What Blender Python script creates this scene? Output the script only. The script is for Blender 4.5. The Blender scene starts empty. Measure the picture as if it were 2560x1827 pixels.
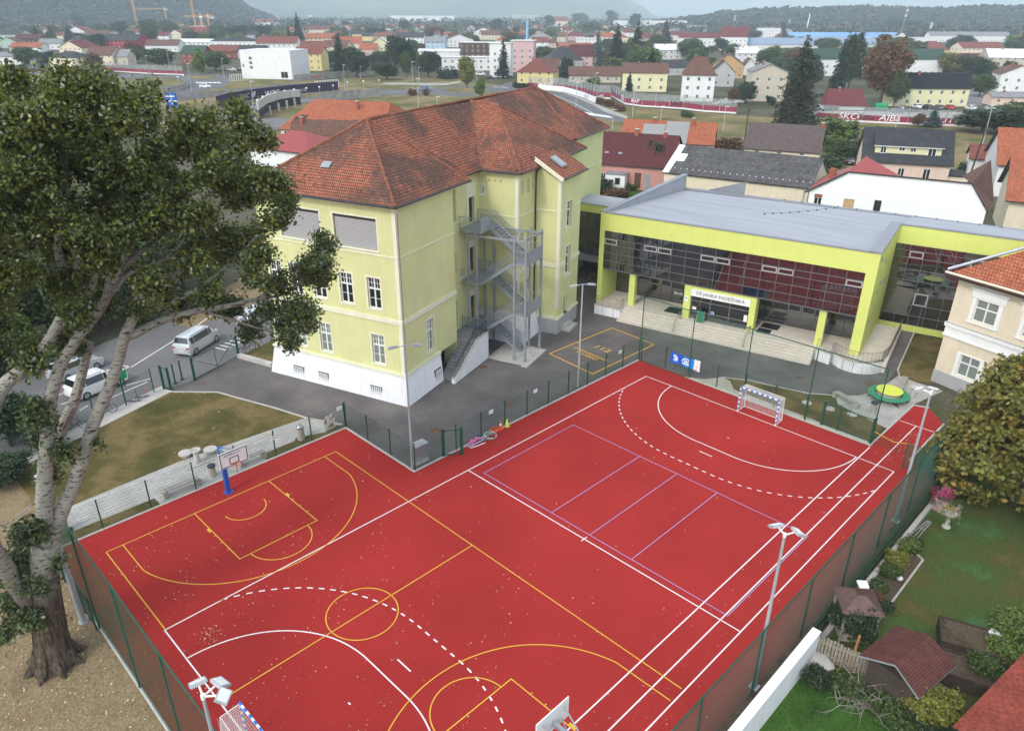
import bpy, math, random
import numpy as np
from mathutils import Vector, Matrix
R = math.radians
sc = bpy.context.scene
COL = sc.collection
random.seed(7); RNG = np.random.default_rng(11)

# ------------------------------------------------------------------ camera, sky, sun, exposure
CAM = Vector((31.2306, -47.2924, 27.4364)); FPX, YAW, PITCH, ROLL = 1852.14, -0.78312, 0.445, 0.00451
cd = bpy.data.cameras.new('camera'); cam = bpy.data.objects.new('camera', cd); COL.objects.link(cam)
cd.sensor_width = 36; cd.lens = FPX / 2560 * 36; cd.clip_start = .5; cd.clip_end = 20000
_f = Vector((math.sin(YAW) * math.cos(PITCH), math.cos(YAW) * math.cos(PITCH), -math.sin(PITCH)))
_r = Vector((math.cos(YAW), -math.sin(YAW), 0)); _u = _r.cross(_f)
_r, _u = math.cos(ROLL) * _r + math.sin(ROLL) * _u, -math.sin(ROLL) * _r + math.cos(ROLL) * _u
cam.matrix_world = Matrix(((_r.x, _u.x, -_f.x, CAM.x), (_r.y, _u.y, -_f.y, CAM.y), (_r.z, _u.z, -_f.z, CAM.z), (0, 0, 0, 1)))
sc.camera = cam

SUN_EL, SUN_AZ = R(42), R(172)            # azimuth the light comes from, measured clockwise from +Y
w = bpy.data.worlds.new('World'); sc.world = w; w.use_nodes = True
nt = w.node_tree; bg = nt.nodes['Background']
sky = nt.nodes.new('ShaderNodeTexSky'); sky.sky_type = 'NISHITA'; sky.sun_disc = False
sky.sun_elevation = SUN_EL; sky.sun_rotation = SUN_AZ; sky.air_density = 1.2; sky.dust_density = 1.0; sky.ozone_density = 1.0
hs = nt.nodes.new('ShaderNodeHueSaturation'); hs.inputs['Saturation'].default_value = .32
nt.links.new(sky.outputs[0], hs.inputs['Color']); nt.links.new(hs.outputs[0], bg.inputs['Color'])
bg.inputs['Strength'].default_value = .15
sd = bpy.data.lights.new('sun', 'SUN'); sd.energy = .68; sd.angle = R(10); sd.color = (1, .95, .87)
so = bpy.data.objects.new('sun', sd); COL.objects.link(so)
_d = Vector((math.sin(SUN_AZ) * math.cos(SUN_EL), math.cos(SUN_AZ) * math.cos(SUN_EL), math.sin(SUN_EL)))
so.rotation_euler = _d.to_track_quat('Z', 'Y').to_euler(); so.location = (0, -60, 90)
sc.view_settings.view_transform = 'Standard'; sc.view_settings.look = 'None'; sc.view_settings.exposure = 1.55; sc.view_settings.gamma = 1
sc.render.engine = 'CYCLES'; sc.cycles.max_bounces = 6; sc.cycles.diffuse_bounces = 3; sc.cycles.glossy_bounces = 3
sc.cycles.transparent_max_bounces = 8; sc.cycles.volume_bounces = 1; sc.cycles.caustics_reflective = False; sc.cycles.caustics_refractive = False
sc.cycles.use_denoising = True; sc.cycles.use_adaptive_sampling = True; sc.cycles.adaptive_threshold = .008

# ------------------------------------------------------------------ helpers
def gw(x, y, z=0.0):
    """the point at height z seen at (x, y) of the survey picture, 2276 wide"""
    k = 2560 / 2276
    d = _r * ((x * k - 1280) / FPX) - _u * ((y * k - 913.5) / FPX) + _f
    t = (z - CAM.z) / d.z
    return CAM + d * t
def gdist(p): return (Vector((p[0], p[1], p[2] if len(p) > 2 else 0)) - CAM).dot(_f)

def S(r, g, b):
    f = lambda c: c / 12.92 if c <= .04045 else ((c + .055) / 1.055) ** 2.4
    return (f(r / 255), f(g / 255), f(b / 255), 1)

class MB:
    """collects faces; build() links them as one mesh object with metric UVs per face"""
    def __init__(s): s.v = []; s.f = []; s.m = []; s.sm = []
    def face(s, pts, mi=0, smooth=False):
        b = len(s.v); s.v += [tuple(p) for p in pts]; s.f.append(tuple(range(b, b + len(pts)))); s.m.append(mi); s.sm.append(smooth)
    def box(s, x0, y0, z0, x1, y1, z1, mi=0, M=None):
        c = [Vector((x, y, z)) for z in (z0, z1) for y in (y0, y1) for x in (x0, x1)]
        if M: c = [M @ p for p in c]
        for q in ((0, 2, 3, 1), (4, 5, 7, 6), (0, 1, 5, 4), (2, 6, 7, 3), (0, 4, 6, 2), (1, 3, 7, 5)): s.face([c[i] for i in q], mi)
    def bar(s, a, b, w, h, mi=0, up=(0, 0, 1)):
        a = Vector(a); b = Vector(b); d = b - a; L = d.length
        if L < 1e-6: return
        d /= L; u = Vector(up)
        if abs(d.dot(u)) > .999: u = Vector((1, 0, 0))
        r = d.cross(u).normalized(); u = r.cross(d)
        M = Matrix(((d.x, r.x, u.x, a.x), (d.y, r.y, u.y, a.y), (d.z, r.z, u.z, a.z), (0, 0, 0, 1)))
        s.box(0, -w / 2, -h / 2, L, w / 2, h / 2, mi, M)
    def tube(s, pts, r, n=8, mi=0, caps=True, smooth=True):
        P = [Vector(p) for p in pts]; rs = r if isinstance(r, (list, tuple)) else [r] * len(P)
        rings = []; ref = None
        for i, p in enumerate(P):
            d = (P[min(i + 1, len(P) - 1)] - P[max(i - 1, 0)])
            if d.length < 1e-9: d = Vector((0, 0, 1))
            d.normalize()
            if ref is None: ref = Vector((1, 0, 0)) if abs(d.x) < .8 else Vector((0, 1, 0))
            a = d.cross(ref).normalized(); b = d.cross(a); ref = b.cross(d) if False else ref
            base = len(s.v)
            for k in range(n):
                t = 2 * math.pi * k / n; s.v.append(tuple(p + (a * math.cos(t) + b * math.sin(t)) * rs[i]))
            rings.append(base)
        for i in range(len(rings) - 1):
            for k in range(n):
                k2 = (k + 1) % n
                s.f.append((rings[i] + k, rings[i] + k2, rings[i + 1] + k2, rings[i + 1] + k)); s.m.append(mi); s.sm.append(smooth)
        if caps:
            s.f.append(tuple(rings[0] + k for k in range(n))[::-1]); s.m.append(mi); s.sm.append(False)
            s.f.append(tuple(rings[-1] + k for k in range(n))); s.m.append(mi); s.sm.append(False)
    def cyl(s, x, y, z0, z1, r, n=16, mi=0, r1=None): s.tube([(x, y, z0), (x, y, z1)], [r, r if r1 is None else r1], n, mi)
    def lathe(s, prof, x=0, y=0, n=24, mi=0):
        base = len(s.v)
        for r, z in prof:
            for k in range(n):
                t = 2 * math.pi * k / n; s.v.append((x + r * math.cos(t), y + r * math.sin(t), z))
        for i in range(len(prof) - 1):
            for k in range(n):
                k2 = (k + 1) % n
                s.f.append((base + i * n + k, base + i * n + k2, base + (i + 1) * n + k2, base + (i + 1) * n + k)); s.m.append(mi); s.sm.append(True)
    def prism(s, poly, z0, z1, mi=0, M=None):
        """extrude a plan polygon (counter-clockwise) between two heights"""
        n = len(poly); f = (lambda p: M @ Vector(p)) if M else (lambda p: p)
        s.face([f((p[0], p[1], z1)) for p in poly], mi); s.face([f((p[0], p[1], z0)) for p in poly][::-1], mi)
        for i in range(n):
            a, b = poly[i], poly[(i + 1) % n]
            s.face([f((a[0], a[1], z0)), f((b[0], b[1], z0)), f((b[0], b[1], z1)), f((a[0], a[1], z1))], mi)
    def build(s, name, mats, parent=None, loc=None, rz=0, uv=True):
        me = bpy.data.meshes.new(name); me.from_pydata(s.v, [], s.f)
        mats = mats if isinstance(mats, (list, tuple)) else [mats]
        for m in mats: me.materials.append(m)
        me.polygons.foreach_set('material_index', np.array(s.m, dtype=np.int32)); me.polygons.foreach_set('use_smooth', np.array(s.sm, dtype=bool))
        if uv and len(s.f) < 60000:
            ul = me.uv_layers.new(name='UVMap'); out = np.zeros((len(me.loops), 2), dtype=np.float32); li = 0
            vs = s.v
            for f in s.f:
                a, b, c = Vector(vs[f[0]]), Vector(vs[f[1]]), Vector(vs[f[2]])
                nn = (b - a).cross(c - a)
                if nn.length < 1e-12 and len(f) > 3: nn = (Vector(vs[f[2]]) - a).cross(Vector(vs[f[3]]) - a)
                h = math.hypot(nn.x, nn.y)
                if h < 1e-3 * max(nn.length, 1e-9): u = Vector((1, 0, 0)); v = Vector((0, 1, 0))
                else:
                    nn.normalize(); u = Vector((-nn.y, nn.x, 0)).normalized(); v = nn.cross(u)
                for i in f:
                    p = vs[i]; out[li, 0] = p[0] * u.x + p[1] * u.y + p[2] * u.z; out[li, 1] = p[0] * v.x + p[1] * v.y + p[2] * v.z; li += 1
            ul.data.foreach_set('uv', out.ravel())
        me.update()
        if any(s.sm): me.set_sharp_from_angle(angle=R(38))
        o = bpy.data.objects.new(name, me); COL.objects.link(o)
        if parent: o.parent = parent
        if loc is not None: o.location = loc
        if rz: o.rotation_euler = (0, 0, rz)
        return o

def tag(o, label=None, cat=None, group=None, kind=None):
    if label: o['label'] = label
    if cat: o['category'] = cat
    if group: o['group'] = group
    if kind: o['kind'] = kind
    return o
def thing(name, label, cat, loc=(0, 0, 0), rz=0, group=None):
    o = bpy.data.objects.new(name, None); COL.objects.link(o); o.empty_display_size = .3
    o.location = loc; o.rotation_euler = (0, 0, rz)
    return tag(o, label, cat, group)
KIDS = {}
def dup(root, loc, rz=None, label=None, group=None, scale=None):
    """a copy of a thing with copies of its parts and sub-parts"""
    def cp(o, par):
        c = o.copy(); COL.objects.link(c)
        if par: c.parent = par
        for ch in o.children: cp(ch, c)
        return c
    c = cp(root, None); c.location = loc
    if rz is not None: c.rotation_euler = (0, 0, rz)
    if scale is not None: c.scale = scale if isinstance(scale, tuple) else (scale,) * 3
    if label: c['label'] = label
    if group: c['group'] = group
    return c

# ------------------------------------------------------------------ materials
def nmat(name):
    m = bpy.data.materials.new(name); m.use_nodes = True; n = m.node_tree; b = n.nodes['Principled BSDF']
    return m, n, b
def mixc(n, fac, a, b, mode='MIX'):
    x = n.nodes.new('ShaderNodeMix'); x.data_type = 'RGBA'; x.blend_type = mode
    for sock, val in ((x.inputs['Factor'], fac), (x.inputs['A'], a), (x.inputs['B'], b)):
        if hasattr(val, 'is_linked') or hasattr(val, 'links'): n.links.new(val, sock)
        else: sock.default_value = val
    return x.outputs['Result']
def noise(n, scale, detail=3, rough=.55, vec=None, dist=0):
    t = n.nodes.new('ShaderNodeTexNoise'); t.inputs['Scale'].default_value = scale; t.inputs['Detail'].default_value = detail
    t.inputs['Roughness'].default_value = rough; t.inputs['Distortion'].default_value = dist
    if vec is None:
        g = n.nodes.new('ShaderNodeNewGeometry'); vec = g.outputs['Position']
    n.links.new(vec, t.inputs['Vector']); return t.outputs['Fac']
def ramp(n, fac, stops):
    r = n.nodes.new('ShaderNodeValToRGB'); e = r.color_ramp.elements
    while len(e) < len(stops): e.new(.5)
    for q, (p, c) in zip(e, stops): q.position = p; q.color = c if len(c) == 4 else (*c, 1)
    n.links.new(fac, r.inputs['Fac']); return r.outputs['Color']
def sc3(c, k): return (min(c[0] * k, 1), min(c[1] * k, 1), min(c[2] * k, 1), 1)
def bump(n, b, h, strength=.3, dist=.02):
    x = n.nodes.new('ShaderNodeBump'); x.inputs['Strength'].default_value = strength; x.inputs['Distance'].default_value = dist
    n.links.new(h, x.inputs['Height']); n.links.new(x.outputs['Normal'], b.inputs['Normal'])
def basic(name, c, rough=.75, spec=.3, var=.12, scale=1.5, metal=0.0, fine=0.0, fscale=30):
    m, n, b = nmat(name); b.inputs['Roughness'].default_value = rough; b.inputs['Specular IOR Level'].default_value = spec; b.inputs['Metallic'].default_value = metal
    if var or fine:
        o = ramp(n, noise(n, scale, 4), [(.3, sc3(c, 1 - var)), (.7, sc3(c, 1 + var))])
        if fine:
            o2 = ramp(n, noise(n, fscale, 2), [(.3, (1 - fine,) * 3), (.7, (1 + fine,) * 3)]); o = mixc(n, 1.0, o, o2, 'MULTIPLY')
        n.links.new(o, b.inputs['Base Color'])
    else: b.inputs['Base Color'].default_value = c
    return m
def uvvec(n, sx=1, sy=1):
    t = n.nodes.new('ShaderNodeUVMap'); mp = n.nodes.new('ShaderNodeMapping'); mp.inputs['Scale'].default_value = (sx, sy, 1)
    n.links.new(t.outputs[0], mp.inputs[0]); return mp.outputs[0]
def tilemat(name, c1, c2, dark, moss=.5, mossc=(.05, .04, .035, 1), bw=.2, bh=.33, mscale=.22, lo=.5, speck=0):
    """roof tiles in courses that follow the slope; lichen and soot in big soft patches"""
    m, n, b = nmat(name); b.inputs['Roughness'].default_value = .85; b.inputs['Specular IOR Level'].default_value = .2
    t = n.nodes.new('ShaderNodeTexBrick'); n.links.new(uvvec(n), t.inputs['Vector'])
    t.inputs['Scale'].default_value = 1; t.inputs['Brick Width'].default_value = bw; t.inputs['Row Height'].default_value = bh; t.inputs['Mortar Size'].default_value = .035
    t.inputs['Mortar Smooth'].default_value = .3; t.inputs['Bias'].default_value = -.1
    t.inputs['Color1'].default_value = c1; t.inputs['Color2'].default_value = c2; t.inputs['Mortar'].default_value = dark
    o = t.outputs['Color']
    big = ramp(n, noise(n, mscale, 5, .65), [(lo, (0, 0, 0)), (lo + .13, (moss, moss, moss))])
    sep = noise(n, 4, 3, .7); f = mixc(n, 1.0, big, ramp(n, sep, [(.33, (.5,) * 3), (.55, (1, 1, 1))]), 'MULTIPLY')
    o = mixc(n, f, o, mossc)
    o = mixc(n, 1.0, o, ramp(n, noise(n, 2.2, 5, .7), [(.3, (.72,) * 3), (.7, (1.28,) * 3)]), 'MULTIPLY')
    if speck: o = mixc(n, ramp(n, noise(n, 5.5, 2, .6), [(.66, (0, 0, 0)), (.74, (.7, .7, .7))]), o, (.42, .36, .31, 1))
    n.links.new(o, b.inputs['Base Color']); bump(n, b, t.outputs['Fac'], -.5, .03)
    return m
def wallmat(name, c, var=.05, stain=.1, rough=.85):
    m, n, b = nmat(name); b.inputs['Roughness'].default_value = rough; b.inputs['Specular IOR Level'].default_value = .15
    o = ramp(n, noise(n, .6, 5, .6), [(.3, sc3(c, 1 - var)), (.7, sc3(c, 1 + var))])
    mp = n.nodes.new('ShaderNodeMapping'); g = n.nodes.new('ShaderNodeNewGeometry'); n.links.new(g.outputs['Position'], mp.inputs[0]); mp.inputs['Scale'].default_value = (2.2, 2.2, .25)
    st = ramp(n, noise(n, 1, 4, .6, mp.outputs[0]), [(.45, (1, 1, 1)), (.8, (1 - stain * .8, 1 - stain * .85, 1 - stain * .95))])
    o = mixc(n, 1.0, o, st, 'MULTIPLY'); n.links.new(o, b.inputs['Base Color']); bump(n, b, noise(n, 60, 2), .12, .01)
    return m
def glassmat(name, c, ior=1.5, rough=.03):
    m, n, b = nmat(name); b.inputs['Base Color'].default_value = c; b.inputs['Roughness'].default_value = rough; b.inputs['IOR'].default_value = ior
    return m
def leafmat(name, c, var=.45, rough=.5, trans=.25, hue2=None, h2=.15):
    m, n, b = nmat(name); b.inputs['Roughness'].default_value = rough; b.inputs['Specular IOR Level'].default_value = .35
    g = n.nodes.new('ShaderNodeNewGeometry')
    st = [(0, sc3(c, 1 - var)), (.55, c), (1, sc3(c, 1 + var))]
    o = ramp(n, g.outputs['Random Per Island'], st)
    if hue2: o = mixc(n, ramp(n, noise(n, .8, 3), [(.62 - h2, (0, 0, 0)), (.72, (1, 1, 1))]), o, hue2)
    n.links.new(o, b.inputs['Base Color'])
    if trans:
        tr = n.nodes.new('ShaderNodeBsdfTranslucent'); n.links.new(mixc(n, .5, o, (c[0] * 1.6, c[1] * 1.6, c[2] * .6, 1)), tr.inputs['Color'])
        mx = n.nodes.new('ShaderNodeMixShader'); mx.inputs[0].default_value = trans
        n.links.new(b.outputs[0], mx.inputs[1]); n.links.new(tr.outputs[0], mx.inputs[2]); n.links.new(mx.outputs[0], n.nodes['Material Output'].inputs['Surface'])
    return m
def grassmat(name, stops, scale=.25, fine=18, fv=.35):
    m, n, b = nmat(name); b.inputs['Roughness'].default_value = .95; b.inputs['Specular IOR Level'].default_value = .1
    o = ramp(n, noise(n, scale, 6, .62), stops)
    o = mixc(n, 1.0, o, ramp(n, noise(n, fine, 3, .7), [(.3, (1 - fv,) * 3), (.7, (1 + fv,) * 3)]), 'MULTIPLY')
    n.links.new(o, b.inputs['Base Color']); bump(n, b, noise(n, fine * 1.5, 3, .7), .5, .04)
    return m
def pavemat(name, c1, c2, joint, bw, bh, ang=0, ms=.012):
    m, n, b = nmat(name); b.inputs['Roughness'].default_value = .9; b.inputs['Specular IOR Level'].default_value = .15
    g = n.nodes.new('ShaderNodeNewGeometry'); mp = n.nodes.new('ShaderNodeMapping'); mp.inputs['Rotation'].default_value = (0, 0, ang); n.links.new(g.outputs['Position'], mp.inputs[0])
    t = n.nodes.new('ShaderNodeTexBrick'); n.links.new(mp.outputs[0], t.inputs['Vector']); t.inputs['Scale'].default_value = 1
    t.inputs['Brick Width'].default_value = bw; t.inputs['Row Height'].default_value = bh; t.inputs['Mortar Size'].default_value = ms
    t.inputs['Color1'].default_value = c1; t.inputs['Color2'].default_value = c2; t.inputs['Mortar'].default_value = joint
    o = mixc(n, 1.0, t.outputs['Color'], ramp(n, noise(n, .9, 4), [(.3, (.82,) * 3), (.7, (1.1,) * 3)]), 'MULTIPLY')
    n.links.new(o, b.inputs['Base Color']); return m
W8 = lambda v: (v, v, v, 1)
MT = {}
MT['court'] = basic('court_red', (.335, .0285, .025, 1), .9, .06, .13, .13, fine=.18, fscale=14)
MT['white_line'] = basic('white_line_paint', (.78, .74, .74, 1), .7, .2, .05)
MT['yellow_line'] = basic('yellow_line_paint', (.72, .43, .05, 1), .7, .2, .08)
MT['violet_line'] = basic('violet_line_paint', (.36, .27, .50, 1), .7, .2, .08)
MT['asphalt'] = basic('asphalt', (.140, .126, .121, 1), .95, .05, .26, .3, fine=.16, fscale=9)
MT['road'] = basic('road_asphalt', (.13, .13, .135, 1), .9, .2, .12, .2, fine=.1, fscale=5)
MT['concrete'] = basic('concrete', (.46, .44, .41, 1), .9, .15, .12, .8, fine=.12, fscale=12)
MT['white'] = basic('white_paint', (.78, .78, .76, 1), .6, .3, .03)
MT['galv'] = basic('galvanised_steel', (.33, .36, .39, 1), .45, .5, .08, 2, metal=.35)
MT['pole'] = basic('pole_paint', (.40, .43, .45, 1), .5, .5, .06, 1.2, metal=.2)
MT['green'] = basic('green_fence_paint', (.012, .075, .045, 1), .5, .4, .08)
MT['wire'] = basic('green_fence_wire', (.015, .07, .045, 1), .5, .35, .05)
MT['net'] = basic('green_net_cord', (.018, .11, .06, 1), .8, .2, .1)
MT['dark'] = basic('dark_metal', (.03, .03, .033, 1), .5, .4, .1)
MT['blue'] = basic('blue_paint', (.012, .09, .40, 1), .45, .4, .05)
MT['black'] = basic('black_rubber', (.015, .015, .016, 1), .7, .3, 0)
MT['pane'] = glassmat('window_glass', (.02, .022, .025, 1), 1.5)
MT['panelit'] = glassmat('window_glass_curtained', (.20, .23, .21, 1), 1.5)
# ------------------------------------------------------------------ ground, court, yard
def zz(x0, y0, k): return lambda x, y, z=0.0: gw((x0 + x / k) * 2276 / 2560, (y0 + y / k) * 2276 / 2560, z)
z1 = zz(0, 880, 2.6465); z4 = zz(1700, 1227, 2.6465); z5 = zz(1960, 960, 3.3833); z7 = zz(1340, 420, 2.6465); z8 = zz(1960, 560, 2.62); za = zz(0, 400, 2.6465)
zt = zz(1700, 0, 2.6465); zu = zz(850, 0, 2.6465); zl = zz(0, 0, 2.6465); zg = zz(2000, 260, 4.0643); zf = zz(1340, 260, 2.9947)
SA = R(18.3); SO = Vector((-10.23, -17.18, 0)); SX = Vector((math.cos(SA), math.sin(SA), 0)); SY = Vector((-math.sin(SA), math.cos(SA), 0))
def sw(x, y, z=0): return SO + SX * x + SY * y + Vector((0, 0, z))          # school frame to world
NA = R(12.2); NO = Vector((-12.85, 9.3, 0)); NX = Vector((math.cos(NA), math.sin(NA), 0)); NY = Vector((-math.sin(NA), math.cos(NA), 0))
def nw(x, y, z=0): return NO + NX * x + NY * y + Vector((0, 0, z))          # new building frame to world

def sheet(name, poly, z, m, kind='structure'):
    mb = MB(); mb.face([(p[0], p[1], z) for p in poly]); o = mb.build(name, m); o['kind'] = kind; return o
def area2(poly): return sum(poly[i][0] * poly[(i + 1) % len(poly)][1] - poly[(i + 1) % len(poly)][0] * poly[i][1] for i in range(len(poly)))
def strip(mb, pts, w, z, closed=False, mi=0, z0=None):
    """a flat band along a line; with z0 a low kerb"""
    P = [Vector((p[0], p[1])) for p in pts]; n = len(P); L = []; Rr = []
    for i in range(n):
        a = P[(i - 1) % n] if (closed or i > 0) else P[i]; b = P[(i + 1) % n] if (closed or i < n - 1) else P[i]
        d1 = (P[i] - a); d2 = (b - P[i])
        if d1.length < 1e-6: d1 = d2
        if d2.length < 1e-6: d2 = d1
        d1 = d1.normalized(); d2 = d2.normalized(); t = (d1 + d2)
        t = d1 if t.length < 1e-6 else t.normalized()
        nn = Vector((-t.y, t.x)); k = min(1 / max(nn.dot(Vector((-d1.y, d1.x))), .3), 2.5) * w / 2
        L.append(P[i] + nn * k); Rr.append(P[i] - nn * k)
    for i in range(n if closed else n - 1):
        j = (i + 1) % n
        mb.face([(*Rr[i], z), (*Rr[j], z), (*L[j], z), (*L[i], z)], mi)
        if z0 is not None:
            mb.face([(*L[i], z), (*L[j], z), (*L[j], z0), (*L[i], z0)], mi); mb.face([(*Rr[j], z), (*Rr[i], z), (*Rr[i], z0), (*Rr[j], z0)], mi)
    if z0 is not None and not closed:
        for i in (0, n - 1): mb.face([(*L[i], z0), (*L[i], z), (*Rr[i], z), (*Rr[i], z0)], mi)
def arc(cx, cy, r, a0, a1, n=24): return [(cx + r * math.cos(R(a0 + (a1 - a0) * i / n)), cy + r * math.sin(R(a0 + (a1 - a0) * i / n))) for i in range(n + 1)]

MT['ground'] = grassmat('rough_ground', [(.3, (.045, .055, .02, 1)), (.46, (.07, .075, .03, 1)), (.56, (.11, .10, .075, 1)), (.7, (.05, .06, .022, 1))], .05, 3, .3)
MT['lawn'] = grassmat('dry_lawn', [(.3, (.06, .06, .018, 1)), (.46, (.095, .082, .028, 1)), (.6, (.175, .13, .055, 1)), (.75, (.08, .075, .024, 1))], .33, 12, .42)
MT['soil'] = grassmat('dry_soil_leaves', [(.3, (.16, .115, .06, 1)), (.5, (.26, .195, .115, 1)), (.68, (.21, .15, .08, 1)), (.8, (.12, .10, .045, 1))], .42, 9, .42)
MT['garden'] = grassmat('garden_lawn', [(.3, (.13, .095, .04, 1)), (.42, (.075, .075, .022, 1)), (.53, (.055, .085, .02, 1)), (.64, (.06, .125, .045, 1)), (.76, (.065, .08, .022, 1))], .26, 16, .4)
MT['lushgrass'] = grassmat('lush_grass', [(.3, (.03, .06, .012, 1)), (.5, (.04, .095, .015, 1)), (.7, (.055, .12, .02, 1))], .8, 14, .5)
MT['gravel'] = basic('gravel', (.42, .39, .33, 1), .95, .1, .1, .7, fine=.45, fscale=16)
MT['paver'] = pavemat('pale_pavers', (.47, .455, .43, 1), (.43, .415, .39, 1), (.26, .25, .23, 1), .6, .3, R(90), .014)
MT['yardpaver'] = pavemat('table_pavers', (.50, .48, .44, 1), (.43, .41, .38, 1), (.25, .24, .22, 1), .24, .14, R(12))
MT['bed'] = grassmat('garden_soil', [(.3, (.05, .035, .022, 1)), (.55, (.10, .075, .05, 1)), (.75, (.07, .065, .03, 1))], 1.2, 10, .4)
MT['meadow'] = grassmat('verge_grass', [(.3, (.075, .09, .025, 1)), (.46, (.14, .125, .045, 1)), (.6, (.24, .185, .095, 1)), (.78, (.095, .105, .035, 1))], .09, 4, .3)

sheet('ground', [(-15500, -2500), (10500, -2500), (10500, 15500), (-15500, 15500)], -.06, MT['ground'])
# left of the court: trodden soil under the trees, the school lawn
sheet('soil', [(-40, -60), (30, -60), (30, -42.1), (-11.9, -42.1), (-13.2, -39.8), (-24.3, -35.2), (-30, -46)], -.03, MT['soil'])
lawn_edge = [z1(1090, 250), z1(1150, 264), z1(1440, 266), z1(1560, 300), z1(1800, 365), z1(2030, 437)]
lawn = [z1(430, 1042), z1(1200, 722), z1(2028, 440)] + lawn_edge[::-1][1:] + [(-25.1, -33.2), (-23.47, -37.7), (-22.2, -41.5), (-15, -41.5)]
sheet('lawn', lawn, -.014, MT['lawn'])
path = [(-14.25, -42), (-14.07, -40.32), z1(1200, 722), (-13.69, -23.89), (-11.9, -22.9), (-10.9, -24.0), (-11.42, -25.2), (-11.4, -28.88), (-10.37, -28.80), (-10.35, -36.0), (-11.44, -36.0), (-11.5, -42)]
sheet('path', path, -.006, MT['paver'])
mb = MB(); mb.face([(-11.42, -25.2, -.01), (-10.9, -24, -.01), (-10.45, -22.85, -.01), (-10.42, -28.8, -.01), (-11.4, -28.88, -.01)][::-1]); mb.face([(-10.4, -36.0, -.01), (-11.44, -36.0, -.01), (-11.5, -42, -.01), (-10.4, -42, -.01)])
mb.build('grass_strip', MT['lawn'])['kind'] = 'structure'
mb = MB(); mb.box(-14.35, -33.2, -.03, -13.0, -31.2, 0.03); mb.build('paved_pad', MT['yardpaver'])['kind'] = 'structure'
# yard of tarmac round the school
ya = [(-27.5, -22.4), (-25.7, -27.1), (-25.97, -29.6)] + lawn_edge + [(-11.8, -22.75), (-10.4, -22.75), (-2.35, -22.75), (-2.35, 2.3), (3.6, 2.3), (4.65, 4.42), (6.5, 5.45), (8.6, 6.0), (10.92, 6.72), (12.6, 7.9), (13.9, 9.2), (14.6, 11), (14.7, 13), (14.31, 16.3), (12.38, 25.9), (-20, 32), (-25, 20), (-28, 0)]
sheet('yard', ya, -.012, MT['asphalt'])
grass2 = [(3.65, 2.9), (4.65, 4.42), (6.5, 5.45), (8.6, 6.0), (10.92, 6.72), (12.6, 7.9), (13.4, 6.6), (17.2, 5.6), (17.45, 2.9)]
sheet('grass_bank', grass2, -.008, MT['lawn'])
sheet('gravel_strip', [(2.2, 2.15), (17.55, 2.15), (17.5, 2.75), (12, 2.95), (6.4, 3.1), (5.4, 4.2), (4.65, 4.42), (3.6, 2.9)], -.004, MT['gravel'])
sheet('paving', [(13.4, 6.6), (17.5, 5.5), (17.5, 10.5), (18.4, 14.9), (16.4, 15.0), (14.8, 15.2), (14.7, 12.9), (14.6, 11), (13.9, 9.2), (12.6, 7.9)], -.002, MT['yardpaver'])
sheet('grass_plot', [(14.45, 16.3), (15.3, 14.9), (17.4, 15.6), (15.1, 26.0), (12.5, 25.9)], -.003, MT['lawn'])
# the red surface
court = [(-10.32, -42.1), (22.14, -42.1), (22.14, 1.2), (20.16, 2.15), (20.16, 9.2), (18.6, 11.0), (17.66, 10.6), (17.62, 2.1), (-2.3, 2.1), (-2.3, -22.72), (-10.32, -22.72)]
sheet('court', court, 0, MT['court']); sheet('edge_strip', [(22.13, -42.1), (22.9, -42.1), (22.9, 1.2), (22.13, 1.2)], -.012, MT['bed'])
mb = MB()
strip(mb, [(-10.4, -42.16), (-10.4, -22.64), (-2.4, -22.64), (-2.4, 2.2)], .16, .03, z0=-.06)
strip(mb, [(17.56, 2.2), (17.58, 10.7), (18.6, 11.1)], .12, .02, z0=-.06); strip(mb, [(20.22, 9.2), (20.22, 2.1)], .12, .02, z0=-.06)
strip(mb, [(-10.5, -42.18), (22.3, -42.18)], .14, .03, z0=-.06)
strip(mb, lawn_edge + [(-13.6, -23.85), (-11.0, -22.6)], .12, .05, z0=-.06)
strip(mb, [(4.4, 4.0), (4.65, 4.42), (6.5, 5.45), (8.6, 6.0), (10.92, 6.72), (12.6, 7.9)], .1, .03, z0=-.06)
strip(mb, [(15.2, 14.6), (14.36, 16.3), (12.42, 25.9)], .12, .05, z0=-.06)
strip(mb, [(-14.1, -40.3), z1(1200, 722), (-13.69, -23.9)], .07, .02, z0=-.06)
mb.build('kerb', MT['concrete'])['kind'] = 'structure'

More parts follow.
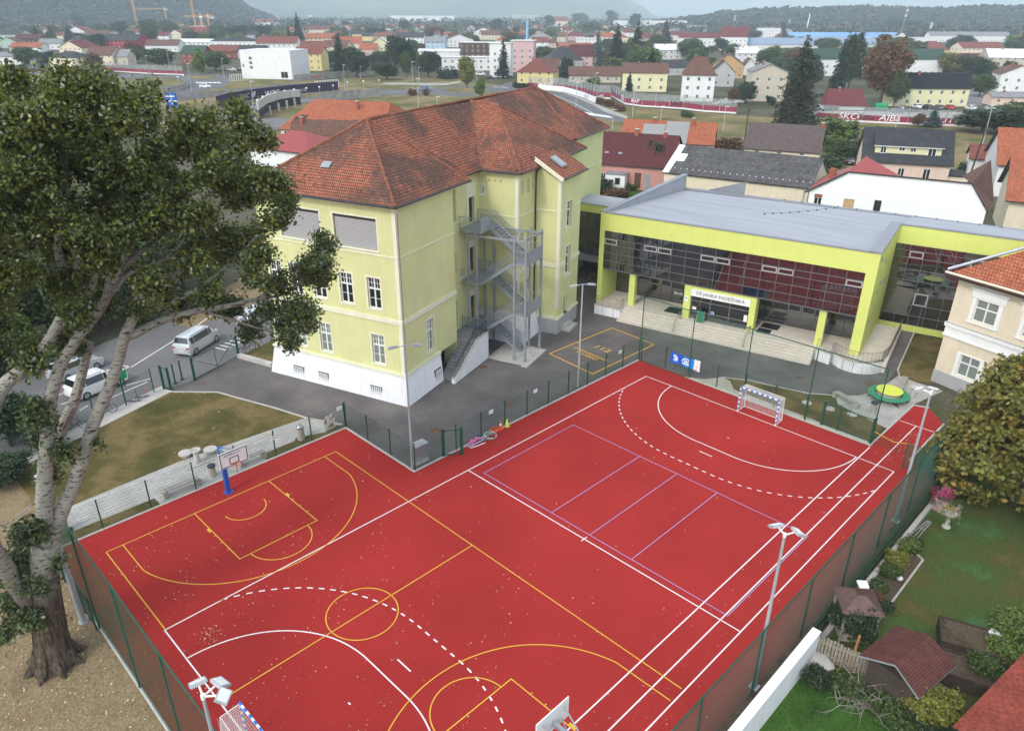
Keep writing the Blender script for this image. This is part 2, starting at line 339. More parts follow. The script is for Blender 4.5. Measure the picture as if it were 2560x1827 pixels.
Wm, Ym, Vm = MB(), MB(), MB()
zw_, zy_, zv_ = .006, .010, .014
def wl(p, w=.055): strip(Wm, p, w * 1.15, zw_)
def yl(p, w=.055): strip(Ym, p, w, zy_)
def vl(p, w=.05): strip(Vm, p, w, zv_)
wl([(0, 0), (20, 0)]); wl([(0, -40), (0, 0)], .06); wl([(20, -40), (20, 0)], .06); wl([(-.03, -40), (20, -40)], .06); wl([(0, -20), (20, -20)], .06); wl([(10, -19.75), (10, -20.25)], .06)
wl([(17.64, 2.0), (17.64, -40)], .06); wl([(18.88, 7.4), (18.88, -40)], .06); wl([(17.7, 7.4), (20.1, 7.4)], .06)
for y, s in ((0, -1), (-40, 1)):
    a0, a1 = (180, 270) if s < 0 else (90, 180)
    q1 = arc(8.5, y, 6, 180, 180 + 90 * (1 if s < 0 else -1)); q2 = arc(11.5, y, 6, 270 if s < 0 else 90, 360 if s < 0 else 0)
    wl(q1 + q2, .06)
    wl([(9.5, y + 7 * s), (10.5, y + 7 * s)], .06); wl([(9.92, y + 4 * s), (10.08, y + 4 * s)], .06)
    r = 9; tot = []
    full = arc(8.5, y, r, 180 + (18.8 if s < 0 else -18.8), 270 if s < 0 else 90, 60) + arc(11.5, y, r, 270 if s < 0 else 90, 360 - 18.8 if s < 0 else 18.8, 60)
    acc = 0; seg = []
    dense = []
    for a, b in zip(full[:-1], full[1:]):
        k = max(6, int(math.hypot(b[0] - a[0], b[1] - a[1]) / .04))
        for t in range(k): dense.append((a[0] + (b[0] - a[0]) * t / k, a[1] + (b[1] - a[1]) * t / k))
    for a, b in zip(dense[:-1], dense[1:]):
        d = math.hypot(b[0] - a[0], b[1] - a[1])
        if acc % .62 < .33: seg.append(a)
        elif len(seg) > 1: wl(seg, .07); seg = []
        else: seg = []
        acc += d
BX, BY = -8.13, -24.96
yl([(BX, BY), (BX + 28, BY)]); yl([(BX, BY - 15), (0, BY - 15)]); yl([(BX, BY), (BX, BY - 15)]); yl([(BX + 14, BY), (BX + 14, BY - 15)])
cy = BY - 7.5; yl(arc(BX + 14, cy, 1.8, 0, 360, 48))
for x0, s in ((BX, 1), (BX + 28, -1)):
    yl([(x0, cy + 2.45), (x0 + 5.8 * s, cy + 2.45), (x0 + 5.8 * s, cy - 2.45), (x0, cy - 2.45)])
    a = -90 if s > 0 else 90; yl(arc(x0 + 5.8 * s, cy, 1.8, a, a + 180, 30)); yl(arc(x0 + 1.575 * s, cy, 1.25, a, a + 180, 20))
    th = math.degrees(math.asin(6.6 / 6.75)); xs = 6.75 * math.cos(R(th))
    a0, a1 = (-th, th) if s > 0 else (180 - th, 180 + th)
    pts = arc(x0 + 1.575 * s, cy, 6.75, a0, a1, 60)
    yl([(x0, pts[0][1])] + pts + [(x0, pts[-1][1])])
    for sg in (1, -1):
        for xx in (2.9, 3.75, 4.6): strip(Ym, [(x0 + xx * s, cy + sg * 2.45), (x0 + xx * s, cy + sg * 2.6)], .05, zy_)
        strip(Ym, [(x0 + 2.0 * s, cy + sg * 2.54), (x0 + 2.4 * s, cy + sg * 2.54)], .16, zy_)
vl([(1, -10.5), (19, -10.5)]); vl([(19, -10.5), (19, -19.5)]); vl([(19, -19.5), (1, -19.5)]); vl([(1, -19.5), (1, -10.5)])
for x in (7, 10, 13): vl([(x, -10.5), (x, -19.5)])
# yard box for emergency vehicles, road lines
yb = [(-8.73, -2.41), (-8.53, 6.29), (-3.38, 5.9), (-3.42, -2.87)]
strip(Ym, yb, .12, zy_, closed=True)
Wm.build('court_line_white', MT['white_line'])['kind'] = 'structure'; Ym.build('court_line_yellow', MT['yellow_line'])['kind'] = 'structure'; Vm.build('court_line_violet', MT['violet_line'])['kind'] = 'structure'

def text(name, body, size, m, parent=None, M=None, depth=.004, align='CENTER', kind=None, sx=1, shear=0):
    cu = bpy.data.curves.new(name, 'FONT'); cu.body = body; cu.size = size; cu.extrude = depth; cu.align_x = align; cu.align_y = 'CENTER'; cu.shear = shear
    t = bpy.data.objects.new(name, cu); COL.objects.link(t); bpy.context.view_layer.update()
    me = bpy.data.meshes.new_from_object(t.evaluated_get(bpy.context.evaluated_depsgraph_get())); bpy.data.objects.remove(t); me.name = name
    me.materials.clear(); me.materials.append(m)
    if sx != 1: me.transform(Matrix.Scale(sx, 4, (1, 0, 0)))
    if M is not None: me.transform(M)
    o = bpy.data.objects.new(name, me); COL.objects.link(o)
    if parent: o.parent = parent
    if kind: o['kind'] = kind
    return o
def frameM(o, u, v):
    o = Vector(o); u = Vector(u).normalized(); v = Vector(v).normalized(); n = u.cross(v)
    return Matrix(((u.x, v.x, n.x, o.x), (u.y, v.y, n.y, o.y), (u.z, v.z, n.z, o.z), (0, 0, 0, 1)))
text('yard_marking', '112', .95, MT['yellow_line'], None, frameM((-6.1, 1.75, .004), (1, -.04, 0), (.04, 1, 0)), kind='structure', sx=1.3)
text('yard_marking', 'INTERVENCIJSKA\nPOVRŠINA', .52, MT['yellow_line'], None, frameM((-6.1, -.15, .004), (1, -.04, 0), (.04, 1, 0)), kind='structure')

# fallen leaves and pale flecks over the red surface and the soil
def flecks(name, pts, size, m):
    n = len(pts); P = np.asarray(pts, float); a = RNG.uniform(0, 6.28, n); s = RNG.uniform(.5, 1.2, n) * size; t = RNG.normal(0, .35, (n, 2))
    u = np.stack([np.cos(a), np.sin(a), t[:, 0]], 1) * s[:, None]; v = np.stack([-np.sin(a) * .7, np.cos(a) * .7, t[:, 1]], 1) * s[:, None]
    V = np.stack([P - u, P - v, P + u, P + v], 1).reshape(-1, 3); return quads(name, V, m)
def quads(name, V, mats, mi=None):
    n = len(V) // 4; me = bpy.data.meshes.new(name); me.vertices.add(n * 4); me.vertices.foreach_set('co', np.ascontiguousarray(V, dtype=np.float32).ravel())
    me.loops.add(n * 4); me.loops.foreach_set('vertex_index', np.arange(n * 4, dtype=np.int32)); me.polygons.add(n); me.polygons.foreach_set('loop_start', np.arange(0, n * 4, 4, dtype=np.int32))
    try: me.polygons.foreach_set('loop_total', np.full(n, 4, dtype=np.int32))
    except Exception: pass
    for m in (mats if isinstance(mats, (list, tuple)) else [mats]): me.materials.append(m)
    if mi is not None: me.polygons.foreach_set('material_index', np.asarray(mi, dtype=np.int32))
    me.update(calc_edges=True); me.validate(); o = bpy.data.objects.new(name, me); COL.objects.link(o); return o
MT['fleck'] = leafmat('dry_leaf', (.52, .43, .26, 1), .5, .8, 0)
pts = []
while len(pts) < 1150:
    x, y = RNG.uniform(-10, 22), RNG.uniform(-42, 2)
    d = math.hypot(x + 2, (y + 40)) / 30
    if RNG.random() < max(.12, 1 - d) * (.5 + .5 * math.sin(x * 1.3 + y * .7)) or (x > 17.7 and RNG.random() < .22):
        if x < -2.2 and y > -22.8: continue
        pts.append((x, y, .022))
for i in range(60): pts.append((1.9 + RNG.normal(0, .35), -38.6 + RNG.normal(0, .3), .025))
for i in range(220): pts.append((19.3 + RNG.normal(0, .5), 3.5 + RNG.normal(0, 2.2), .025))
flecks('fallen_leaves', pts, .036, MT['fleck'])['kind'] = 'stuff'
pts = [(RNG.uniform(-8, 14), RNG.uniform(-52, -42.5), -.005) for i in range(1500)] + [(RNG.uniform(-23, -12), RNG.uniform(-41, -26), .015) for i in range(50)]
flecks('leaf_litter', pts, .05, MT['fleck'])['kind'] = 'stuff'
# ------------------------------------------------------------------ the old school: walls with real openings, windows, roof, stairs
MT['render'] = wallmat('yellow_green_render', (.63, .63, .315, 1), .05, .08)
MT['trim'] = wallmat('cream_trim', (.74, .72, .56, 1), .04, .12)
MT['plinth'] = wallmat('white_plinth', (.78, .775, .80, 1), .04, .16)
MT['greyplinth'] = wallmat('grey_plinth', (.40, .39, .40, 1), .05, .1)
MT['oldtile'] = tilemat('old_roof_tiles', (.47, .165, .09, 1), (.31, .10, .058, 1), (.06, .03, .025, 1), .8, (.055, .045, .038, 1), .17, .27, .2, .46, 1)
MT['ridge'] = basic('ridge_tiles', (.24, .10, .065, 1), .9, .15, .35, 2.5)
MT['gutter'] = basic('dark_gutter', (.035, .03, .032, 1), .5, .4, .1)
MT['lamella'] = pavemat('blind_slats', (.36, .34, .34, 1), (.36, .34, .34, 1), (.10, .095, .095, 1), 50, .075)
def slatmat(name, c, dark, pitch):
    m, n, b = nmat(name); b.inputs['Roughness'].default_value = .5
    t = n.nodes.new('ShaderNodeTexBrick'); n.links.new(uvvec(n), t.inputs['Vector']); t.inputs['Scale'].default_value = 1; t.offset = 0
    t.inputs['Brick Width'].default_value = 400; t.inputs['Row Height'].default_value = pitch; t.inputs['Mortar Size'].default_value = pitch * .22; t.inputs['Mortar Smooth'].default_value = .5
    t.inputs['Color1'].default_value = c; t.inputs['Color2'].default_value = c; t.inputs['Mortar'].default_value = dark
    n.links.new(t.outputs['Color'], b.inputs['Base Color']); return m
MT['lamella'] = slatmat('blind_slats', (.42, .405, .405, 1), (.22, .21, .21, 1), .13)
MT['tread'] = basic('stone_steps', (.24, .24, .25, 1), .85, .2, .15, 1.5)

def wall(mb, o, u, n, W, z0, z1, holes=(), depth=.22, mi=0, u0=0.0):
    """a wall face from u0 to W along u with rectangular openings (a0, z0, a1, z1) and their reveals; n points outwards"""
    o = Vector(o); u = Vector(u); n = Vector(n)
    us = sorted({u0, W} | {h[0] for h in holes} | {h[2] for h in holes}); zs = sorted({z0, z1} | {h[1] for h in holes} | {h[3] for h in holes})
    flip = u.cross(Vector((0, 0, 1))).dot(n) < 0
    P = lambda a, z, d=0: o + u * a + Vector((0, 0, z)) - n * d
    def q(pts): mb.face(pts[::-1] if flip else pts, mi)
    for a, b in zip(us[:-1], us[1:]):
        for c, d in zip(zs[:-1], zs[1:]):
            if any(h[0] - 1e-6 <= a and b <= h[2] + 1e-6 and h[1] - 1e-6 <= c and d <= h[3] + 1e-6 for h in holes): continue
            q([P(a, c), P(b, c), P(b, d), P(a, d)])
    for a, c, b, d in holes:
        q([P(a, c), P(a, c, depth), P(b, c, depth), P(b, c)][::-1]); q([P(a, d), P(b, d), P(b, d, depth), P(a, d, depth)][::-1])
        q([P(a, c), P(a, d), P(a, d, depth), P(a, c, depth)][::-1]); q([P(b, c), P(b, c, depth), P(b, d, depth), P(b, d)][::-1])
def wbox(mb, o, u, n, a0, a1, z0, z1, d0, d1, mi=0):
    """a box on a wall: a along u, z up, d outwards"""
    o = Vector(o); u = Vector(u); n = Vector(n)
    c = [o + u * a + n * d + Vector((0, 0, z)) for z in (z0, z1) for d in (d0, d1) for a in (a0, a1)]
    flip = u.cross(n).z < 0
    for q in ((0, 2, 3, 1), (4, 5, 7, 6), (0, 1, 5, 4), (2, 6, 7, 3), (0, 4, 6, 2), (1, 3, 7, 5)): mb.face([c[i] for i in (q[::-1] if flip else q)], mi)
def window(parent, o, u, n, h, style='tall', depth=.16, pane=None, sill=True, frame=None, name='window', surround=None):
    a0, c0, a1, c1 = h; W = a1 - a0; H = c1 - c0; f = .075
    fm = frame or MT['white']; mb = MB(); B = lambda x0, x1, y0, y1, d0=-depth - .05, d1=-depth + .02: wbox(mb, o, u, n, x0, x1, y0, y1, d0, d1)
    B(a0, a1, c0, c0 + f); B(a0, a1, c1 - f, c1); B(a0, a0 + f, c0 + f, c1 - f); B(a1 - f, a1, c0 + f, c1 - f)
    if style == 'tall':
        zt_ = c0 + H * .64; m = (a0 + a1) / 2; B(a0 + f, a1 - f, zt_ - .06, zt_ + .06, -depth - .05, -depth + .04); B(m - .055, m + .055, c0 + f, c1 - f, -depth - .05, -depth + .03)
        for x in ((a0 + f + m) / 2, (a1 - f + m) / 2): B(x - .014, x + .014, zt_ + .06, c1 - f)
        B(a0 + f, a1 - f, (zt_ + c1) / 2 - .014, (zt_ + c1) / 2 + .014); B(a0 + f, a1 - f, (zt_ + c0) / 2 - .014, (zt_ + c0) / 2 + .014)
    elif style == 'cross':
        m = (a0 + a1) / 2; zt_ = c0 + H * .62; B(m - .05, m + .05, c0 + f, c1 - f); B(a0 + f, a1 - f, zt_ - .05, zt_ + .05)
    elif style == 'two':
        m = (a0 + a1) / 2; B(m - .04, m + .04, c0 + f, c1 - f)
    elif style == 'grid':
        for i in range(1, 5): x = a0 + W * i / 5; B(x - .012, x + .012, c0, c1, -depth + .03, -depth + .05)
        for i in range(1, 4): z = c0 + H * i / 4; B(a0, a1, z - .012, z + .012, -depth + .03, -depth + .05)
    w_ = mb.build(name, fm, parent)
    p = MB(); wbox(p, o, u, n, a0 + .02, a1 - .02, c0 + .02, c1 - .02, -depth - .035, -depth - .02); p.build('pane', pane or MT['pane'], w_)
    if sill: s = MB(); wbox(s, o, u, n, a0 - .06, a1 + .06, c0 - .07, c0 - .003, -.2, .07); s.build('sill', MT['white'], w_)
    if surround:
        s = MB(); t = .14
        for q in ((a0 - t, a0 - .002, c0 - .02, c1 + t), (a1 + .002, a1 + t, c0 - .02, c1 + t), (a0 - .002, a1 + .002, c1 + .002, c1 + t)): wbox(s, o, u, n, *q, .0, .018)
        s.build('surround', surround, w_)
    return w_

sch = thing('school_building', 'yellow-green three-storey school with a brown hipped tile roof and white plinth', 'school', SO, SA)
X0, X1, Y0, Y1, Z = Vector((-1, 0, 0)), Vector((1, 0, 0)), Vector((0, -1, 0)), Vector((0, 1, 0)), Vector((0, 0, 1))
mb = MB(); tr = MB()
EZ = 15.42
FO = (0, 0, 0)   # front facade: u = -x
fh = []
for c in (2.31, 4.86, 7.4, 9.75, 11.75): fh.append((c - .58, 7.45, c + .58, 9.85, 'tall', 'pane'))
for c in (2.33, 7.41, 10.0, 12.0): fh.append((c - .56, 2.88, c + .56, 5.32, 'tall', 'panelit'))
fh += [(1.66, 11.95, 5.48, 14.27, 'blind', 0), (6.78, 11.95, 10.6, 14.27, 'blind', 0)]
wall(mb, FO, X0, Y0, 12.9, 2.3, EZ, [h[:4] for h in fh])
for h in fh:
    if h[4] == 'tall': window(sch, FO, X0, Y0, h[:4], 'tall', .16, MT[h[5]], surround=MT['trim'])
    else:
        b = MB(); wbox(b, FO, X0, Y0, h[0] + .05, h[2] - .05, h[1] + .03, h[3] - .2, -.16, -.12); bl = b.build('window_blind', MT['lamella'], sch)
        b = MB(); wbox(b, FO, X0, Y0, h[0] + .01, h[2] - .01, h[3] - .2, h[3] - .005, -.2, -.08); b.build('blind_box', MT['gutter'], bl)
        b = MB(); t = .13
        for q in ((h[0] - t, h[0] - .002, h[1] - .02, h[3] + t), (h[2] + .002, h[2] + t, h[1] - .02, h[3] + t), (h[0] - .002, h[2] + .002, h[3] + .002, h[3] + t)): wbox(b, FO, X0, Y0, *q, 0, .02)
        b.build('surround', MT['trim'], bl)
        b = MB(); wbox(b, FO, X0, Y0, h[0] - .08, h[2] + .08, h[1] - .1, h[1] - .003, -.2, .08); b.build('sill', MT['white'], bl)
rh = [(3.3, 2.95, 4.3, 5.7)]
wall(mb, FO, Y1, X1, 7.76, 2.3, EZ, rh); window(sch, FO, Y1, X1, rh[0], 'tall', .2, MT['panelit'], surround=MT['trim'])
# the return, the recess with its doors and blind niches
mb.face([(0, 7.76, 0), (-1.3, 7.76, 0), (-1.3, 7.76, EZ), (0, 7.76, EZ)])
RO = (-1.3, 0, 0)
nich = [(9.1, 11.85, 10.36, 14.42), (9.1, 7.25, 10.28, 9.2), (9.1, 2.3, 10.25, 4.9)]
doors = [(12.46, 11.1, 13.46, 13.3), (12.46, 6.62, 13.42, 8.95), (12.46, 2.25, 13.42, 4.5)]
wall(mb, RO, Y1, X1, 14.4, 0, EZ, nich + doors, .3, u0=7.76)
for h in nich:
    b = MB(); wbox(b, RO, Y1, X1, h[0], h[2], h[1], h[3], -.32, -.3); b.build('blind_niche', MT['trim'], sch)
MT['doorgrey'] = basic('dark_door', (.06, .06, .065, 1), .4, .5, .1)
MT['doorred'] = basic('brown_door_paint', (.22, .07, .035, 1), .6, .3, .4, 6)
for k, h in enumerate(doors):
    b = MB(); a0, c0, a1, c1 = h; wbox(b, RO, Y1, X1, a0, a1, c0, c1, -.3, -.24); d = b.build('door', MT['doorgrey'], sch)
    b = MB(); wbox(b, RO, Y1, X1, a0 + .14, a1 - .14, c0 + 1.0, c1 - .12, -.24, -.228); b.build('pane', MT['pane'], d)
    b = MB(); wbox(b, RO, Y1, X1, a0 + .16, a1 - .16, c0 + .12, c0 + .9, -.24, -.225); b.build('panel', MT['doorred'] if k else MT['doorgrey'], d)
    b = MB(); s = .33
    for q in ((a0 - s, a0 - .003, c0, c1 + (1.15 if k == 0 else .2)), (a1 + .003, a1 + s * .6, c0, c1 + (1.15 if k == 0 else .2)), (a0 - .003, a1 + .003, c1 + .003, c1 + (1.15 if k == 0 else .2))): wbox(b, RO, Y1, X1, *q, .0, .03)
    if k:
        cx, r = (a0 + a1) / 2 - .065, (a1 - a0 + s * 1.6) / 2
        b.face([(-1.27, cx + r * math.cos(t), c1 + .2 + r * .62 * math.sin(t)) for t in [math.pi * i / 12 for i in range(13)]])
    b.build('surround', MT['trim'], d)
# the stair bay
BO = (-1.3, 14.4, 0)
bw = [(.06, 13.25, .44, 14.05)]
wall(mb, BO, X1, Y0, 3.7, 0, EZ, bw); window(sch, BO, X1, Y0, bw[0], 'two', .12, surround=MT['trim'])
MT['terra'] = basic('terracotta_vent', (.55, .36, .17, 1))
for x in (.85, 1.4, 1.93): b = MB(); wbox(b, BO, X1, Y0, x, x + .24, 14.42, 14.64, 0, .015); b.build('vent', MT['terra'], sch)
b3 = (2.4, 0, 0)
slots = [(15.0, 13.4, 15.5, 14.55), (16.1, 13.4, 16.6, 14.55), (17.2, 13.4, 17.7, 14.55), (14.95, 9.0, 15.5, 10.05), (16.2, 9.0, 16.7, 10.05), (14.95, 4.5, 15.5, 5.6), (16.2, 4.5, 16.7, 5.6)]
wall(mb, b3, Y1, X1, 28.0, 0, EZ, slots, .25, u0=14.4)
for h in slots: window(sch, b3, Y1, X1, h, 'plain', .2, MT['trim'] if h[1] > 13 else MT['panelit'], False, MT['trim'])
mb.face([(2.4, 28, 0), (-1.3, 28, 0), (-1.3, 28, EZ), (2.4, 28, EZ)])
wall(mb, (-1.3, 28, 0), Y1, X1, 5.4, 0, EZ)
mb.face([(-.6, 33.4, 0), (-1.3, 33.4, 0), (-1.3, 33.4, EZ), (-.6, 33.4, EZ)][::-1])
wall(mb, (-.6, 33.4, 0), Y1, X1, 9.4, 0, EZ, [(3, 2.9, 4.1, 5.3), (6, 2.9, 7.1, 5.3)])
for a in (3, 6): window(sch, (-.6, 33.4, 0), Y1, X1, (a, 2.9, a + 1.1, 5.3), 'tall', .16)
mb.face([(-.6, 42.8, 0), (-12.9, 42.8, 0), (-12.9, 42.8, EZ), (-.6, 42.8, EZ)])
lh = [(a, z, a + 1.15, z + 2.4) for a in (2, 5, 8, 11, 14, 17, 20, 23, 26, 29, 32, 36, 39) for z in (2.9, 7.45, 11.9)]
wall(mb, (-12.9, 0, 0), Y1, X0, 42.8, 0, EZ, lh)
for h in lh[:30]: window(sch, (-12.9, 0, 0), Y1, X0, h, 'tall', .16, sill=False)
# the annex with its lean-to roof
AO = (2.4, 17.86, 0); AX_ = (4.84, 17.86, 0)
ah = [(1.46, 9.78, 2.72, 12.2), (1.46, 5.3, 2.78, 8.05), (1.46, .68, 2.5, 3.2)]
wall(mb, AO, X1, Y0, 2.44, 1.45, 14.75); wall(mb, AX_, Y1, X1, 4.74, 1.45, 14.75, [ah[0], ah[1], (1.46, 1.45, 2.5, 3.2)], .3)
mb.face([(4.84, 22.6, 0), (2.4, 22.6, 0), (2.4, 22.6, 16.2), (4.84, 22.6, 14.75)]); mb.face([(2.4, 17.86, 14.75), (4.84, 17.86, 14.75), (2.4, 17.86, 16.2)])
for h in ah[:2]: window(sch, AX_, Y1, X1, h, 'tall', .26, surround=MT['trim'])
b = MB(); wbox(b, AX_, Y1, X1, 1.46, 2.5, .68, 3.2, -.3, -.25); d = b.build('door', MT['white'], sch); b = MB(); wbox(b, AX_, Y1, X1, 1.62, 2.34, 1.5, 3.05, -.25, -.24); b.build('pane', MT['panelit'], d)
b = MB(); b.box(4.845, 18.9, 0, 5.75, 20.9, .25); b.box(4.845, 19.2, .25, 5.3, 20.6, .5); b.build('door_step', MT['concrete'], sch)
mb.build('wall', MT['render'], sch)
gp = MB(); gp.box(2.38, 17.8, 0, 4.9, 22.64, 1.45); gp.build('annex_plinth', MT['greyplinth'], sch)
# slanted white plinth
pl = MB(); bo, bt, h = .45, .08, 2.28
def batt(a, b_, n, holes=()):
    pass
holesF = [(2.02, .25, 3.18, 1.06), (7.26, .3, 8.33, 1.1), (9.79, .3, 10.96, 1.1)]
pl.face([(-12.9 - bo, -bo, 0), (bo, -bo, 0), (bt, -bt, h), (-12.9 - bt, -bt, h)]); pl.face([(bo, -bo, 0), (bo, 4.75, 0), (bt, 5.0, h), (bt, -bt, h)])
pl.face([(bo, 4.75, 0), (0, 4.75, 0), (0, 5, h), (bt, 5, h)]); pl.face([(-12.9 - bt, -bt, h), (bt, -bt, h), (bt, 5.0, h), (0, 5, h), (0, 0, h), (-12.9, 0, h)])
pl.face([(-12.9 - bo, -bo, 0), (-12.9 - bt, -bt, h), (-12.9 - bt, 30, h), (-12.9 - bo, 30, 0)])
pl.face([(2.4, 14.05, 0), (2.4 + .7, 14.05, 0), (2.5, 14.3, 2.9), (2.4, 14.3, 2.9)]); pl.face([(3.1, 14.05, 0), (3.1, 17.78, 0), (2.5, 17.78, 2.9), (2.5, 14.3, 2.9)]); pl.face([(2.42, 14.3, 2.9), (2.5, 14.3, 2.9), (2.5, 17.78, 2.9), (2.42, 17.78, 2.9)])
pl.face([(-1.3, 14.0, 0), (3.1, 14.0, 0), (2.5, 14.28, 2.9), (-1.3, 14.28, 2.9)]); pl.face([(-1.3, 14.28, 2.9), (2.5, 14.28, 2.9), (2.5, 14.4, 2.9), (-1.3, 14.4, 2.9)])
plo = pl.build('plinth', MT['plinth'], sch)
cap = MB()
cap.box(-13.05, -.17, 2.28, .17, .0, 2.5); cap.box(.003, .0, 2.28, .17, 5.0, 2.5); cap.box(2.403, 17.74, 1.45, 4.97, 17.858, 1.72); cap.box(4.843, 17.858, 1.45, 4.97, 19.25, 1.72); cp2 = MB(); cp2.box(4.843, 20.5, 1.45, 4.97, 22.7, 1.72); cp2.build('plinth_cap', MT['trim'], sch)
for za_, zb_, t in ((6.5, 6.86, .09), (11.58, 11.68, .05)):
    cap.box(-13, -t, za_, t, 0, zb_); cap.box(.002, 0, za_, t, 7.78, zb_); cap.box(-1.298, 7.8, za_, -1.3 + t, 9.0, zb_); cap.box(-1.298, 10.5, za_, -1.3 + t, 12.1, zb_)
    cap.box(-1.2, 14.4 - t, za_, 2.4 + t, 14.398, zb_); cap.box(2.402, 14.4, za_, 2.4 + t, 17.85, zb_); cap.box(2.5, 17.86 - t, za_, 4.84 + t, 17.858, zb_); cap.box(4.842, 17.858, za_, 4.84 + t, 19.15, zb_); cap.box(4.842, 20.8, za_, 4.84 + t, 22.65, zb_)
    fw = MB(); fw.box(-.598, 33.4, za_, -.6 + t, 42.8, zb_); fw.build('string_course', MT['trim'], sch)
for (x, y) in ((0, 0), (4.84, 17.86), (2.4, 14.4)):
    sx = .03; cap.box(x - .28, y - sx, 2.5, x + sx, y - .001, EZ - (.7 if x > 4 else 0)); cap.box(x + .001, y, 2.5, x + sx, y + .28, EZ - (.7 if x > 4 else 0))
cap.box(-13, -.12, 15.12, .12, -.001, 15.4); cap.box(.001, -.001, 15.12, .12, 7.8, 15.4); cap.box(2.4, 14.28, 15.12, 2.52, 14.399, 15.4); cap.box(2.401, 14.4, 15.12, 2.5, 17.8, 15.4); cap.box(-1.3, 14.28, 15.12, 2.4, 14.399, 15.4)
cap.build('cornice', MT['trim'], sch)
def basement(o, u, n, h, out):
    b = MB(); a0, c0, a1, c1 = h
    q = lambda z: out(z)
    wbox(b, o, u, n, a0, a1, c0, c1, .02, .235); w_ = b.build('basement_window', MT['greyplinth'], sch)
    b = MB()
    for i in range(6): x = a0 + (a1 - a0) * (i + .5) / 6; wbox(b, o, u, n, x - .03, x + .03, c0 + .05, c1 - .05, .38, .42)
    for i in range(4): z = c0 + (c1 - c0) * (i + .5) / 4; wbox(b, o, u, n, a0 + .05, a1 - .05, z - .025, z + .025, .37, .41)
    b.build('grille', MT['white'], w_)
    b = MB(); wbox(b, o, u, n, a0 + .02, a1 - .02, c0 + .1, c1 - .02, .25, .365 - .02); b.build('pane', MT['pane'], w_)
for h in holesF: basement(FO, X0, Y0, h, None)
basement(FO, Y1, X1, (3.64, .3, 4.6, 1.3), None)

# roof
E = 15.45; rf = MB(); A1 = (-6.3, 5.9, 20.05); A2 = (-6.3, 36.3, 20.05); V0 = (-5.7, 20.9, 20.0); V1 = (-2.95, 20.9, 19.85)
def tri(*p): rf.face(p)
tri((-13.4, -.5, E), (.45, -.5, E), A1); tri((.45, -.5, E), (.45, 9.75, E), A1)
tri((.45, 9.75, E), (-.85, 9.75, E + 1.1), A1)
rf.face([A1, (-.85, 9.75, E), (-.85, 13.95, E), V0]); rf.face([V0, (-.85, 13.95, E), (2.88, 13.95, E), V1]); rf.face([V1, (2.88, 13.95, E), (2.88, 28.5, E)]); rf.face([V1, (2.88, 28.5, E), (-.85, 28.5, E), V0])
rf.face([V0, (-.85, 28.5, E), (-.1, 33.0, E), A2]); rf.face([(-.1, 33.0, E), (-.1, 43.3, E), A2]); rf.face([(-.1, 43.3, E), (-13.4, 43.3, E), A2])
rf.face([(-13.4, 43.3, E), (-13.4, -.5, E), A1, A2])
for p in ([(-13.4, -.5), (.45, -.5), (.45, 9.75), (-.85, 9.75), (-.85, 13.95), (2.88, 13.95), (2.88, 28.5), (-.85, 28.5), (-.1, 33.0), (-.1, 43.3), (-13.4, 43.3)],):
    n_ = len(p); rf.face([(x, y, E - .12) for x, y in p][::-1], 1)
    for i in range(n_):
        a, b = p[i], p[(i + 1) % n_]; rf.face([(*a, E - .12), (*b, E - .12), (*b, E), (*a, E)], 1)
L0, L1, L2, L3 = (2.45, 17.5, 16.25), (5.25, 17.5, 14.6), (5.25, 22.95, 14.6), (2.45, 22.95, 16.25)
rf.face([L0, L1, L2, L3]); rf.face([(p[0], p[1], p[2] - .16) for p in (L0, L1, L2, L3)][::-1], 1)
for a, b in ((L0, L1), (L1, L2), (L2, L3)): rf.face([(a[0], a[1], a[2] - .16), (b[0], b[1], b[2] - .16), b, a], 2 if a == L0 else 1)
roof = rf.build('roof', [MT['oldtile'], MT['gutter'], MT['trim']], sch)
rc = MB()
def ridge(a, b, r=.14):
    a = Vector(a); b = Vector(b); n_ = max(2, int((b - a).length / .4)); rr = []
    P_ = [a.lerp(b, i / n_) + Vector((random.uniform(-.015, .015), random.uniform(-.015, .015), random.uniform(-.01, .03))) for i in range(n_ + 1)]
    for i in range(n_): rc.tube([P_[i], P_[i + 1]], [r, r * .8], 7)
for a, b in (((.45, -.5, E), A1), ((.45, 9.75, E), A1), (A1, A2), (V0, V1), (V1, (2.88, 13.95, E)), (V1, (2.88, 28.5, E)), ((-.1, 33, E), A2), ((-.1, 43.3, E), A2), ((-13.4, -.5, E), A1)): ridge(a, b)
rc.build('ridge_cap', MT['ridge'], roof)
vl_ = MB(); vl_.bar((-.85, 13.95, E + .02), V0, .35, .04); vl_.build('valley', basic('rusty_valley', (.16, .075, .05, 1), .8, .2, .3), roof)
gu = MB(); ge = E - .06
for a, b in (((-13.4, -.56, ge), (.5, -.56, ge)), ((.51, -.56, ge), (.51, 9.8, ge)), ((-.79, 9.8, ge), (-.79, 13.9, ge)), ((-.79, 13.89, ge), (2.94, 13.89, ge)), ((2.94, 13.89, ge), (2.94, 28.5, ge)), ((-.04, 33, ge), (-.04, 43.3, ge)), ((5.31, 17.5, 14.53), (5.31, 22.95, 14.53))): gu.tube([a, b], .085, 8)
gu.tube([(2.95, 17.6, 15.35), (2.6, 17.62, 15.0), (2.52, 17.7, 14.6), (2.52, 17.7, .3)], .06, 8); gu.tube([(-.04, 33.1, 15.3), (-.5, 33.2, 14.9), (-.5, 33.3, 9)], .06, 8)
gu.tube([(.09, .15, 14.8), (.09, .15, 2.6)], .018, 6)
gu.build('gutter', MT['gutter'], sch)
sg = MB()
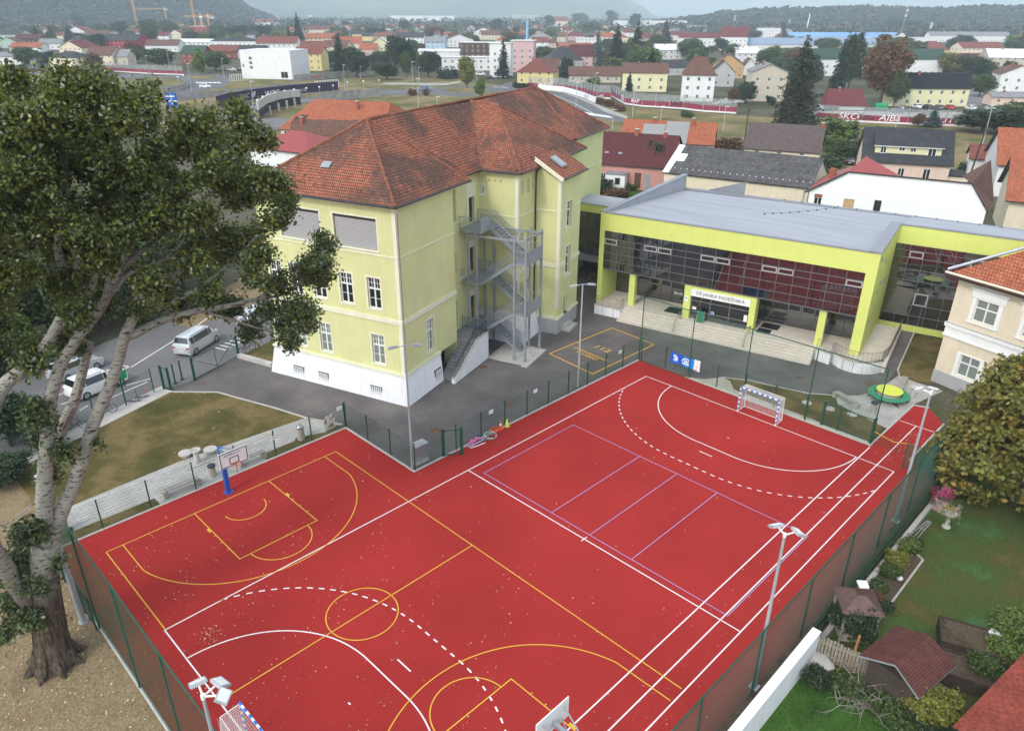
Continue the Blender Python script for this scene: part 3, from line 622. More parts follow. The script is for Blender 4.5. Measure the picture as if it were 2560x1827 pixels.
def guards(a, b, inn, step=.85):
    a = Vector(a); b = Vector(b); n_ = int((b - a).length / step)
    for i in range(1, n_):
        p = a.lerp(b, i / n_); d = Vector(inn).normalized()
        sg.tube([p, p + Vector((0, 0, .22)), p + d * .16 + Vector((0, 0, .3)), p + d * .3 + Vector((0, 0, .2))], .022, 5)
sl = 4.6 / 6.4
guards((-13, .1, E + .6 * sl), (-.2, .1, E + .6 * sl), (0, 1, .7)); guards((-.2, .1, E + .6 * sl), (-.2, 9.2, E + .6 * sl), (-1, 0, .7)); guards((-1.5, 9.9, E + .55), (-1.5, 13.3, E + .55), (-1, 0, .8)); guards((-.6, 14.6, E + .5), (2.3, 14.6, E + .5), (0, 1, .7)); guards((2.2, 14.6, E + .5), (2.2, 28, E + .5), (-1, 0, .7)); guards((-.7, 33.5, E + .5), (-.7, 43, E + .5), (-1, 0, .7))
sg.build('snow_guard', MT['gutter'], roof)
sk = MB(); M_ = frameM((3.75, 19.6, 15.56), (0, 1, 0), (-.861, 0, .508)); sk.box(-.5, -.7, 0, .5, .7, .14, 0, M_); sk.box(-.42, -.6, .141, .42, .6, .16, 1, M_); sk.build('skylight', [MT['galv'], glassmat('skylight_glass', (.25, .28, .31, 1), 1.6, .1)], roof)
sk = MB(); M_ = frameM((-7.2, 1.9, 17.24), (1, 0, 0), (0, .81, .585)); sk.box(-.4, -.3, 0, .4, .3, .05, 0, M_); sk.build('roof_hatch', MT['galv'], roof)
gv = MB(); gv.bar((2.5, 17.47, 16.0), (5.2, 17.47, 14.44), .06, .3); gv.build('verge_board', MT['trim'], roof)

# stone stairs to the side door
st = thing('stone_stairs', 'grey stone stairs with a white side wall and dark railing against the yellow school', 'stairs', SO, SA)
b = MB(); n_ = 12
for i in range(n_):
    y = 4.9 + i * .29; b.box(.02, y, 0, 1.3, 8.4, (i + 1) * 2.2 / n_) if i == n_ - 1 else b.box(.02, y, i * 2.2 / n_ if i else 0, 1.3, y + .34, (i + 1) * 2.2 / n_)
b.box(.02, 8.401, 0, 1.3, 10.3, 2.2); b.box(-1.28, 7.8, 0, .018, 10.3, 2.19); b.build('steps', MT['tread'], st)
b = MB(); prof = [(4.55, 0), (10.35, 0), (10.35, 2.42), (8.3, 2.42), (4.55, .22)]
for x in (1.302, 1.62): pass
f1 = [(1.62, y, z) for y, z in prof]; f0 = [(1.302, y, z) for y, z in prof]; b.face(f1); b.face(f0[::-1])
for i in range(5): j = (i + 1) % 5; b.face([f0[i], f0[j], f1[j], f1[i]][::-1])
b.build('side_wall', MT['plinth'], st)
b = MB(); b.bar((1.46, 4.6, .27), (1.46, 8.3, 2.45), .4, .06, 0); b.bar((1.46, 8.3, 2.46), (1.46, 10.36, 2.46), .4, .06); b.build('coping', MT['concrete'], st)
b = MB(); MT['railblue'] = basic('dark_blue_rail', (.02, .03, .05, 1), .5, .4, .05)
p = [(1.46, 4.75, .4), (1.46, 8.3, 2.48), (1.46, 10.3, 2.48), (-.9, 10.3, 2.48)]
for dz in (.95, .15): b.tube([(x, y, z + dz) for x, y, z in p], .03, 6)
for a, c in zip(p[:-1], p[1:]):
    n_ = int((Vector(c) - Vector(a)).length / .22)
    for i in range(n_ + 1): q = Vector(a).lerp(Vector(c), i / n_); b.tube([q, q + Vector((0, 0, .95))], .014 if i % 4 else .026, 5)
b.build('railing', MT['railblue'], st)

# steel fire escape
fe = thing('fire_escape', 'galvanised steel fire escape zigzagging up the school wall on a concrete pad', 'fire escape', SO, SA)
b = MB(); b.box(1.63, 10.2, 0, 5.55, 14.0, .12); b.box(5.0, 9.95, 0, 5.55, 10.2, .12); b.build('concrete_pad', MT['concrete'], fe)
for (x, y, zt_) in ((-.55, 10.85, 11.0), (.35, 10.8, 11.0), (3.88, 10.8, 11.12), (4.93, 10.8, 11.12), (4.9, 13.9, 11.08), (3.86, 13.86, 11.1), (.3, 13.86, 11), (-.6, 13.8, 11)):
    b = MB(); b.box(x - .08, y - .08, .12, x + .08, y + .08, zt_); b.box(x - .15, y - .15, .12, x + .15, y + .15, .14); b.build('post', MT['galv'], fe)
b = MB()
for y in (10.8, 13.87): b.bar((-.6, y, 10.6), (4.95, y, 10.75), .1, .18)
b.bar((4.92, 10.8, 10.85), (4.92, 13.87, 10.85), .1, .18); b.build('top_beam', MT['galv'], fe)
def rail(mb, a, c, h=1.05, step=.12):
    a = Vector(a); c = Vector(c); mb.tube([a + Vector((0, 0, h)), c + Vector((0, 0, h))], .025, 6); mb.tube([a + Vector((0, 0, .1)), c + Vector((0, 0, .1))], .015, 5)
    n_ = max(1, int((c - a).length / step))
    for i in range(n_ + 1): q = a.lerp(c, i / n_); mb.tube([q, q + Vector((0, 0, h))], .012 if i % 8 else .022, 5)
MT['grate'] = basic('steel_grating', (.30, .34, .38, 1), .5, .4, .12, 3, metal=.3)
for z in (11.05, 6.58, 2.2):
    b = MB(); b.box(-1.25, 10.8, z - .1, .75, 13.9, z - .02) if z > 3 else b.box(-1.25, 10.4, z - .1, .75, 13.9, z - .02); b.build('landing', MT['grate'], fe)
    b = MB(); b.bar((-1.25, 10.78, z - .09), (.75, 10.78, z - .09), .05, .2); b.bar((.76, 10.8, z - .09), (.76, 13.9, z - .09), .05, .2); rail(b, (-1.25, 10.8, z), (.7, 10.8, z)); rail(b, (-1.2, 13.85, z), (.7, 13.85, z))
    b.build('landing_rail', MT['galv'], fe)
for z in (8.8, 4.35):
    b = MB(); b.box(3.7, 10.8, z - .1, 5.0, 13.9, z - .02); b.build('landing', MT['grate'], fe)
    b = MB(); b.box(4.99, 10.9, z - .15, 5.03, 13.8, z + 1.0); b.build('steel_panel', MT['galv'], fe)
    b = MB(); rail(b, (3.9, 10.8, z), (4.93, 10.8, z)); rail(b, (3.9, 13.88, z), (4.93, 13.88, z)); b.bar((3.7, 10.78, z - .09), (5, 10.78, z - .09), .05, .2); b.build('landing_rail', MT['galv'], fe)
b = MB(); b.box(.74, 10.84, 11.05, .79, 12.3, 12.15); b.build('steel_panel', MT['galv'], fe)
def flight(xa, za_, xb, zb_, y0, y1):
    f = MB()
    for y in (y0, y1): f.bar((xa, y, za_ - .06), (xb, y, zb_ - .06), .04, .24)
    n_ = max(2, int(abs(za_ - zb_) / .18))
    for i in range(n_):
        t = (i + .5) / n_; x = xa + (xb - xa) * t; z = za_ + (zb_ - za_) * t; f.box(x - .14, y0, z - .03, x + .14, y1, z)
    fo = f.build('stair_flight', MT['grate'], fe)
    f = MB()
    for y in (y0, y1): rail(f, (xa, y, za_), (xb, y, zb_), 1.0, .13)
    f.build('stair_rail', MT['galv'], fo)
for zt_, zm, zb_ in ((11.03, 8.78, 6.56), (6.56, 4.33, 2.18)):
    flight(.75, zt_, 3.72, zm, 12.5, 13.75); flight(3.72, zm, .75, zb_, 10.9, 12.15)
flight(.75, 2.18, 3.75, .12, 12.3, 13.5)
# ------------------------------------------------------------------ the lime green glass-fronted building
MT['lime'] = wallmat('lime_render', (.62, .67, .185, 1), .03, .05)
def membrane():
    m, n, b = nmat('grey_membrane_roof'); b.inputs['Roughness'].default_value = .6; b.inputs['Specular IOR Level'].default_value = .2
    t = n.nodes.new('ShaderNodeTexBrick'); n.links.new(uvvec(n), t.inputs['Vector']); t.inputs['Scale'].default_value = 1; t.inputs['Brick Width'].default_value = 60; t.inputs['Row Height'].default_value = 2.1; t.inputs['Mortar Size'].default_value = .03; t.inputs['Mortar Smooth'].default_value = .6
    t.inputs['Color1'].default_value = (.37, .38, .415, 1); t.inputs['Color2'].default_value = (.345, .355, .39, 1); t.inputs['Mortar'].default_value = (.27, .28, .31, 1)
    g = n.nodes.new('ShaderNodeNewGeometry'); mp = n.nodes.new('ShaderNodeMapping'); n.links.new(g.outputs['Position'], mp.inputs[0]); mp.inputs['Rotation'].default_value = (0, 0, R(35)); mp.inputs['Scale'].default_value = (.12, .7, 1)
    o = mixc(n, 1.0, t.outputs['Color'], ramp(n, noise(n, 1, 5, .65, mp.outputs[0]), [(.35, (.9,) * 3), (.65, (1.08,) * 3)]), 'MULTIPLY'); n.links.new(o, b.inputs['Base Color']); return m
MT['roofgrey'] = membrane()
MT['flash'] = basic('grey_flashing', (.23, .24, .265, 1), .5, .4, .06)
MT['mull'] = basic('mullion_aluminium', (.15, .145, .145, 1), .45, .4, .04)
MT['glassd'] = glassmat('dark_facade_glass', (.012, .012, .014, 1), 2.6, .012)
MT['step'] = basic('pale_step_stone', (.60, .54, .46, 1), .85, .2, .08, 1, fine=.06)
MT['wallwhite'] = pavemat('white_block_wall', (.80, .80, .81, 1), (.77, .77, .78, 1), (.5, .5, .5, 1), .5, .25)
MT['letter'] = basic('black_lettering', (.01, .01, .012, 1), .5, .3, 0)
nb = thing('glass_building', 'modern lime green building with a dark glass front, entrance steps and flat grey roof', 'school building', NO, NA)
def roofz(x, y):   # the roof falls to the back, most at the left
    return 10.0 - max(0, y) / 21.5 * (1.6 - .15 * x / 25)
mb = MB(); fl = .95; GX0, GX1, GZ0, GZ1, GY = .36, 24.12, 4.36, 8.22, .32
wb = lambda *a: mb.box(*a)
mb.box(-.13, 0, 0, .36, 21.8, 10.0)                         # left end wall, carried up as a parapet
mb.box(.36, 0, 8.22, 24.12, .5, 9.95); mb.box(24.12, 0, 0, 24.95, 11.0, 9.95)
mb.box(.36, .5, 8.22, 24.12, 21, 8.32); mb.box(.36, 21.3, 0, 34.5, 21.7, 8.5)
mb.box(24.95, 11.0, 8.28, 36, 11.4, 9.95); mb.box(24.95, 10.98, 0, 36, 11.4, .62); mb.box(33.6, 11.4, .62, 36, 11.9, 8.28)
for x in (3.2, 21.15): mb.box(x, .36, fl, x + .6, .9, 4.36)
mb.build('wall', MT['lime'], nb)
b = MB(); b.box(.361, .34, 4.2, 24.119, 3.7, 4.34); b.build('soffit', MT['flash'], nb)
b = MB(); nx, ny = 14, 10
for j in range(ny):
    for i in range(nx):
        x0, x1 = .36 + i * 24.59 / nx, .36 + (i + 1) * 24.59 / nx; y0, y1 = j * 21.6 / ny, (j + 1) * 21.6 / ny
        b.face([(x0, y0, roofz(x0, y0) - .1), (x1, y0, roofz(x1, y0) - .1), (x1, y1, roofz(x1, y1) - .1), (x0, y1, roofz(x0, y1) - .1)])
b.face([(24.95, 11.2, 9.85), (36, 11.2, 9.85), (36, 21.6, 8.5), (24.95, 21.6, 8.5)])
b.build('roof', MT['roofgrey'], nb)
b = MB(); b.box(-.2, -.06, 10.0, .42, 21.9, 10.1); b.box(.42, -.06, 9.95, 24.4, .35, 10.05); b.box(24.08, -.06, 9.955, 25.02, 11.3, 10.14); b.box(25.02, 10.94, 9.95, 36.1, 11.3, 10.06); b.box(.42, 21.2, 8.38, 36.1, 21.8, 8.56); b.box(-.19, -.02, 4, -.132, -.0, 4.01)
b.box(-.2, 14, 8, -.19, 21.9, 10.0); b.build('flashing', MT['flash'], nb)
b = MB(); b.face([(.365, .35, 9.85), (.365, 21.6, 8.3), (.365, 21.6, 10.0), (.365, .35, 10.0)][::-1]); b.build('parapet_face', MT['roofgrey'], nb)
b = MB()
for i in range(9): p = (12.5 + i * .62, 11.5 - .6 * math.sin(i * .45) + i * 1.15, 0); z = roofz(p[0], p[1]) - .09; b.box(p[0] - .07, p[1] - .07, z, p[0] + .07, p[1] + .07, z + .1)
for i in range(12): x = 12 + i * 1.9; b.box(x - .06, 21.35, 8.56, x + .06, 21.47, 8.66)
b.tube([(12.5 + i * .62, 11.5 - .6 * math.sin(i * .45) + i * 1.15, roofz(12.5 + i * .62, 11.5 + i * 1.15) + .02) for i in range(9)], .012, 4); b.build('lightning_rod_line', MT['dark'], nb)
b = MB(); b.face([(3.2, 21.9, 8.4), (7.4, 21.9, 8.4), (7.4, 21.9, 9.9), (3.2, 21.9, 8.5)]); b.box(3.2, 21.9, 8.0, 7.4, 22.0, 8.45); b.bar((3.2, 21.95, 8.55), (7.4, 21.95, 9.95), .2, .08, 0); b.build('roof_screen', MT['flash'], nb)
# curtain wall of the upper floor
def curtain(parent, x0, x1, y, z0, z1, cols, rows, opens=(), name='glazing', ydir=1):
    b = MB(); dx = (x1 - x0) / cols
    tilt = []
    for i in range(cols):
        for j in range(len(rows) - 1):
            ya = y + .05 + random.uniform(-.004, .004)
            zA, zB = z0 + (z1 - z0) * rows[j], z0 + (z1 - z0) * rows[j + 1]; t = random.uniform(-.009, .009)
            b.face([(x0 + i * dx, ya, zA), (x0 + (i + 1) * dx, ya + t, zA), (x0 + (i + 1) * dx, ya + t, zB), (x0 + i * dx, ya, zB)])
    g = b.build(name, MT['glassd'], parent); b = MB()
    for i in range(cols + 1): x = x0 + i * dx; b.box(x - .019, y - .04, z0, x + .019, y + .03, z1)
    for r_ in rows: z = z0 + (z1 - z0) * r_; b.box(x0, y - .038, z - .017, x1, y + .03, z + .017)
    b.build('mullion', MT['mull'], g)
    for i, j in opens:
        xa, xb = x0 + i * dx + .05, x0 + (i + 1) * dx - .05; zA, zB = z0 + (z1 - z0) * rows[j] + .04, z0 + (z1 - z0) * rows[j + 1] - .04; b = MB(); f = .09
        for q in ((xa, xb, zA, zA + f), (xa, xb, zB - f, zB), (xa, xa + f, zA + f, zB - f), (xb - f, xb, zA + f, zB - f)): b.box(q[0], y - .05, q[2], q[1], y - .039, q[3])
        b.build('vent_window', basic('vent_frame', (.42, .40, .39, 1), .5, .4, 0) if 'ventf' not in MT else MT['ventf'], g)
    return g
MT['ventf'] = basic('vent_frame', (.42, .40, .39, 1), .5, .4, 0)
curtain(nb, GX0, GX1, .14, GZ0, GZ1, 17, [0, .215, .43, .645, .8, 1], [(0, 3), (3, 3), (4, 3), (7, 3), (8, 3), (11, 3), (12, 3), (16, 3)])
curtain(nb, .36, 8.95, 3.6, fl, 4.3, 7, [0, .1, .45, .75, 1], [(3, 2), (4, 2)], 'ground_floor_glazing'); curtain(nb, 15.3, 24.12, 3.6, fl, 4.3, 7, [0, .1, .45, .75, 1], [(2, 2), (3, 2)], 'ground_floor_glazing')
curtain(nb, 24.95, 33.6, 11.03, .64, 8.27, 7, [0, .12, .26, .42, .56, .7, .84, .93, 1], [(1, 6), (2, 2), (5, 6)], 'wing_glazing')
# entrance box with its name sign
b = MB(); b.box(8.95, .22, fl, 9.62, 3.5, 4.24); b.box(15.2, .22, fl, 15.75, 3.5, 4.24); b.box(9.62, .22, 3.8, 15.2, 3.5, 4.24); en = b.build('entrance_porch', MT['lime'], nb)
b = MB(); b.box(15.76, 1.2, fl, 15.78, 3.3, 3.9); b.box(15.75, 1.0, 3.9, 15.8, 3.5, 4.0); b.build('side_glass', MT['glassd'], en)
b = MB(); b.box(9.62, .16, 3.3, 15.22, .21, 3.98); sg_ = b.build('name_sign', MT['white'], en)
text('lettering', 'OŠ JANKA PADEŽNIKA', .44, MT['letter'], en, frameM((12.42, .155, 3.64), (1, 0, 0), (0, 0, 1)), .003, sx=1.02)
b = MB(); b.box(9.63, .55, fl, 15.19, .58, 3.29); gd = b.build('entrance_glass', MT['glassd'], en)
b = MB()
for x in (9.66, 11.5, 13.35, 15.16): b.box(x - .04, .48, fl, x + .04, .545, 3.29)
for z in (fl + .05, fl + .75, 2.75, 3.26): b.box(9.63, .482, z - .035, 15.19, .543, z + .035)
b.build('frame', MT['mull'], gd)
b = MB(); b.box(9.8, .46, 1.9, 10.2, .478, 2.15); b.box(11.65, .46, 1.75, 11.95, .478, 2.0); b.box(14.75, .46, 1.7, 15.08, .478, 2.35); b.box(9.1, .2, 2.6, 9.4, .219, 3.2); b.build('notice', MT['white'], en)
b = MB(); b.box(11.68, .44, 1.78, 11.9, .459, 1.96); b.box(9.15, .18, 2.9, 9.3, .199, 3.05); b.build('notice_symbol', basic('blue_print', (.02, .25, .6, 1), .5), en)
b = MB(); b.box(6.8, 3.5, 1.9, 7.2, 3.52, 2.15); b.box(7.3, 3.5, 1.9, 7.7, 3.52, 2.15); b.build('door_sticker', MT['white'], nb)
# terrace and steps
b = MB(); b.box(-.1, .02, 0, 24.1, 3.62, fl); b.box(3.17, -.45, 0, 21.45, .02, fl)
for i in range(5): b.box(3.17 + .02, -.45 - .33 * (i + 1), 0, 21.45 + .02 * i, -.45 - .33 * i, fl - (i + 1) * .158)
b.box(24.12, -.2, 0, 27.2, 9.2, fl - .15); b.build('steps', MT['step'], nb)
b = MB(); b.box(.36, -1.35, 0, 3.16, .0, .9); b.build('ramp_wall', MT['wallwhite'], nb); b = MB(); b.box(.3, -1.4, .9, 3.165, .018, .96); b.build('ramp_top', MT['step'], nb)
tx, ty, tr_ = 24.9, .55, 2.15
b = MB(); po = [(21.5, -.6), (22.9, -1.05)] + [(tx + tr_ * math.cos(R(a)), ty + tr_ * math.sin(R(a))) for a in range(205, 345, 10)] + [(27.0, .3), (27.0, .02), (21.5, .02)]; b.prism(po, 0, .93); b.build('terrace_wall', MT['wallwhite'], nb)
b = MB(); b.prism([(24.12 + (x - 24.12) * 1.0, y) for x, y in po], .931, .97); b.build('terrace_top', MT['step'], nb)
def handrail(pts, h=.95, st=.12, m='galv', name='railing'):
    b = MB(); b.tube([(x, y, z + h) for x, y, z in pts], .024, 6); b.tube([(x, y, z + .1) for x, y, z in pts], .014, 5)
    for a, c in zip(pts[:-1], pts[1:]):
        a = Vector(a); c = Vector(c); n_ = max(1, int((c - a).length / st))
        for i in range(n_ + 1): q = a.lerp(c, i / n_); b.tube([q, q + Vector((0, 0, h))], .009 if i % 6 else .02, 4)
    return b.build(name, MT['rail'], nb)
MT['rail'] = basic('brown_steel_rail', (.20, .17, .15, 1), .5, .4, .05)
handrail([(.5, -1.3, .96), (3.1, -1.3, .96), (3.1, -.2, .96)])
handrail([(21.6, -.5, .97), (22.9, -.98, .97)] + [(tx + 2.08 * math.cos(R(a)), ty + 2.08 * math.sin(R(a)), .97) for a in range(205, 345, 10)] + [(27.05, 1.5, .9), (27.1, 9, .85)])
for x in (8.95, 15.6):
    b = MB()
    for dx in (0, .12): b.tube([(x + dx, -1.9, .1), (x + dx, -1.9, .95), (x + dx, -.5, 1.75), (x + dx, -.3, 1.75), (x + dx, -.3, fl)], .024, 6)
    b.build('stair_rail', MT['rail'], nb)
b = MB(); b.box(6.9, .7, fl, 8.9, 2.3, fl + .015); b.box(16.0, .5, fl, 17.2, 1.7, fl + .015); b.box(16.0, 1.9, fl, 17.6, 3.3, fl + .015); b.build('door_mat', MT['black'], nb)
# lamps and vents on the side wall
b = MB()
for y, z in ((1.2, 9.0), (3.9, 6.2), (4.0, 3.9), (6.8, 5.6), (1.8, 3.3)): b.box(24.951, y, z, 25.05, y + .12, z + .38)
b.build('wall_lamp', MT['galv'], nb)
for y, z in ((5.0, 7.8), (3.4, 5.4), (3.3, 3.3)):
    b = MB(); b.box(24.95, y, z, 24.965, y + .4, z + .5); b.build('wall_opening', MT['flash'], nb)
# link to the old school, with a canopy below
b = MB(); b.box(-8.6, 8.2, 7.55, -.14, 12.4, 8.42); b.box(-8.6, 8.4, 3.2, -8.3, 12.4, 7.55); lk = b.build('link_fascia', MT['lime'], nb)
b = MB(); b.box(-8.7, 8.1, 8.42, -.2, 12.5, 8.5); b.build('link_roof', MT['roofgrey'], nb)
curtain(nb, -8.3, -.14, 8.6, 2.7, 7.55, 7, [0, .15, .35, .55, .8, 1], (), 'link_glazing')
b = MB(); MT['canopy'] = slatmat('ribbed_canopy', (.30, .31, .33, 1), (.14, .14, .15, 1), .22); b.box(-8.4, 6.6, 2.5, -.2, 8.5, 2.62); b.build('canopy', MT['canopy'], nb)
b = MB(); b.box(-8.4, 11.5, 0, -.2, 12, 2.5); b.build('back_wall', MT['dark'], nb)
# ------------------------------------------------------------------ fences, nets, lamp posts
def wires(mb, p0, p1, z0, z1, style, step=.05, r=.003, zt=None):
    a = Vector((p0[0], p0[1], 0)); b = Vector((p1[0], p1[1], 0)); L = (b - a).length; d = (b - a) / L
    T = lambda s, z: a + d * s + Vector((0, 0, z))
    if style == 'panel':
        n = int(L / step)
        for i in range(n + 1): s = L * i / n; mb.tube([T(s, z0), T(s, z1)], r, 3, 0, False, False)
        k = int((z1 - z0) / .2)
        for i in range(k + 1): z = z0 + (z1 - z0) * i / k; mb.tube([T(0, z), T(L, z)], r * 1.7, 3, 0, False, False)
    elif style == 'square':
        n = int(L / step); k = int((z1 - z0) / step)
        for i in range(n + 1): s = L * i / n; mb.tube([T(s, z0), T(s, z1)], r, 3, 0, False, False)
        for i in range(k + 1): z = z0 + (z1 - z0) * i / k; mb.tube([T(0, z), T(L, z)], r, 3, 0, False, False)
    else:
        H = z1 - z0; n = int((L + H) / step)
        for i in range(1, n):
            s = i * step
            sa, za_ = (s, z0) if s <= L else (L, z0 + s - L); sb, zb = (s - H, z1) if s - H >= 0 else (0, z0 + s)
            mb.tube([T(sa, za_), T(sb, zb)], r, 3, 0, False, False); mb.tube([T(L - sa, za_), T(L - sb, zb)], r, 3, 0, False, False)
def fence(name, label, pts, h, style, m='wire', step=.05, r=.003, post=.04, spacing=2.5, z0=.06, rail=True, posts=None, cat='fence', pm='green', group=None, square=True):
    t = thing(name, label, cat, (pts[0][0], pts[0][1], 0), 0, group); o = Vector((pts[0][0], pts[0][1], 0)); P = [Vector((p[0], p[1], 0)) - o for p in pts]
    mb = MB()
    for a, b in zip(P[:-1], P[1:]): wires(mb, a, b, z0, h - .04, style, step, r)
    mb.build('mesh_panel' if style != 'net' else 'net', MT[m], t, uv=False)
    if rail:
        mb = MB()
        for a, b in zip(P[:-1], P[1:]): mb.tube([(a.x, a.y, h), (b.x, b.y, h)], post * .8, 6)
        mb.build('top_rail', MT[pm], t)
    done = set()
    for a, b in zip(P[:-1], P[1:]):
        n = max(1, round((b - a).length / spacing))
        for i in range(n + 1):
            q = a.lerp(b, i / n); k = (round(q.x, 1), round(q.y, 1))
            if k in done: continue
            done.add(k); mb = MB()
            if square: mb.box(q.x - post, q.y - post, -.06, q.x + post, q.y + post, h + .04)
            else: mb.cyl(q.x, q.y, -.06, h + .04, post, 8)
            mb.build('post', MT[pm], t)
    return t
fence('mesh_fence', 'low green welded mesh fence beside the tarmac yard and the lamp posts', [(-2.45, 2.3), (-2.45, -18.9)], 2.05, 'panel', spacing=2.45, rail=False, post=.035, r=.0035)
fence('mesh_fence', 'short green mesh fence behind the grey cabinet at the court corner', [(-2.45, -20.1), (-2.45, -22.5), (-10.45, -22.55)], 2.05, 'panel', spacing=2.7, rail=False, post=.035, r=.0035)
fence('mesh_fence', 'green mesh fence between the paved path and the basketball hoop', [(-10.5, -22.6), (-10.5, -42.1)], 2.0, 'panel', spacing=2.6, rail=False, post=.035, r=.0035)
fence('mesh_fence', 'low green mesh fence with a blue banner in front of the glass building', [(-2.3, 2.45), (17.5, 2.6)], 2.0, 'panel', spacing=2.47, rail=False, post=.035, r=.003, z0=.05)
fence('net_fence', 'tall green ball net behind the far goal', [(-2.34, 2.22), (2.6, 2.25), (7.6, 2.3), (12.7, 2.35), (17.5, 2.42)], 5.85, 'square', 'net', .12, .006, .045, 99, 1.9, square=False)
fence('net_fence', 'tall green ball net along the sandy ground below the big tree', [(-7.3, -42.3), (-2.37, -42.2), (2.68, -42.18), (7.7, -42.2), (12.7, -42.2), (17.5, -42.2), (22.2, -42.2)], 5.95, 'chain', 'net', .1, .0035, .05, 99, .1, square=False)
fence('mesh_fence', 'low green mesh fence behind the leaning lamp post by the big tree', [(-10.4, -42.35), (-2.4, -42.35)], 2.0, 'chain', 'wire', .07, .003, .035, 1.6)
fence('chain_link_fence', 'green chain link fence along the gardens on the running lane side', [(22.2, .8), (22.2, -42)], 3.72, 'chain', 'wire', .066, .0035, .05, 4.85, .05, square=False)
fence('mesh_fence', 'green mesh fence between the parking street and the dry lawn', [(-25.94, -30.3), (-25.2, -32.7), (-23.47, -37.7), (-21.3, -44)], 2.0, 'panel', spacing=2.6, rail=False, post=.035, r=.0035)
fence('garden_net', 'green mesh screen at the end of the running lane beside the maple', [(20.2, .9), (22.2, .8), (22.6, 4.0)], 1.9, 'chain', 'net', .05, .005, .03, 9)
# gates
def gate(name, label, a, b, h, kind='leaf', w=.05, diag=()):
    a = Vector((a[0], a[1], 0)); b = Vector((b[0], b[1], 0)); t = thing(name, label, 'gate', a); d = b - a; mb = MB()
    mb.bar((0, 0, .1), d + Vector((0, 0, .1)), w, w); mb.bar((0, 0, h), d + Vector((0, 0, h)), w, w); mb.bar((0, 0, .1), (0, 0, h), w, w, up=(1, 0, 0)); mb.bar(d + Vector((0, 0, .1)), d + Vector((0, 0, h)), w, w, up=(1, 0, 0))
    for s0, z0_, s1, z1_ in diag: mb.bar(d * s0 + Vector((0, 0, z0_)), d * s1 + Vector((0, 0, z1_)), w * .8, w * .8)
    mb.build('frame', MT['green'], t)
    if kind == 'leaf': m2 = MB(); wires(m2, (0, 0), d, .15, h - .05, 'panel', .08, .003); m2.build('mesh_panel', MT['wire'], t)
    for q, s in ((Vector((0, 0, 0)), .1), (d, .1)): p = MB(); p.box(q.x - s / 2 - .03, q.y - s / 2 - .03, 0, q.x + s / 2 + .03, q.y + s / 2 + .03, h + .12); p.build('gate_post', MT['green'], t)
    return t
gate('entrance_gate', 'wide green driveway gate with diagonal braces at the street', (-25.69, -27.1), (-27.45, -22.4), 1.9, diag=((.0, 1.85, .5, .2), (.5, .2, 1, 1.85), (.5, .15, .5, 1.85)))
gate('side_gate', 'small green pedestrian gate at the corner of the dry lawn', (-25.97, -29.5), (-25.2, -29.25), 1.9)
gate('court_gate', 'open green gate beside the coloured play equipment', (-2.45, -20.05), (-1.75, -19.0), 2.0)
gate('court_gate', 'wide green double gate panel below the tall net near the round table', (13.85, 2.62), (17.4, 2.6), 1.8, diag=((.36, .15, .36, 1.75), (.5, .15, .5, 1.75)))
for i, (x, y, l) in enumerate(((-26.27, -28.47, 'thick green bollard post next to the small lawn gate'), (-26.56, -27.78, 'thin green bollard post next to the driveway gate'))):
    b = MB(); b.box(-.05, -.05, 0, .05, .05, 1.7); b.box(-.15, -.15, 0, .15, .15, .04); tag(b.build('gate_bollard', MT['green'], None, (x, y, 0)), l, 'post')
# floodlight masts
def flood(x, y, h, dirs, label, tilt=0, rr=.075):
    t = thing('floodlight_mast', label, 'floodlight', (x, y, 0), 0, 'floodlight masts round the court'); b = MB(); b.tube([(0, 0, 0), (tilt * .5, 0, h * .5), (tilt, 0, h)], [rr * 1.25, rr, rr * .75], 12); b.box(-.2, -.2, -.02, .2, .2, .04); b.build('pole', MT['pole'], t)
    b = MB(); b.cyl(tilt, 0, h, h + .18, rr, 8)
    for a in dirs: d = Vector((math.cos(R(a)), math.sin(R(a)), 0)); b.tube([(tilt, 0, h + .1), Vector((tilt, 0, h + .14)) + d * .42], .035, 6)
    b.build('bracket', MT['white'], t)
    for a in dirs:
        d = Vector((math.cos(R(a)), math.sin(R(a)), 0)); s = Vector((-d.y, d.x, 0)); c = Vector((tilt, 0, h + .12)) + d * .62; u = (d * .86 - Vector((0, 0, .5))).normalized(); nn = s.cross(u)
        M_ = Matrix(((s.x, u.x, nn.x, c.x), (s.y, u.y, nn.y, c.y), (s.z, u.z, nn.z, c.z), (0, 0, 0, 1))); b = MB(); b.box(-.26, -.2, -.04, .26, .2, .05, 0, M_); hd = b.build('lamp_head', MT['pole'], t)
        b = MB(); b.box(-.22, -.16, -.055, .22, .16, -.042, 0, M_)
        for k in range(7): x_ = -.2 + k * .066; b.box(x_, -.17, .05, x_ + .02, .17, .09, 0, M_)
        b.build('lamp_glass', MT['white'], hd)
flood(22.05, -5.43, 8.55, (95, 180), 'floodlight mast behind the fence next to the maple')
flood(22.1, -22.52, 8.4, (150, 60), 'floodlight mast above the white garden wall')
flood(13.3, -42.55, 8.5, (45, 100, 170), 'floodlight mast beside the near goal below')
flood(-3.4, -42.63, 8.4, (120, 30), 'floodlight mast half hidden behind the big tree trunk', -.1, .12)
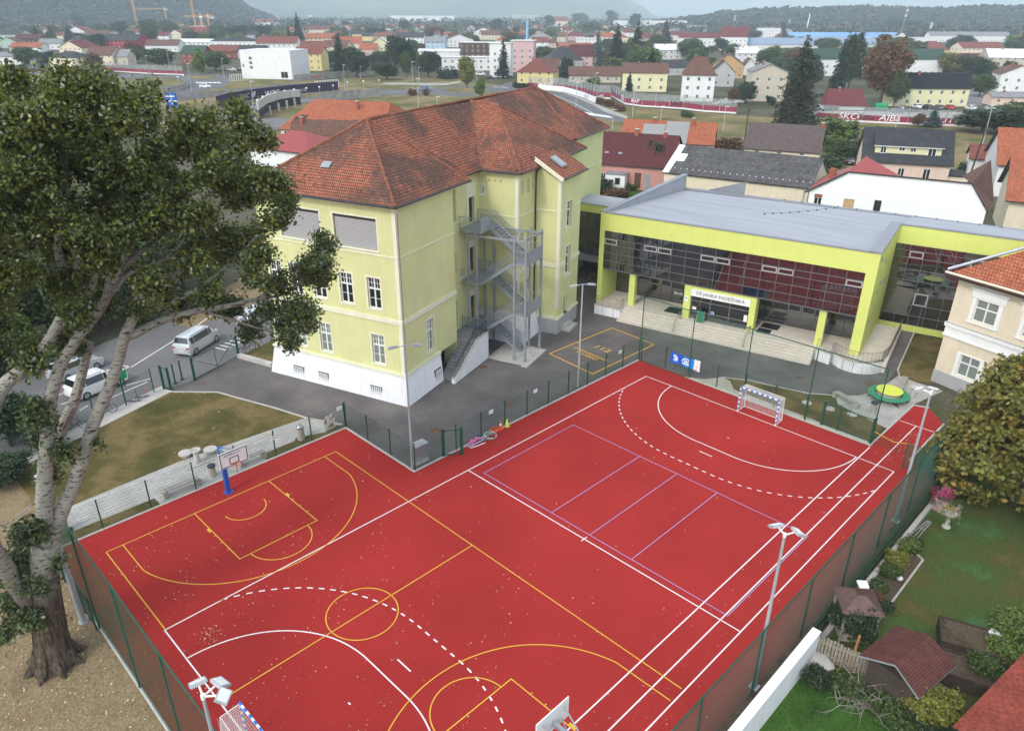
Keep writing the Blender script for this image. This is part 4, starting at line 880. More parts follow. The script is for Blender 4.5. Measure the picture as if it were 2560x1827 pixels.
def yardlamp(x, y, h, a, label):
    t = thing('street_lamp', label, 'lamp post', (x, y, 0), R(a)); b = MB(); b.tube([(0, 0, 0), (0, 0, h)], [.085, .055], 12); b.build('pole', MT['pole'], t)
    b = MB(); b.tube([(-.42, 0, h - .02), (0, 0, h + .06), (.42, 0, h - .02)], .03, 6); b.build('arm', MT['pole'], t)
    for s in (-1, 1):
        b = MB(); M_ = Matrix.Translation((s * .72, 0, h - .02)) @ Matrix.Rotation(R(s * 8), 4, 'Y'); b.box(-.32, -.13, -.04, .32, .13, .05, 0, M_); b.box(-.18, -.07, .05, .18, .07, .09, 0, M_); b.build('lamp_head', MT['pole'], t)
yardlamp(-2.84, -22.43, 8.85, 60, 'twin headed lamp post at the inner corner of the red court')
yardlamp(-2.78, -5.53, 8.7, 60, 'twin headed lamp post beside the yellow box on the tarmac')
# ------------------------------------------------------------------ sports gear, benches, small things
MT['goalblue'] = basic('goal_blue', (.015, .17, .62, 1), .45, .4, 0); MT['cord'] = basic('white_cord', (.72, .72, .70, 1), .8, .2, 0)
MT['orange'] = basic('orange_plastic', (.75, .10, .025, 1), .45, .4, .05); MT['pink'] = basic('pink_plastic', (.75, .17, .42, 1), .4, .4, .05); MT['limeplast'] = basic('lime_plastic', (.62, .68, .09, 1), .5, .3, .05)
MT['hoopgreen'] = basic('green_plastic', (.03, .30, .13, 1), .4, .4, .1); MT['skyblue'] = basic('pale_blue_foam', (.25, .50, .75, 1), .7, .2, .05); MT['navy'] = basic('navy_plastic', (.03, .06, .17, 1), .5, .3, 0); MT['yellowp'] = basic('yellow_plastic', (.78, .48, .04, 1), .5, .3, 0)
MT['stone'] = basic('rough_cast_stone', (.40, .37, .32, 1), .9, .15, .15, 3, fine=.2, fscale=40); MT['chrome'] = basic('steel_dome', (.45, .46, .47, 1), .25, .6, .05, metal=.8)
def goal(x, y, s, label, group):
    t = thing('handball_goal', label, 'goal', (x, y, 0), 0 if s > 0 else math.pi, group)
    def banded(a, b, n, first):
        a = Vector(a); b = Vector(b); mb = MB()
        for i in range(n): p, q = a.lerp(b, i / n), a.lerp(b, (i + 1) / n); mb.bar(p, q, .085, .085, (i + first) % 2, up=(0, 1, 0))
        return mb
    for px in (-1.54, 1.54): banded((px, 0, 0), (px, 0, 2.04), 11, 1).build('goal_post', [MT['goalblue'], MT['white']], t)
    banded((-1.583, 0, 2.082), (1.583, 0, 2.082), 15, 0).build('crossbar', [MT['goalblue'], MT['white']], t)
    mb = MB()
    for px in (-1.54, 1.54): mb.tube([(px, .04, 2.06), (px, .85, 2.0), (px, 1.05, .05), (px, .04, .04)], .022, 6)
    mb.tube([(-1.54, 1.05, .05), (1.54, 1.05, .05)], .022, 6); mb.tube([(-1.54, .85, 2.0), (1.54, .85, 2.0)], .018, 6); mb.build('back_frame', MT['white'], t)
    mb = MB(); n = 31; r = .0055
    def sag(u, v):   # v 0..1 over the top, 1..2.4 down the back
        x_ = -1.54 + 3.08 * u; k = math.sin(math.pi * u)
        if v <= 1: return Vector((x_, .05 + .8 * v, 2.05 - .05 * v - .05 * k * math.sin(math.pi * v)))
        w_ = (v - 1) / 2; return Vector((x_, .85 + .2 * w_ - .16 * k * math.sin(math.pi * w_), 2.0 - 1.93 * w_))
    for i in range(n + 1): mb.tube([sag(i / n, v * 3 / 16) for v in range(17)], r, 3, 0, False, False)
    for v in range(0, 31): mb.tube([sag(i / 12, v / 10) for i in range(13)], r, 3, 0, False, False)
    for px in (-1.54, 1.54):
        for i in range(11): a = .05 + i * .09; mb.tube([(px, a, .05), (px, a, 2.02)], r, 3, 0, False, False)
        for i in range(20): z = .08 + i * .1; mb.tube([(px, .04, z), (px, 1.04 - .2 * z / 2, z)], r, 3, 0, False, False)
    mb.build('net', MT['cord'], t, uv=False)
goal(10, 0, 1, 'blue and white striped handball goal in front of the glass building', 'handball goals'); goal(10, -40, -1, 'blue and white striped handball goal cut off beside the near net fence', 'handball goals')
def hoop(x, y, s, label, printed):
    t = thing('basketball_hoop', label, 'basketball hoop', (x, y, 0), 0 if s > 0 else math.pi, 'basketball hoops')
    b = MB(); b.bar((0, 0, 0), (0, 0, 3.3), .26, .26, up=(1, 0, 0)); b.box(-.25, -.25, 0, .25, .25, .03); b.build('post', MT['blue'], t)
    b = MB(); b.bar((.1, 0, 3.2), (1.78, 0, 3.35), .14, .18); b.bar((.1, -.1, 3.25), (1.8, -.6, 3.7), .05, .05); b.bar((.1, .1, 3.25), (1.8, .6, 3.7), .05, .05); b.bar((1.2, -.1, 3.3), (1.8, -.5, 3.1), .05, .05); b.bar((1.2, .1, 3.3), (1.8, .5, 3.1), .05, .05); b.build('arm', MT['galv'], t)
    b = MB(); b.box(1.82, -.9, 2.9, 1.87, .9, 3.95); bd = b.build('backboard', MT['white'], t)
    b = MB(); e = 1.872
    def fr(y0, y1, z0, z1, w_):
        for q in ((y0, y1, z0, z0 + w_), (y0, y1, z1 - w_, z1), (y0, y0 + w_, z0 + w_, z1 - w_), (y1 - w_, y1, z0 + w_, z1 - w_)): b.box(e - .001, q[0], q[2], e + .004, q[1], q[3])
    fr(-.85, .85, 2.93, 3.91, .05); fr(-.3, .3, 3.05, 3.5, .05); b.build('marking', MT['letter'], bd)
    if printed:
        text('lettering', 'ALPIN', .2, MT['letter'], bd, frameM((e + .003, -.28, 3.7), (0, 1, 0), (0, 0, 1)), .002, sx=1.25)
        b = MB(); b.box(e, .05, 3.73, e + .003, .55, 3.745); b.box(e, .08, 3.67, e + .003, .5, 3.685); b.build('small_print', MT['dark'], bd)
    b = MB(); c = [(2.12 + .235 * math.cos(R(a)), .235 * math.sin(R(a)), 3.05) for a in range(0, 361, 20)]; b.tube(c, .02, 6); b.box(1.872, -.1, 3.0, 1.92, .1, 3.1); rm = b.build('rim', MT['orange'], t)
    b = MB()
    for a in range(0, 360, 30):
        for d in (22, -22): b.tube([(2.12 + .23 * math.cos(R(a)), .23 * math.sin(R(a)), 3.04), (2.12 + .17 * math.cos(R(a + d)), .17 * math.sin(R(a + d)), 2.82), (2.12 + .13 * math.cos(R(a + d * 1.6)), .13 * math.sin(R(a + d * 1.6)), 2.6)], .006, 3, 0, False, False)
    b.build('net', MT['cord'], rm)
hoop(-8.8, -32.42, 1, 'basketball hoop on a blue post by the paved path', True); hoop(20.5, -32.42, -1, 'basketball hoop seen from behind at the lane edge below', False)
# coloured play gear by the gate
def cone(x, y, h, m, band, label):
    t = thing('traffic_cone', label, 'cone', (x, y, .03)); b = MB(); b.box(-.17, -.17, 0, .17, .17, .03); b.lathe([(.15, .03), (.14, .2), (.11, .24), (.035, h), (0, h)], n=16); b.build('cone_body', m, t)
    if band: b = MB(); b.lathe([(.092, h * .52), (.068, h * .72)], n=16); b.build('white_band', MT['white'], t)
cone(-2.25, -14.15, .62, MT['limeplast'], False, 'lime yellow cone beside the red one at the fence'); cone(-2.3, -14.75, .66, MT['orange'], True, 'orange red traffic cone with a white band at the fence'); 
b = MB()
random.seed(4)
for k in range(9):
    cx, cy_, rr, tl = random.uniform(-.1, .1), random.uniform(-.12, .12), random.uniform(.2, .36), random.uniform(-.2, .2)
    b.tube([(cx + rr * math.cos(R(a)), cy_ + rr * math.sin(R(a)), .06 + k * .025 + tl * rr * math.cos(R(a))) for a in range(0, 361, 24)], .013, 5)
tag(b.build('rope_coil', MT['orange'], None, (-2.35, -15.25, .02)), 'tangled pile of orange skipping ropes against the green fence', 'rope')
hg = 'hula hoops heaped by the court gate'
for k, (dx, dy, z, m, l) in enumerate(((0, 0, .02, 'hoopgreen', 'green hula hoop lying lowest in the heap'), (-.25, -.28, .05, 'hoopgreen', 'dark green hula hoop at the left of the heap'), (-.12, -.14, .09, 'hoopgreen', 'green hula hoop in the middle of the heap'), (.06, .05, .13, 'skyblue', 'pale blue hula hoop in the heap'), (.1, .12, .19, 'cord', 'white hula hoop lying on top of the heap'))):
    b = MB(); r_ = .44 if k else .48; b.tube([(r_ * math.cos(R(a)), r_ * math.sin(R(a)), .05 * math.cos(R(a + 40 * k))) for a in range(0, 361, 15)], .016, 6); tag(b.build('hula_hoop', MT[m], None, (-2.05 + dx, -16.2 + dy, z + .05)), l, 'hula hoop', hg)
for k, (dx, dy, z) in enumerate(((0, 0, .12), (.05, .25, .12), (-.05, .5, .12), (.1, .42, .3), (0, .74, .12), (.3, -.1, .11), (.12, .95, .12), (-.15, .2, .12))):
    b = MB(); b.lathe([(.11 * math.sin(R(a)), .11 * -math.cos(R(a))) for a in range(0, 181, 20)], n=16); tag(b.build('ball', MT['pink'], None, (-2.3 + dx, -17.65 + dy, z + .02)), 'pink plastic ball in the pile by the court gate', 'ball', 'pink balls by the gate')
t = thing('ball', 'yellow and navy ball on top of the pink balls', 'ball', (-2.35, -16.95, .34)); b = MB(); b.lathe([(.13 * math.sin(R(a)), .13 * -math.cos(R(a))) for a in range(0, 91, 15)], n=16); b.build('lower_half', MT['yellowp'], t); b = MB(); b.lathe([(.13 * math.sin(R(a)), .13 * -math.cos(R(a))) for a in range(90, 181, 15)], n=16); b.build('upper_half', MT['navy'], t)
for k, (p, q, m, l) in enumerate((((-2.05, -18.2, .1), (-1.95, -16.75, .16), 'skyblue', 'pale blue foam pole lying across the pink balls'), ((-1.9, -18.1, .05), (-1.7, -16.85, .05), 'cord', 'whitish foam pole lying on the court by the pink balls'))):
    b = MB(); b.tube([p, [(p[i] + q[i]) / 2 + (.05 if i == 0 else 0) for i in range(3)], q], .035, 8); tag(b.build('foam_pole', MT[m]), l, 'foam pole')
t = thing('utility_cabinet', 'grey metal utility cabinet on a concrete base at the court corner', 'cabinet', (-3.1, -21.6, 0), R(0)); b = MB(); b.box(-.3, -.55, 0, .3, .55, .3); b.build('base', MT['concrete'], t)
b = MB(); b.box(-.27, -.5, .3, .27, .5, 1.35); b.build('body', MT['galv'], t); b = MB(); b.box(-.33, -.56, 1.351, .33, .56, 1.42); b.build('lid', MT['pole'], t); b = MB(); b.box(.271, -.47, .34, .285, -.01, 1.3); b.box(.271, .01, .34, .285, .47, 1.3); b.build('door', MT['galv'], t)
# cut-out warning sign: two plain children figures over a yellow triangle
t = thing('warning_sign', 'white cut-out sign with two children and a yellow warning triangle by the path end', 'sign', (-11.05, -23.55, 0), R(98)); b = MB()
poly = [(-.5, 0), (.5, .02), (.48, .5), (.5, .75), (.36, .98), (.3, 1.12), (.12, 1.15), (.04, .98), (-.06, 1.05), (-.15, 1.18), (-.3, 1.12), (-.36, .95), (-.5, .82), (-.48, .5)]
M_ = Matrix(((1, 0, 0, 0), (0, 0, -1, 0), (0, 1, 0, 0), (0, 0, 0, 1))); b.prism(poly, -.012, .012, 0, M_); b.build('board', MT['white'], t)
b = MB(); b.prism([(-.3, .12), (.42, .12), (.24, .52)], .013, .018, 0, M_); b.prism([(.02, .7), (.22, .68), (.2, .92), (.05, .92)], .013, .018, 0, M_); tr_ = b.build('triangle', basic('amber_print', (.75, .36, .03, 1), .5), t)
b = MB(); b.prism([(-.42, .6), (-.3, .6), (-.26, .9), (-.4, .9)], .013, .018, 0, M_); b.prism([(-.15, .2), (-.02, .2), (.04, .36), (-.08, .34)], .019, .022, 0, M_); b.prism([(.1, .2), (.22, .2), (.2, .4), (.14, .38)], .019, .022, 0, M_); b.prism([(-.45, .52), (.45, .56), (.45, .575), (-.45, .535)], .013, .017, 0, M_); b.prism([(.28, .78), (.38, .78), (.38, .95), (.3, .95)], .013, .018, 0, M_); b.build('figure_print', MT['navy'], t)
# banner
t = thing('banner', 'blue advertising banner with a white end tied to the low fence', 'banner', (0, 2.47, 0)); b = MB(); n = 14
def bz(u): return .02 * math.sin(u * 9)
def bq(mb, u0, u1, v0, v1, d, mi=0, n=8):
    for i in range(n):
        a, c = u0 + (u1 - u0) * i / n, u0 + (u1 - u0) * (i + 1) / n; X = lambda u: .62 + 2.85 * u; zb = lambda u, v: .72 + .09 * math.sin(math.pi * u) * (1 - v) - .06 * math.sin(math.pi * u) * v + 1.02 * v
        mb.face([(X(a), -.03 + bz(a) - d, zb(a, v0)), (X(c), -.03 + bz(c) - d, zb(c, v0)), (X(c), -.03 + bz(c) - d, zb(c, v1)), (X(a), -.03 + bz(a) - d, zb(a, v1))], mi)
bq(b, 0, .45, 0, 1, 0); cl = b.build('cloth', basic('royal_blue_cloth', (.012, .10, .55, 1), .6, .2, .1), t)
b = MB(); bq(b, .45, .8, 0, 1, 0); b.build('light_blue_field', basic('bright_blue_cloth', (.01, .25, .80, 1), .6, .2, .08), t); b = MB(); bq(b, .8, 1, 0, 1, 0); b.build('white_field', MT['white'], t)
b = MB(); bq(b, .1, .2, .72, .82, .008, n=1); bq(b, .1, .25, .58, .69, .008, n=1); bq(b, .14, .26, .43, .55, .008, n=1); bq(b, .1, .25, .28, .4, .008, n=1)
for a in range(-20, 200, 12):
    c, s = math.cos(R(a)), math.sin(R(a)); bq(b, .54 + .13 * c - .014, .54 + .13 * c + .014, .5 + .3 * s - .05, .5 + .3 * s + .05, .008, n=1)
bq(b, .42, .68, .2, .36, .01, n=2); bq(b, .48, .62, .45, .6, .01, n=2); b.build('print_white', MT['white'], t)
b = MB(); bq(b, .85, .94, .32, .38, .008, n=1); b.build('print_pink', MT['pink'], t); b = MB(); bq(b, .84, .93, .06, .14, .008, n=1); b.build('print_orange', MT['orange'], t); b = MB(); bq(b, .1, .25, .18, .23, .008, n=1); bq(b, .46, .52, .62, .72, .012, n=1); b.build('print_cyan', MT['skyblue'], t)
# white notices wired to the fences
for k, (x, y, z, a, l) in enumerate(((-2.4, -15.6, 1.75, 90, 'small white notice on the yard fence above the orange ropes'), (-2.4, -11.0, 1.75, 90, 'small white notice on the yard fence midway between lamp posts'), (-2.4, -.6, 1.65, 90, 'small white notice on the yard fence nearest the blue banner'), (-10.42, -23.0, 1.75, 90, 'small white notice by the corner post near the cut-out sign'), (-10.42, -28.2, 1.5, 90, 'small white notice on the fence right of the basketball hoop'))):
    b = MB(); b.box(-.2, -.01, -.14, .2, .01, .14); b.box(-.13, -.013, -.02, .13, -.0105, .06, 1); tag(b.build('notice', [MT['white'], MT['skyblue']], None, (x, y, z), R(a)), l, 'notice')
# benches, stools, bins, fountains
def bench(x, y, a, L, label):
    t = thing('bench', label, 'bench', (x, y, 0), R(a), 'concrete benches')
    for s in (-1, 1):
        b = MB(); b.box(s * L / 2 - .13, -.25, 0, s * L / 2 + .13, .25, .44); b.build('leg', MT['stone'], t)
    b = MB()
    for k in range(4): b.box(-L / 2, -.24 + k * .125, .441, L / 2, -.14 + k * .125, .49)
    b.build('seat', basic('weathered_slats', (.33, .31, .28, 1), .85, .2, .15, 3) if 'slats' not in MT else MT['slats'], t)
MT['slats'] = basic('weathered_slats', (.33, .31, .28, 1), .85, .2, .15, 3)
bench(-11.05, -34.4, 89, 2.1, 'concrete bench on the paved path left of the basketball hoop'); bench(-11.05, -29.6, 89, 1.7, 'concrete bench on the paved path right of the basketball hoop'); bench(13.7, 7.3, -22, 2.1, 'concrete bench on the paving left of the round table'); bench(15.75, 13.3, 100, 2.2, 'slatted bench on the paving beside the grass plot')
def pillarbin(x, y, label):
    t = thing('litter_bin', label, 'litter bin', (x, y, 0)); b = MB(); b.lathe([(0, 0), (.26, 0), (.26, .85), (.22, .86)], n=24); b.build('body', MT['stone'], t); b = MB(); b.lathe([(.22, .86), (.22, .98), (.28, 1.0), (.27, 1.06), (.17, 1.16), (0, 1.19)], n=24); b.build('lid', MT['chrome'], t); b = MB(); b.lathe([(.45, .01), (0, .012)], n=20); b.build('base', MT['bed'], t)
pillarbin(-11.27, -25.77, 'stone litter bin with a steel dome near the cut-out sign'); pillarbin(-11.75, -41.0, 'stone litter bin with a steel dome beside the tree trunk')
def capbin(x, y, label):
    t = thing('litter_bin', label, 'litter bin', (x, y, 0)); b = MB(); b.lathe([(0, 0), (.2, 0), (.22, .7), (.2, .71)], n=20); b.build('body', MT['stone'], t); b = MB(); b.lathe([(.2, .71), (.25, .73), (.25, .84), (.18, .9), (0, .92)], n=20); b.build('lid', basic('dark_blue_lid', (.035, .045, .065, 1), .5) if 'lid' not in MT else MT['lid'], t)
MT['lid'] = basic('dark_blue_lid', (.035, .045, .065, 1), .5)
capbin(-11.2, -32.3, 'round bin with a dark lid behind the basketball hoop'); capbin(15.77, 7.29, 'round bin with a dark lid in front of the round table')
def fountain(x, y, label):
    t = thing('drinking_fountain', label, 'drinking fountain', (x, y, 0)); b = MB(); b.lathe([(.42, 0), (.42, .06), (.2, .08), (.18, .85), (.3, .92), (.36, 1.02), (.34, 1.06), (.27, 1.04), (.2, .97), (0, .95)], n=28); b.build('basin', MT['concrete'], t); b = MB(); b.tube([(.18, 0, .97), (.18, 0, 1.12), (.06, 0, 1.14)], .014, 6); b.build('tap', MT['chrome'], t)
fountain(-13.4, -32.35, 'pale concrete drinking fountain beside two round stools on the lawn edge'); fountain(17.1, 11.63, 'pale concrete drinking fountain behind the round table')
for x, y, l in ((-14.77, -32.56, 'round pale concrete stool left of the lawn fountain'), (-14.05, -31.14, 'round pale concrete stool right of the lawn fountain')):
    t = thing('stool', l, 'stool', (x, y, 0)); b = MB(); b.lathe([(0, .24), (.44, .24), (.46, .28), (.44, .32), (0, .32)], n=28); b.build('seat', MT['concrete'], t); b = MB(); b.lathe([(.3, 0), (.3, .24)], n=20); b.build('base', MT['stone'], t)
t = thing('picnic_table', 'round lime topped table inside a green ring bench', 'table', (15.75, 10.35, 0)); b = MB(); b.lathe([(0, .72), (.95, .72), (.98, .75), (.95, .78), (0, .78)], n=40); b.build('tabletop', MT['limeplast'], t)
b = MB(); b.lathe([(1.0, .42), (1.5, .42), (1.52, .45), (1.5, .48), (1.0, .48), (1.0, .42)], n=48); b.build('ring_bench', basic('green_bench', (.04, .26, .13, 1), .5, .3, .08), t); b = MB(); b.lathe([(.86, .4), (.86, .71)], n=32); b.build('skirt', MT['stone'], t)
for a in range(20, 380, 60):
    b = MB(); c, s = math.cos(R(a)), math.sin(R(a)); b.bar((.7 * c, .7 * s, .03), (1.5 * c, 1.5 * s, .03), .07, .06); b.bar((1.25 * c, 1.25 * s, 0), (1.25 * c, 1.25 * s, .42), .06, .06, up=(1, 0, 0)); b.build('leg', MT['dark'], t)
for x, y, l in ((11.57, 5.12, 'white stepping disc in the grass nearest the goal'), (13.26, 5.43, 'white stepping disc in the grass in the middle'), (14.84, 5.77, 'white stepping disc in the grass nearest the round table')):
    b = MB(); b.lathe([(.36, -.005), (.36, .03), (0, .035)], n=24); tag(b.build('stepping_stone', MT['concrete'], None, (x, y, 0)), l, 'stepping stone', 'white discs in the grass bank')
for x, y, l in ((-5.49, -18.21, 'round manhole cover on the tarmac near the cabinet'), (-4.6, -11.76, 'round manhole cover on the tarmac by the yard fence'), (-10.86, -8.47, 'rusty manhole cover in front of the stone stairs'), (9.2, 8.9, 'rusty manhole cover below the wide entrance steps'), (13.7, 12.0, 'rusty manhole cover right of the round terrace wall')):
    b = MB(); b.lathe([(.36, .0), (.36, .008), (.3, .012), (.28, .008), (0, .01)], n=24); tag(b.build('manhole_cover', MT['rust'] if 'rust' in MT else MT.setdefault('rust', basic('rusty_iron', (.14, .075, .05, 1), .8, .2, .25)), None, (x, y, -.01)), l, 'manhole cover')
p = nw(10.9, -.3, .95)
t = thing('chalkboard', 'green chalkboard stand left of the school entrance', 'chalkboard', p, NA); b = MB(); M_ = Matrix.Rotation(R(-14), 4, 'X'); b.box(-.35, -.02, .1, .35, .02, 1.1, 0, M_); b.build('board', basic('board_green', (.03, .17, .09, 1), .6), t); b = MB(); b.bar((-.33, 0, 0), (-.33, .26, 1.1), .04, .04); b.bar((.33, 0, 0), (.33, .26, 1.1), .04, .04); b.bar((-.33, .5, 0), (-.33, .26, 1.1), .04, .04); b.bar((.33, .5, 0), (.33, .26, 1.1), .04, .04); b.build('leg_frame', MT['slats'], t)
t = thing('low_net', 'low green net on a yellow rope across the running lane', 'net', (17.5, 2.6, 0)); b = MB(); b.tube([(0, 0, .95), (1.4, -.05, .72), (2.8, .35, .9)], .022, 5); b.build('rope', MT['yellow_line'], t); b = MB()
for i in range(30): x = i * .095; b.tube([(x, 0, .85 - .15 * math.sin(i / 29 * 3.1)), (x, .0, .05)], .004, 3, 0, False, False)
for i in range(9): b.tube([(0, 0, .05 + i * .09), (2.8, .2, .05 + i * .09)], .004, 3, 0, False, False)
b.build('netting', MT['net'], t)
# assembly point sign
t = thing('assembly_sign', 'green assembly point sign with white arrows on a post by the parking street', 'sign', (-25.2, -32.7, 0), R(-62)); b = MB(); b.box(-.04, -.04, 0, .04, .04, 2.75); b.build('post', MT['green'], t)
b = MB(); b.box(-.75, -.06, 2.05, -.05, -.03, 2.75); pl_ = b.build('board', basic('sign_green', (.01, .33, .14, 1), .5), t); b = MB()
for sx in (-1, 1):
    for sz in (-1, 1): c = Vector((-.4 + sx * .24, -.065, 2.4 + sz * .24)); b.bar(c, c - Vector((sx * .13, 0, sz * .13)), .012, .05); 
for dx in (-.1, 0, .1): b.box(-.4 + dx - .035, -.066, 2.3, -.4 + dx + .035, -.061, 2.46); b.box(-.4 + dx - .03, -.066, 2.475, -.4 + dx + .03, -.061, 2.53)
b.build('symbol', MT['white'], pl_)
# bicycles and scooters at the street fence
def bicycle(name, m):
    t = thing(name, '', 'bicycle'); 
    for x in (-.52, .52):
        b = MB(); b.tube([(x + .33 * math.cos(R(a)), 0, .34 + .33 * math.sin(R(a))) for a in range(0, 361, 15)], .022, 6); w_ = b.build('wheel', MT['black'], t); b = MB()
        for a in range(0, 360, 30): b.tube([(x, 0, .34), (x + .32 * math.cos(R(a)), 0, .34 + .32 * math.sin(R(a)))], .004, 3)
        b.build('spoke', MT['galv'], w_)
    b = MB(); P_ = dict(bb=(-.05, 0, .32), st=(-.18, 0, .78), hd=(.34, 0, .78), hb=(.37, 0, .68), r=(-.52, 0, .34), f=(.52, 0, .34))
    for a, c in (('bb', 'st'), ('bb', 'hb'), ('st', 'hd'), ('bb', 'r'), ('st', 'r'), ('hd', 'f')): b.tube([P_[a], P_[c]], .02, 6)
    b.build('frame', m, t); b = MB(); b.tube([(-.18, 0, .78), (-.2, 0, .9)], .014, 5); b.box(-.33, -.07, .9, -.08, .07, .96); b.build('saddle', MT['black'], t); b = MB(); b.tube([(.34, 0, .78), (.32, 0, .96)], .016, 5); b.tube([(.28, -.3, .98), (.34, 0, .96), (.28, .3, .98)], .016, 5); b.build('handlebar', MT['black'], t)
    return t
bk = bicycle('bicycle', MT['dark']); bk.location = (-24.05, -36.6, 0); bk.rotation_euler = (R(12), 0, R(55)); bk['label'] = 'dark bicycle leaning at the street fence left of the white trunk'; bk['group'] = 'bicycles at the street fence'
for (x, y, a, l) in ((-24.9, -34.3, 70, 'dark bicycle at the street fence right of the white trunk'), (-23.6, -38.2, 60, 'dark bicycle partly hidden at the left end of the street fence'), (-27.9, -21.3, 95, 'dark bicycle parked beyond the driveway gate')): dup(bk, (x, y, 0), R(a), l)
rb = bicycle('bicycle', MT['orange']); p = nw(-4.6, 7.9); rb.location = p; rb.rotation_euler = (0, 0, NA + R(80)); rb['label'] = 'red bicycle under the canopy between the two school buildings'; rb['group'] = 'bicycles under the canopy'
for k in range(4): dup(bk, nw(-7.6 + k * .75, 8.2), NA + R(82 + 5 * k), 'dark bicycle in the row under the canopy between the buildings', 'bicycles under the canopy')
def scooter(x, y, a, m, label):
    t = thing('kick_scooter', label, 'kick scooter', (x, y, 0), R(a), 'kick scooters at the street fence'); b = MB(); b.box(-.3, -.06, .09, .3, .06, .12); b.build('deck', MT['dark'], t); b = MB(); b.tube([(.36, 0, .12), (.28, 0, .95)], .02, 6); b.tube([(.28, -.22, .95), (.28, .22, .95)], .016, 6); b.build('handlebar', m, t)
    for s in (-.38, .4): b = MB(); b.tube([(s + .085 * math.cos(R(q)), 0, .1 + .085 * math.sin(R(q))) for q in range(0, 361, 30)], .025, 6); b.build('wheel', MT['black'], t)
scooter(-25.55, -31.4, 70, MT['orange'], 'red handled kick scooter right of the green assembly sign'); scooter(-25.3, -32.1, 60, MT['dark'], 'dark kick scooter next to the green assembly sign post')
# ------------------------------------------------------------------ cars
MT['carglass'] = glassmat('car_glass', (.015, .017, .02, 1), 1.7, .04); MT['tail'] = basic('tail_light', (.45, .015, .02, 1), .3, .5, 0); MT['head'] = basic('head_light', (.65, .67, .7, 1), .2, .6, 0); MT['plate'] = basic('number_plate', (.75, .75, .73, 1), .5, .3, 0)
def paint(name, c, metal=0.0):
    m, n, b = nmat(name); b.inputs['Base Color'].default_value = c; b.inputs['Roughness'].default_value = .3; b.inputs['Metallic'].default_value = metal; b.inputs['Coat Weight'].default_value = .6; b.inputs['Coat Roughness'].default_value = .08; return m
CP = {'white': paint('white_car_paint', (.78, .79, .80, 1)), 'silver': paint('silver_car_paint', (.58, .60, .62, 1), .25), 'black': paint('black_car_paint', (.015, .016, .018, 1)), 'red': paint('red_car_paint', (.42, .015, .025, 1)), 'blue': paint('blue_grey_car_paint', (.12, .19, .25, 1), .2), 'grey': paint('grey_car_paint', (.12, .125, .13, 1), .3)}
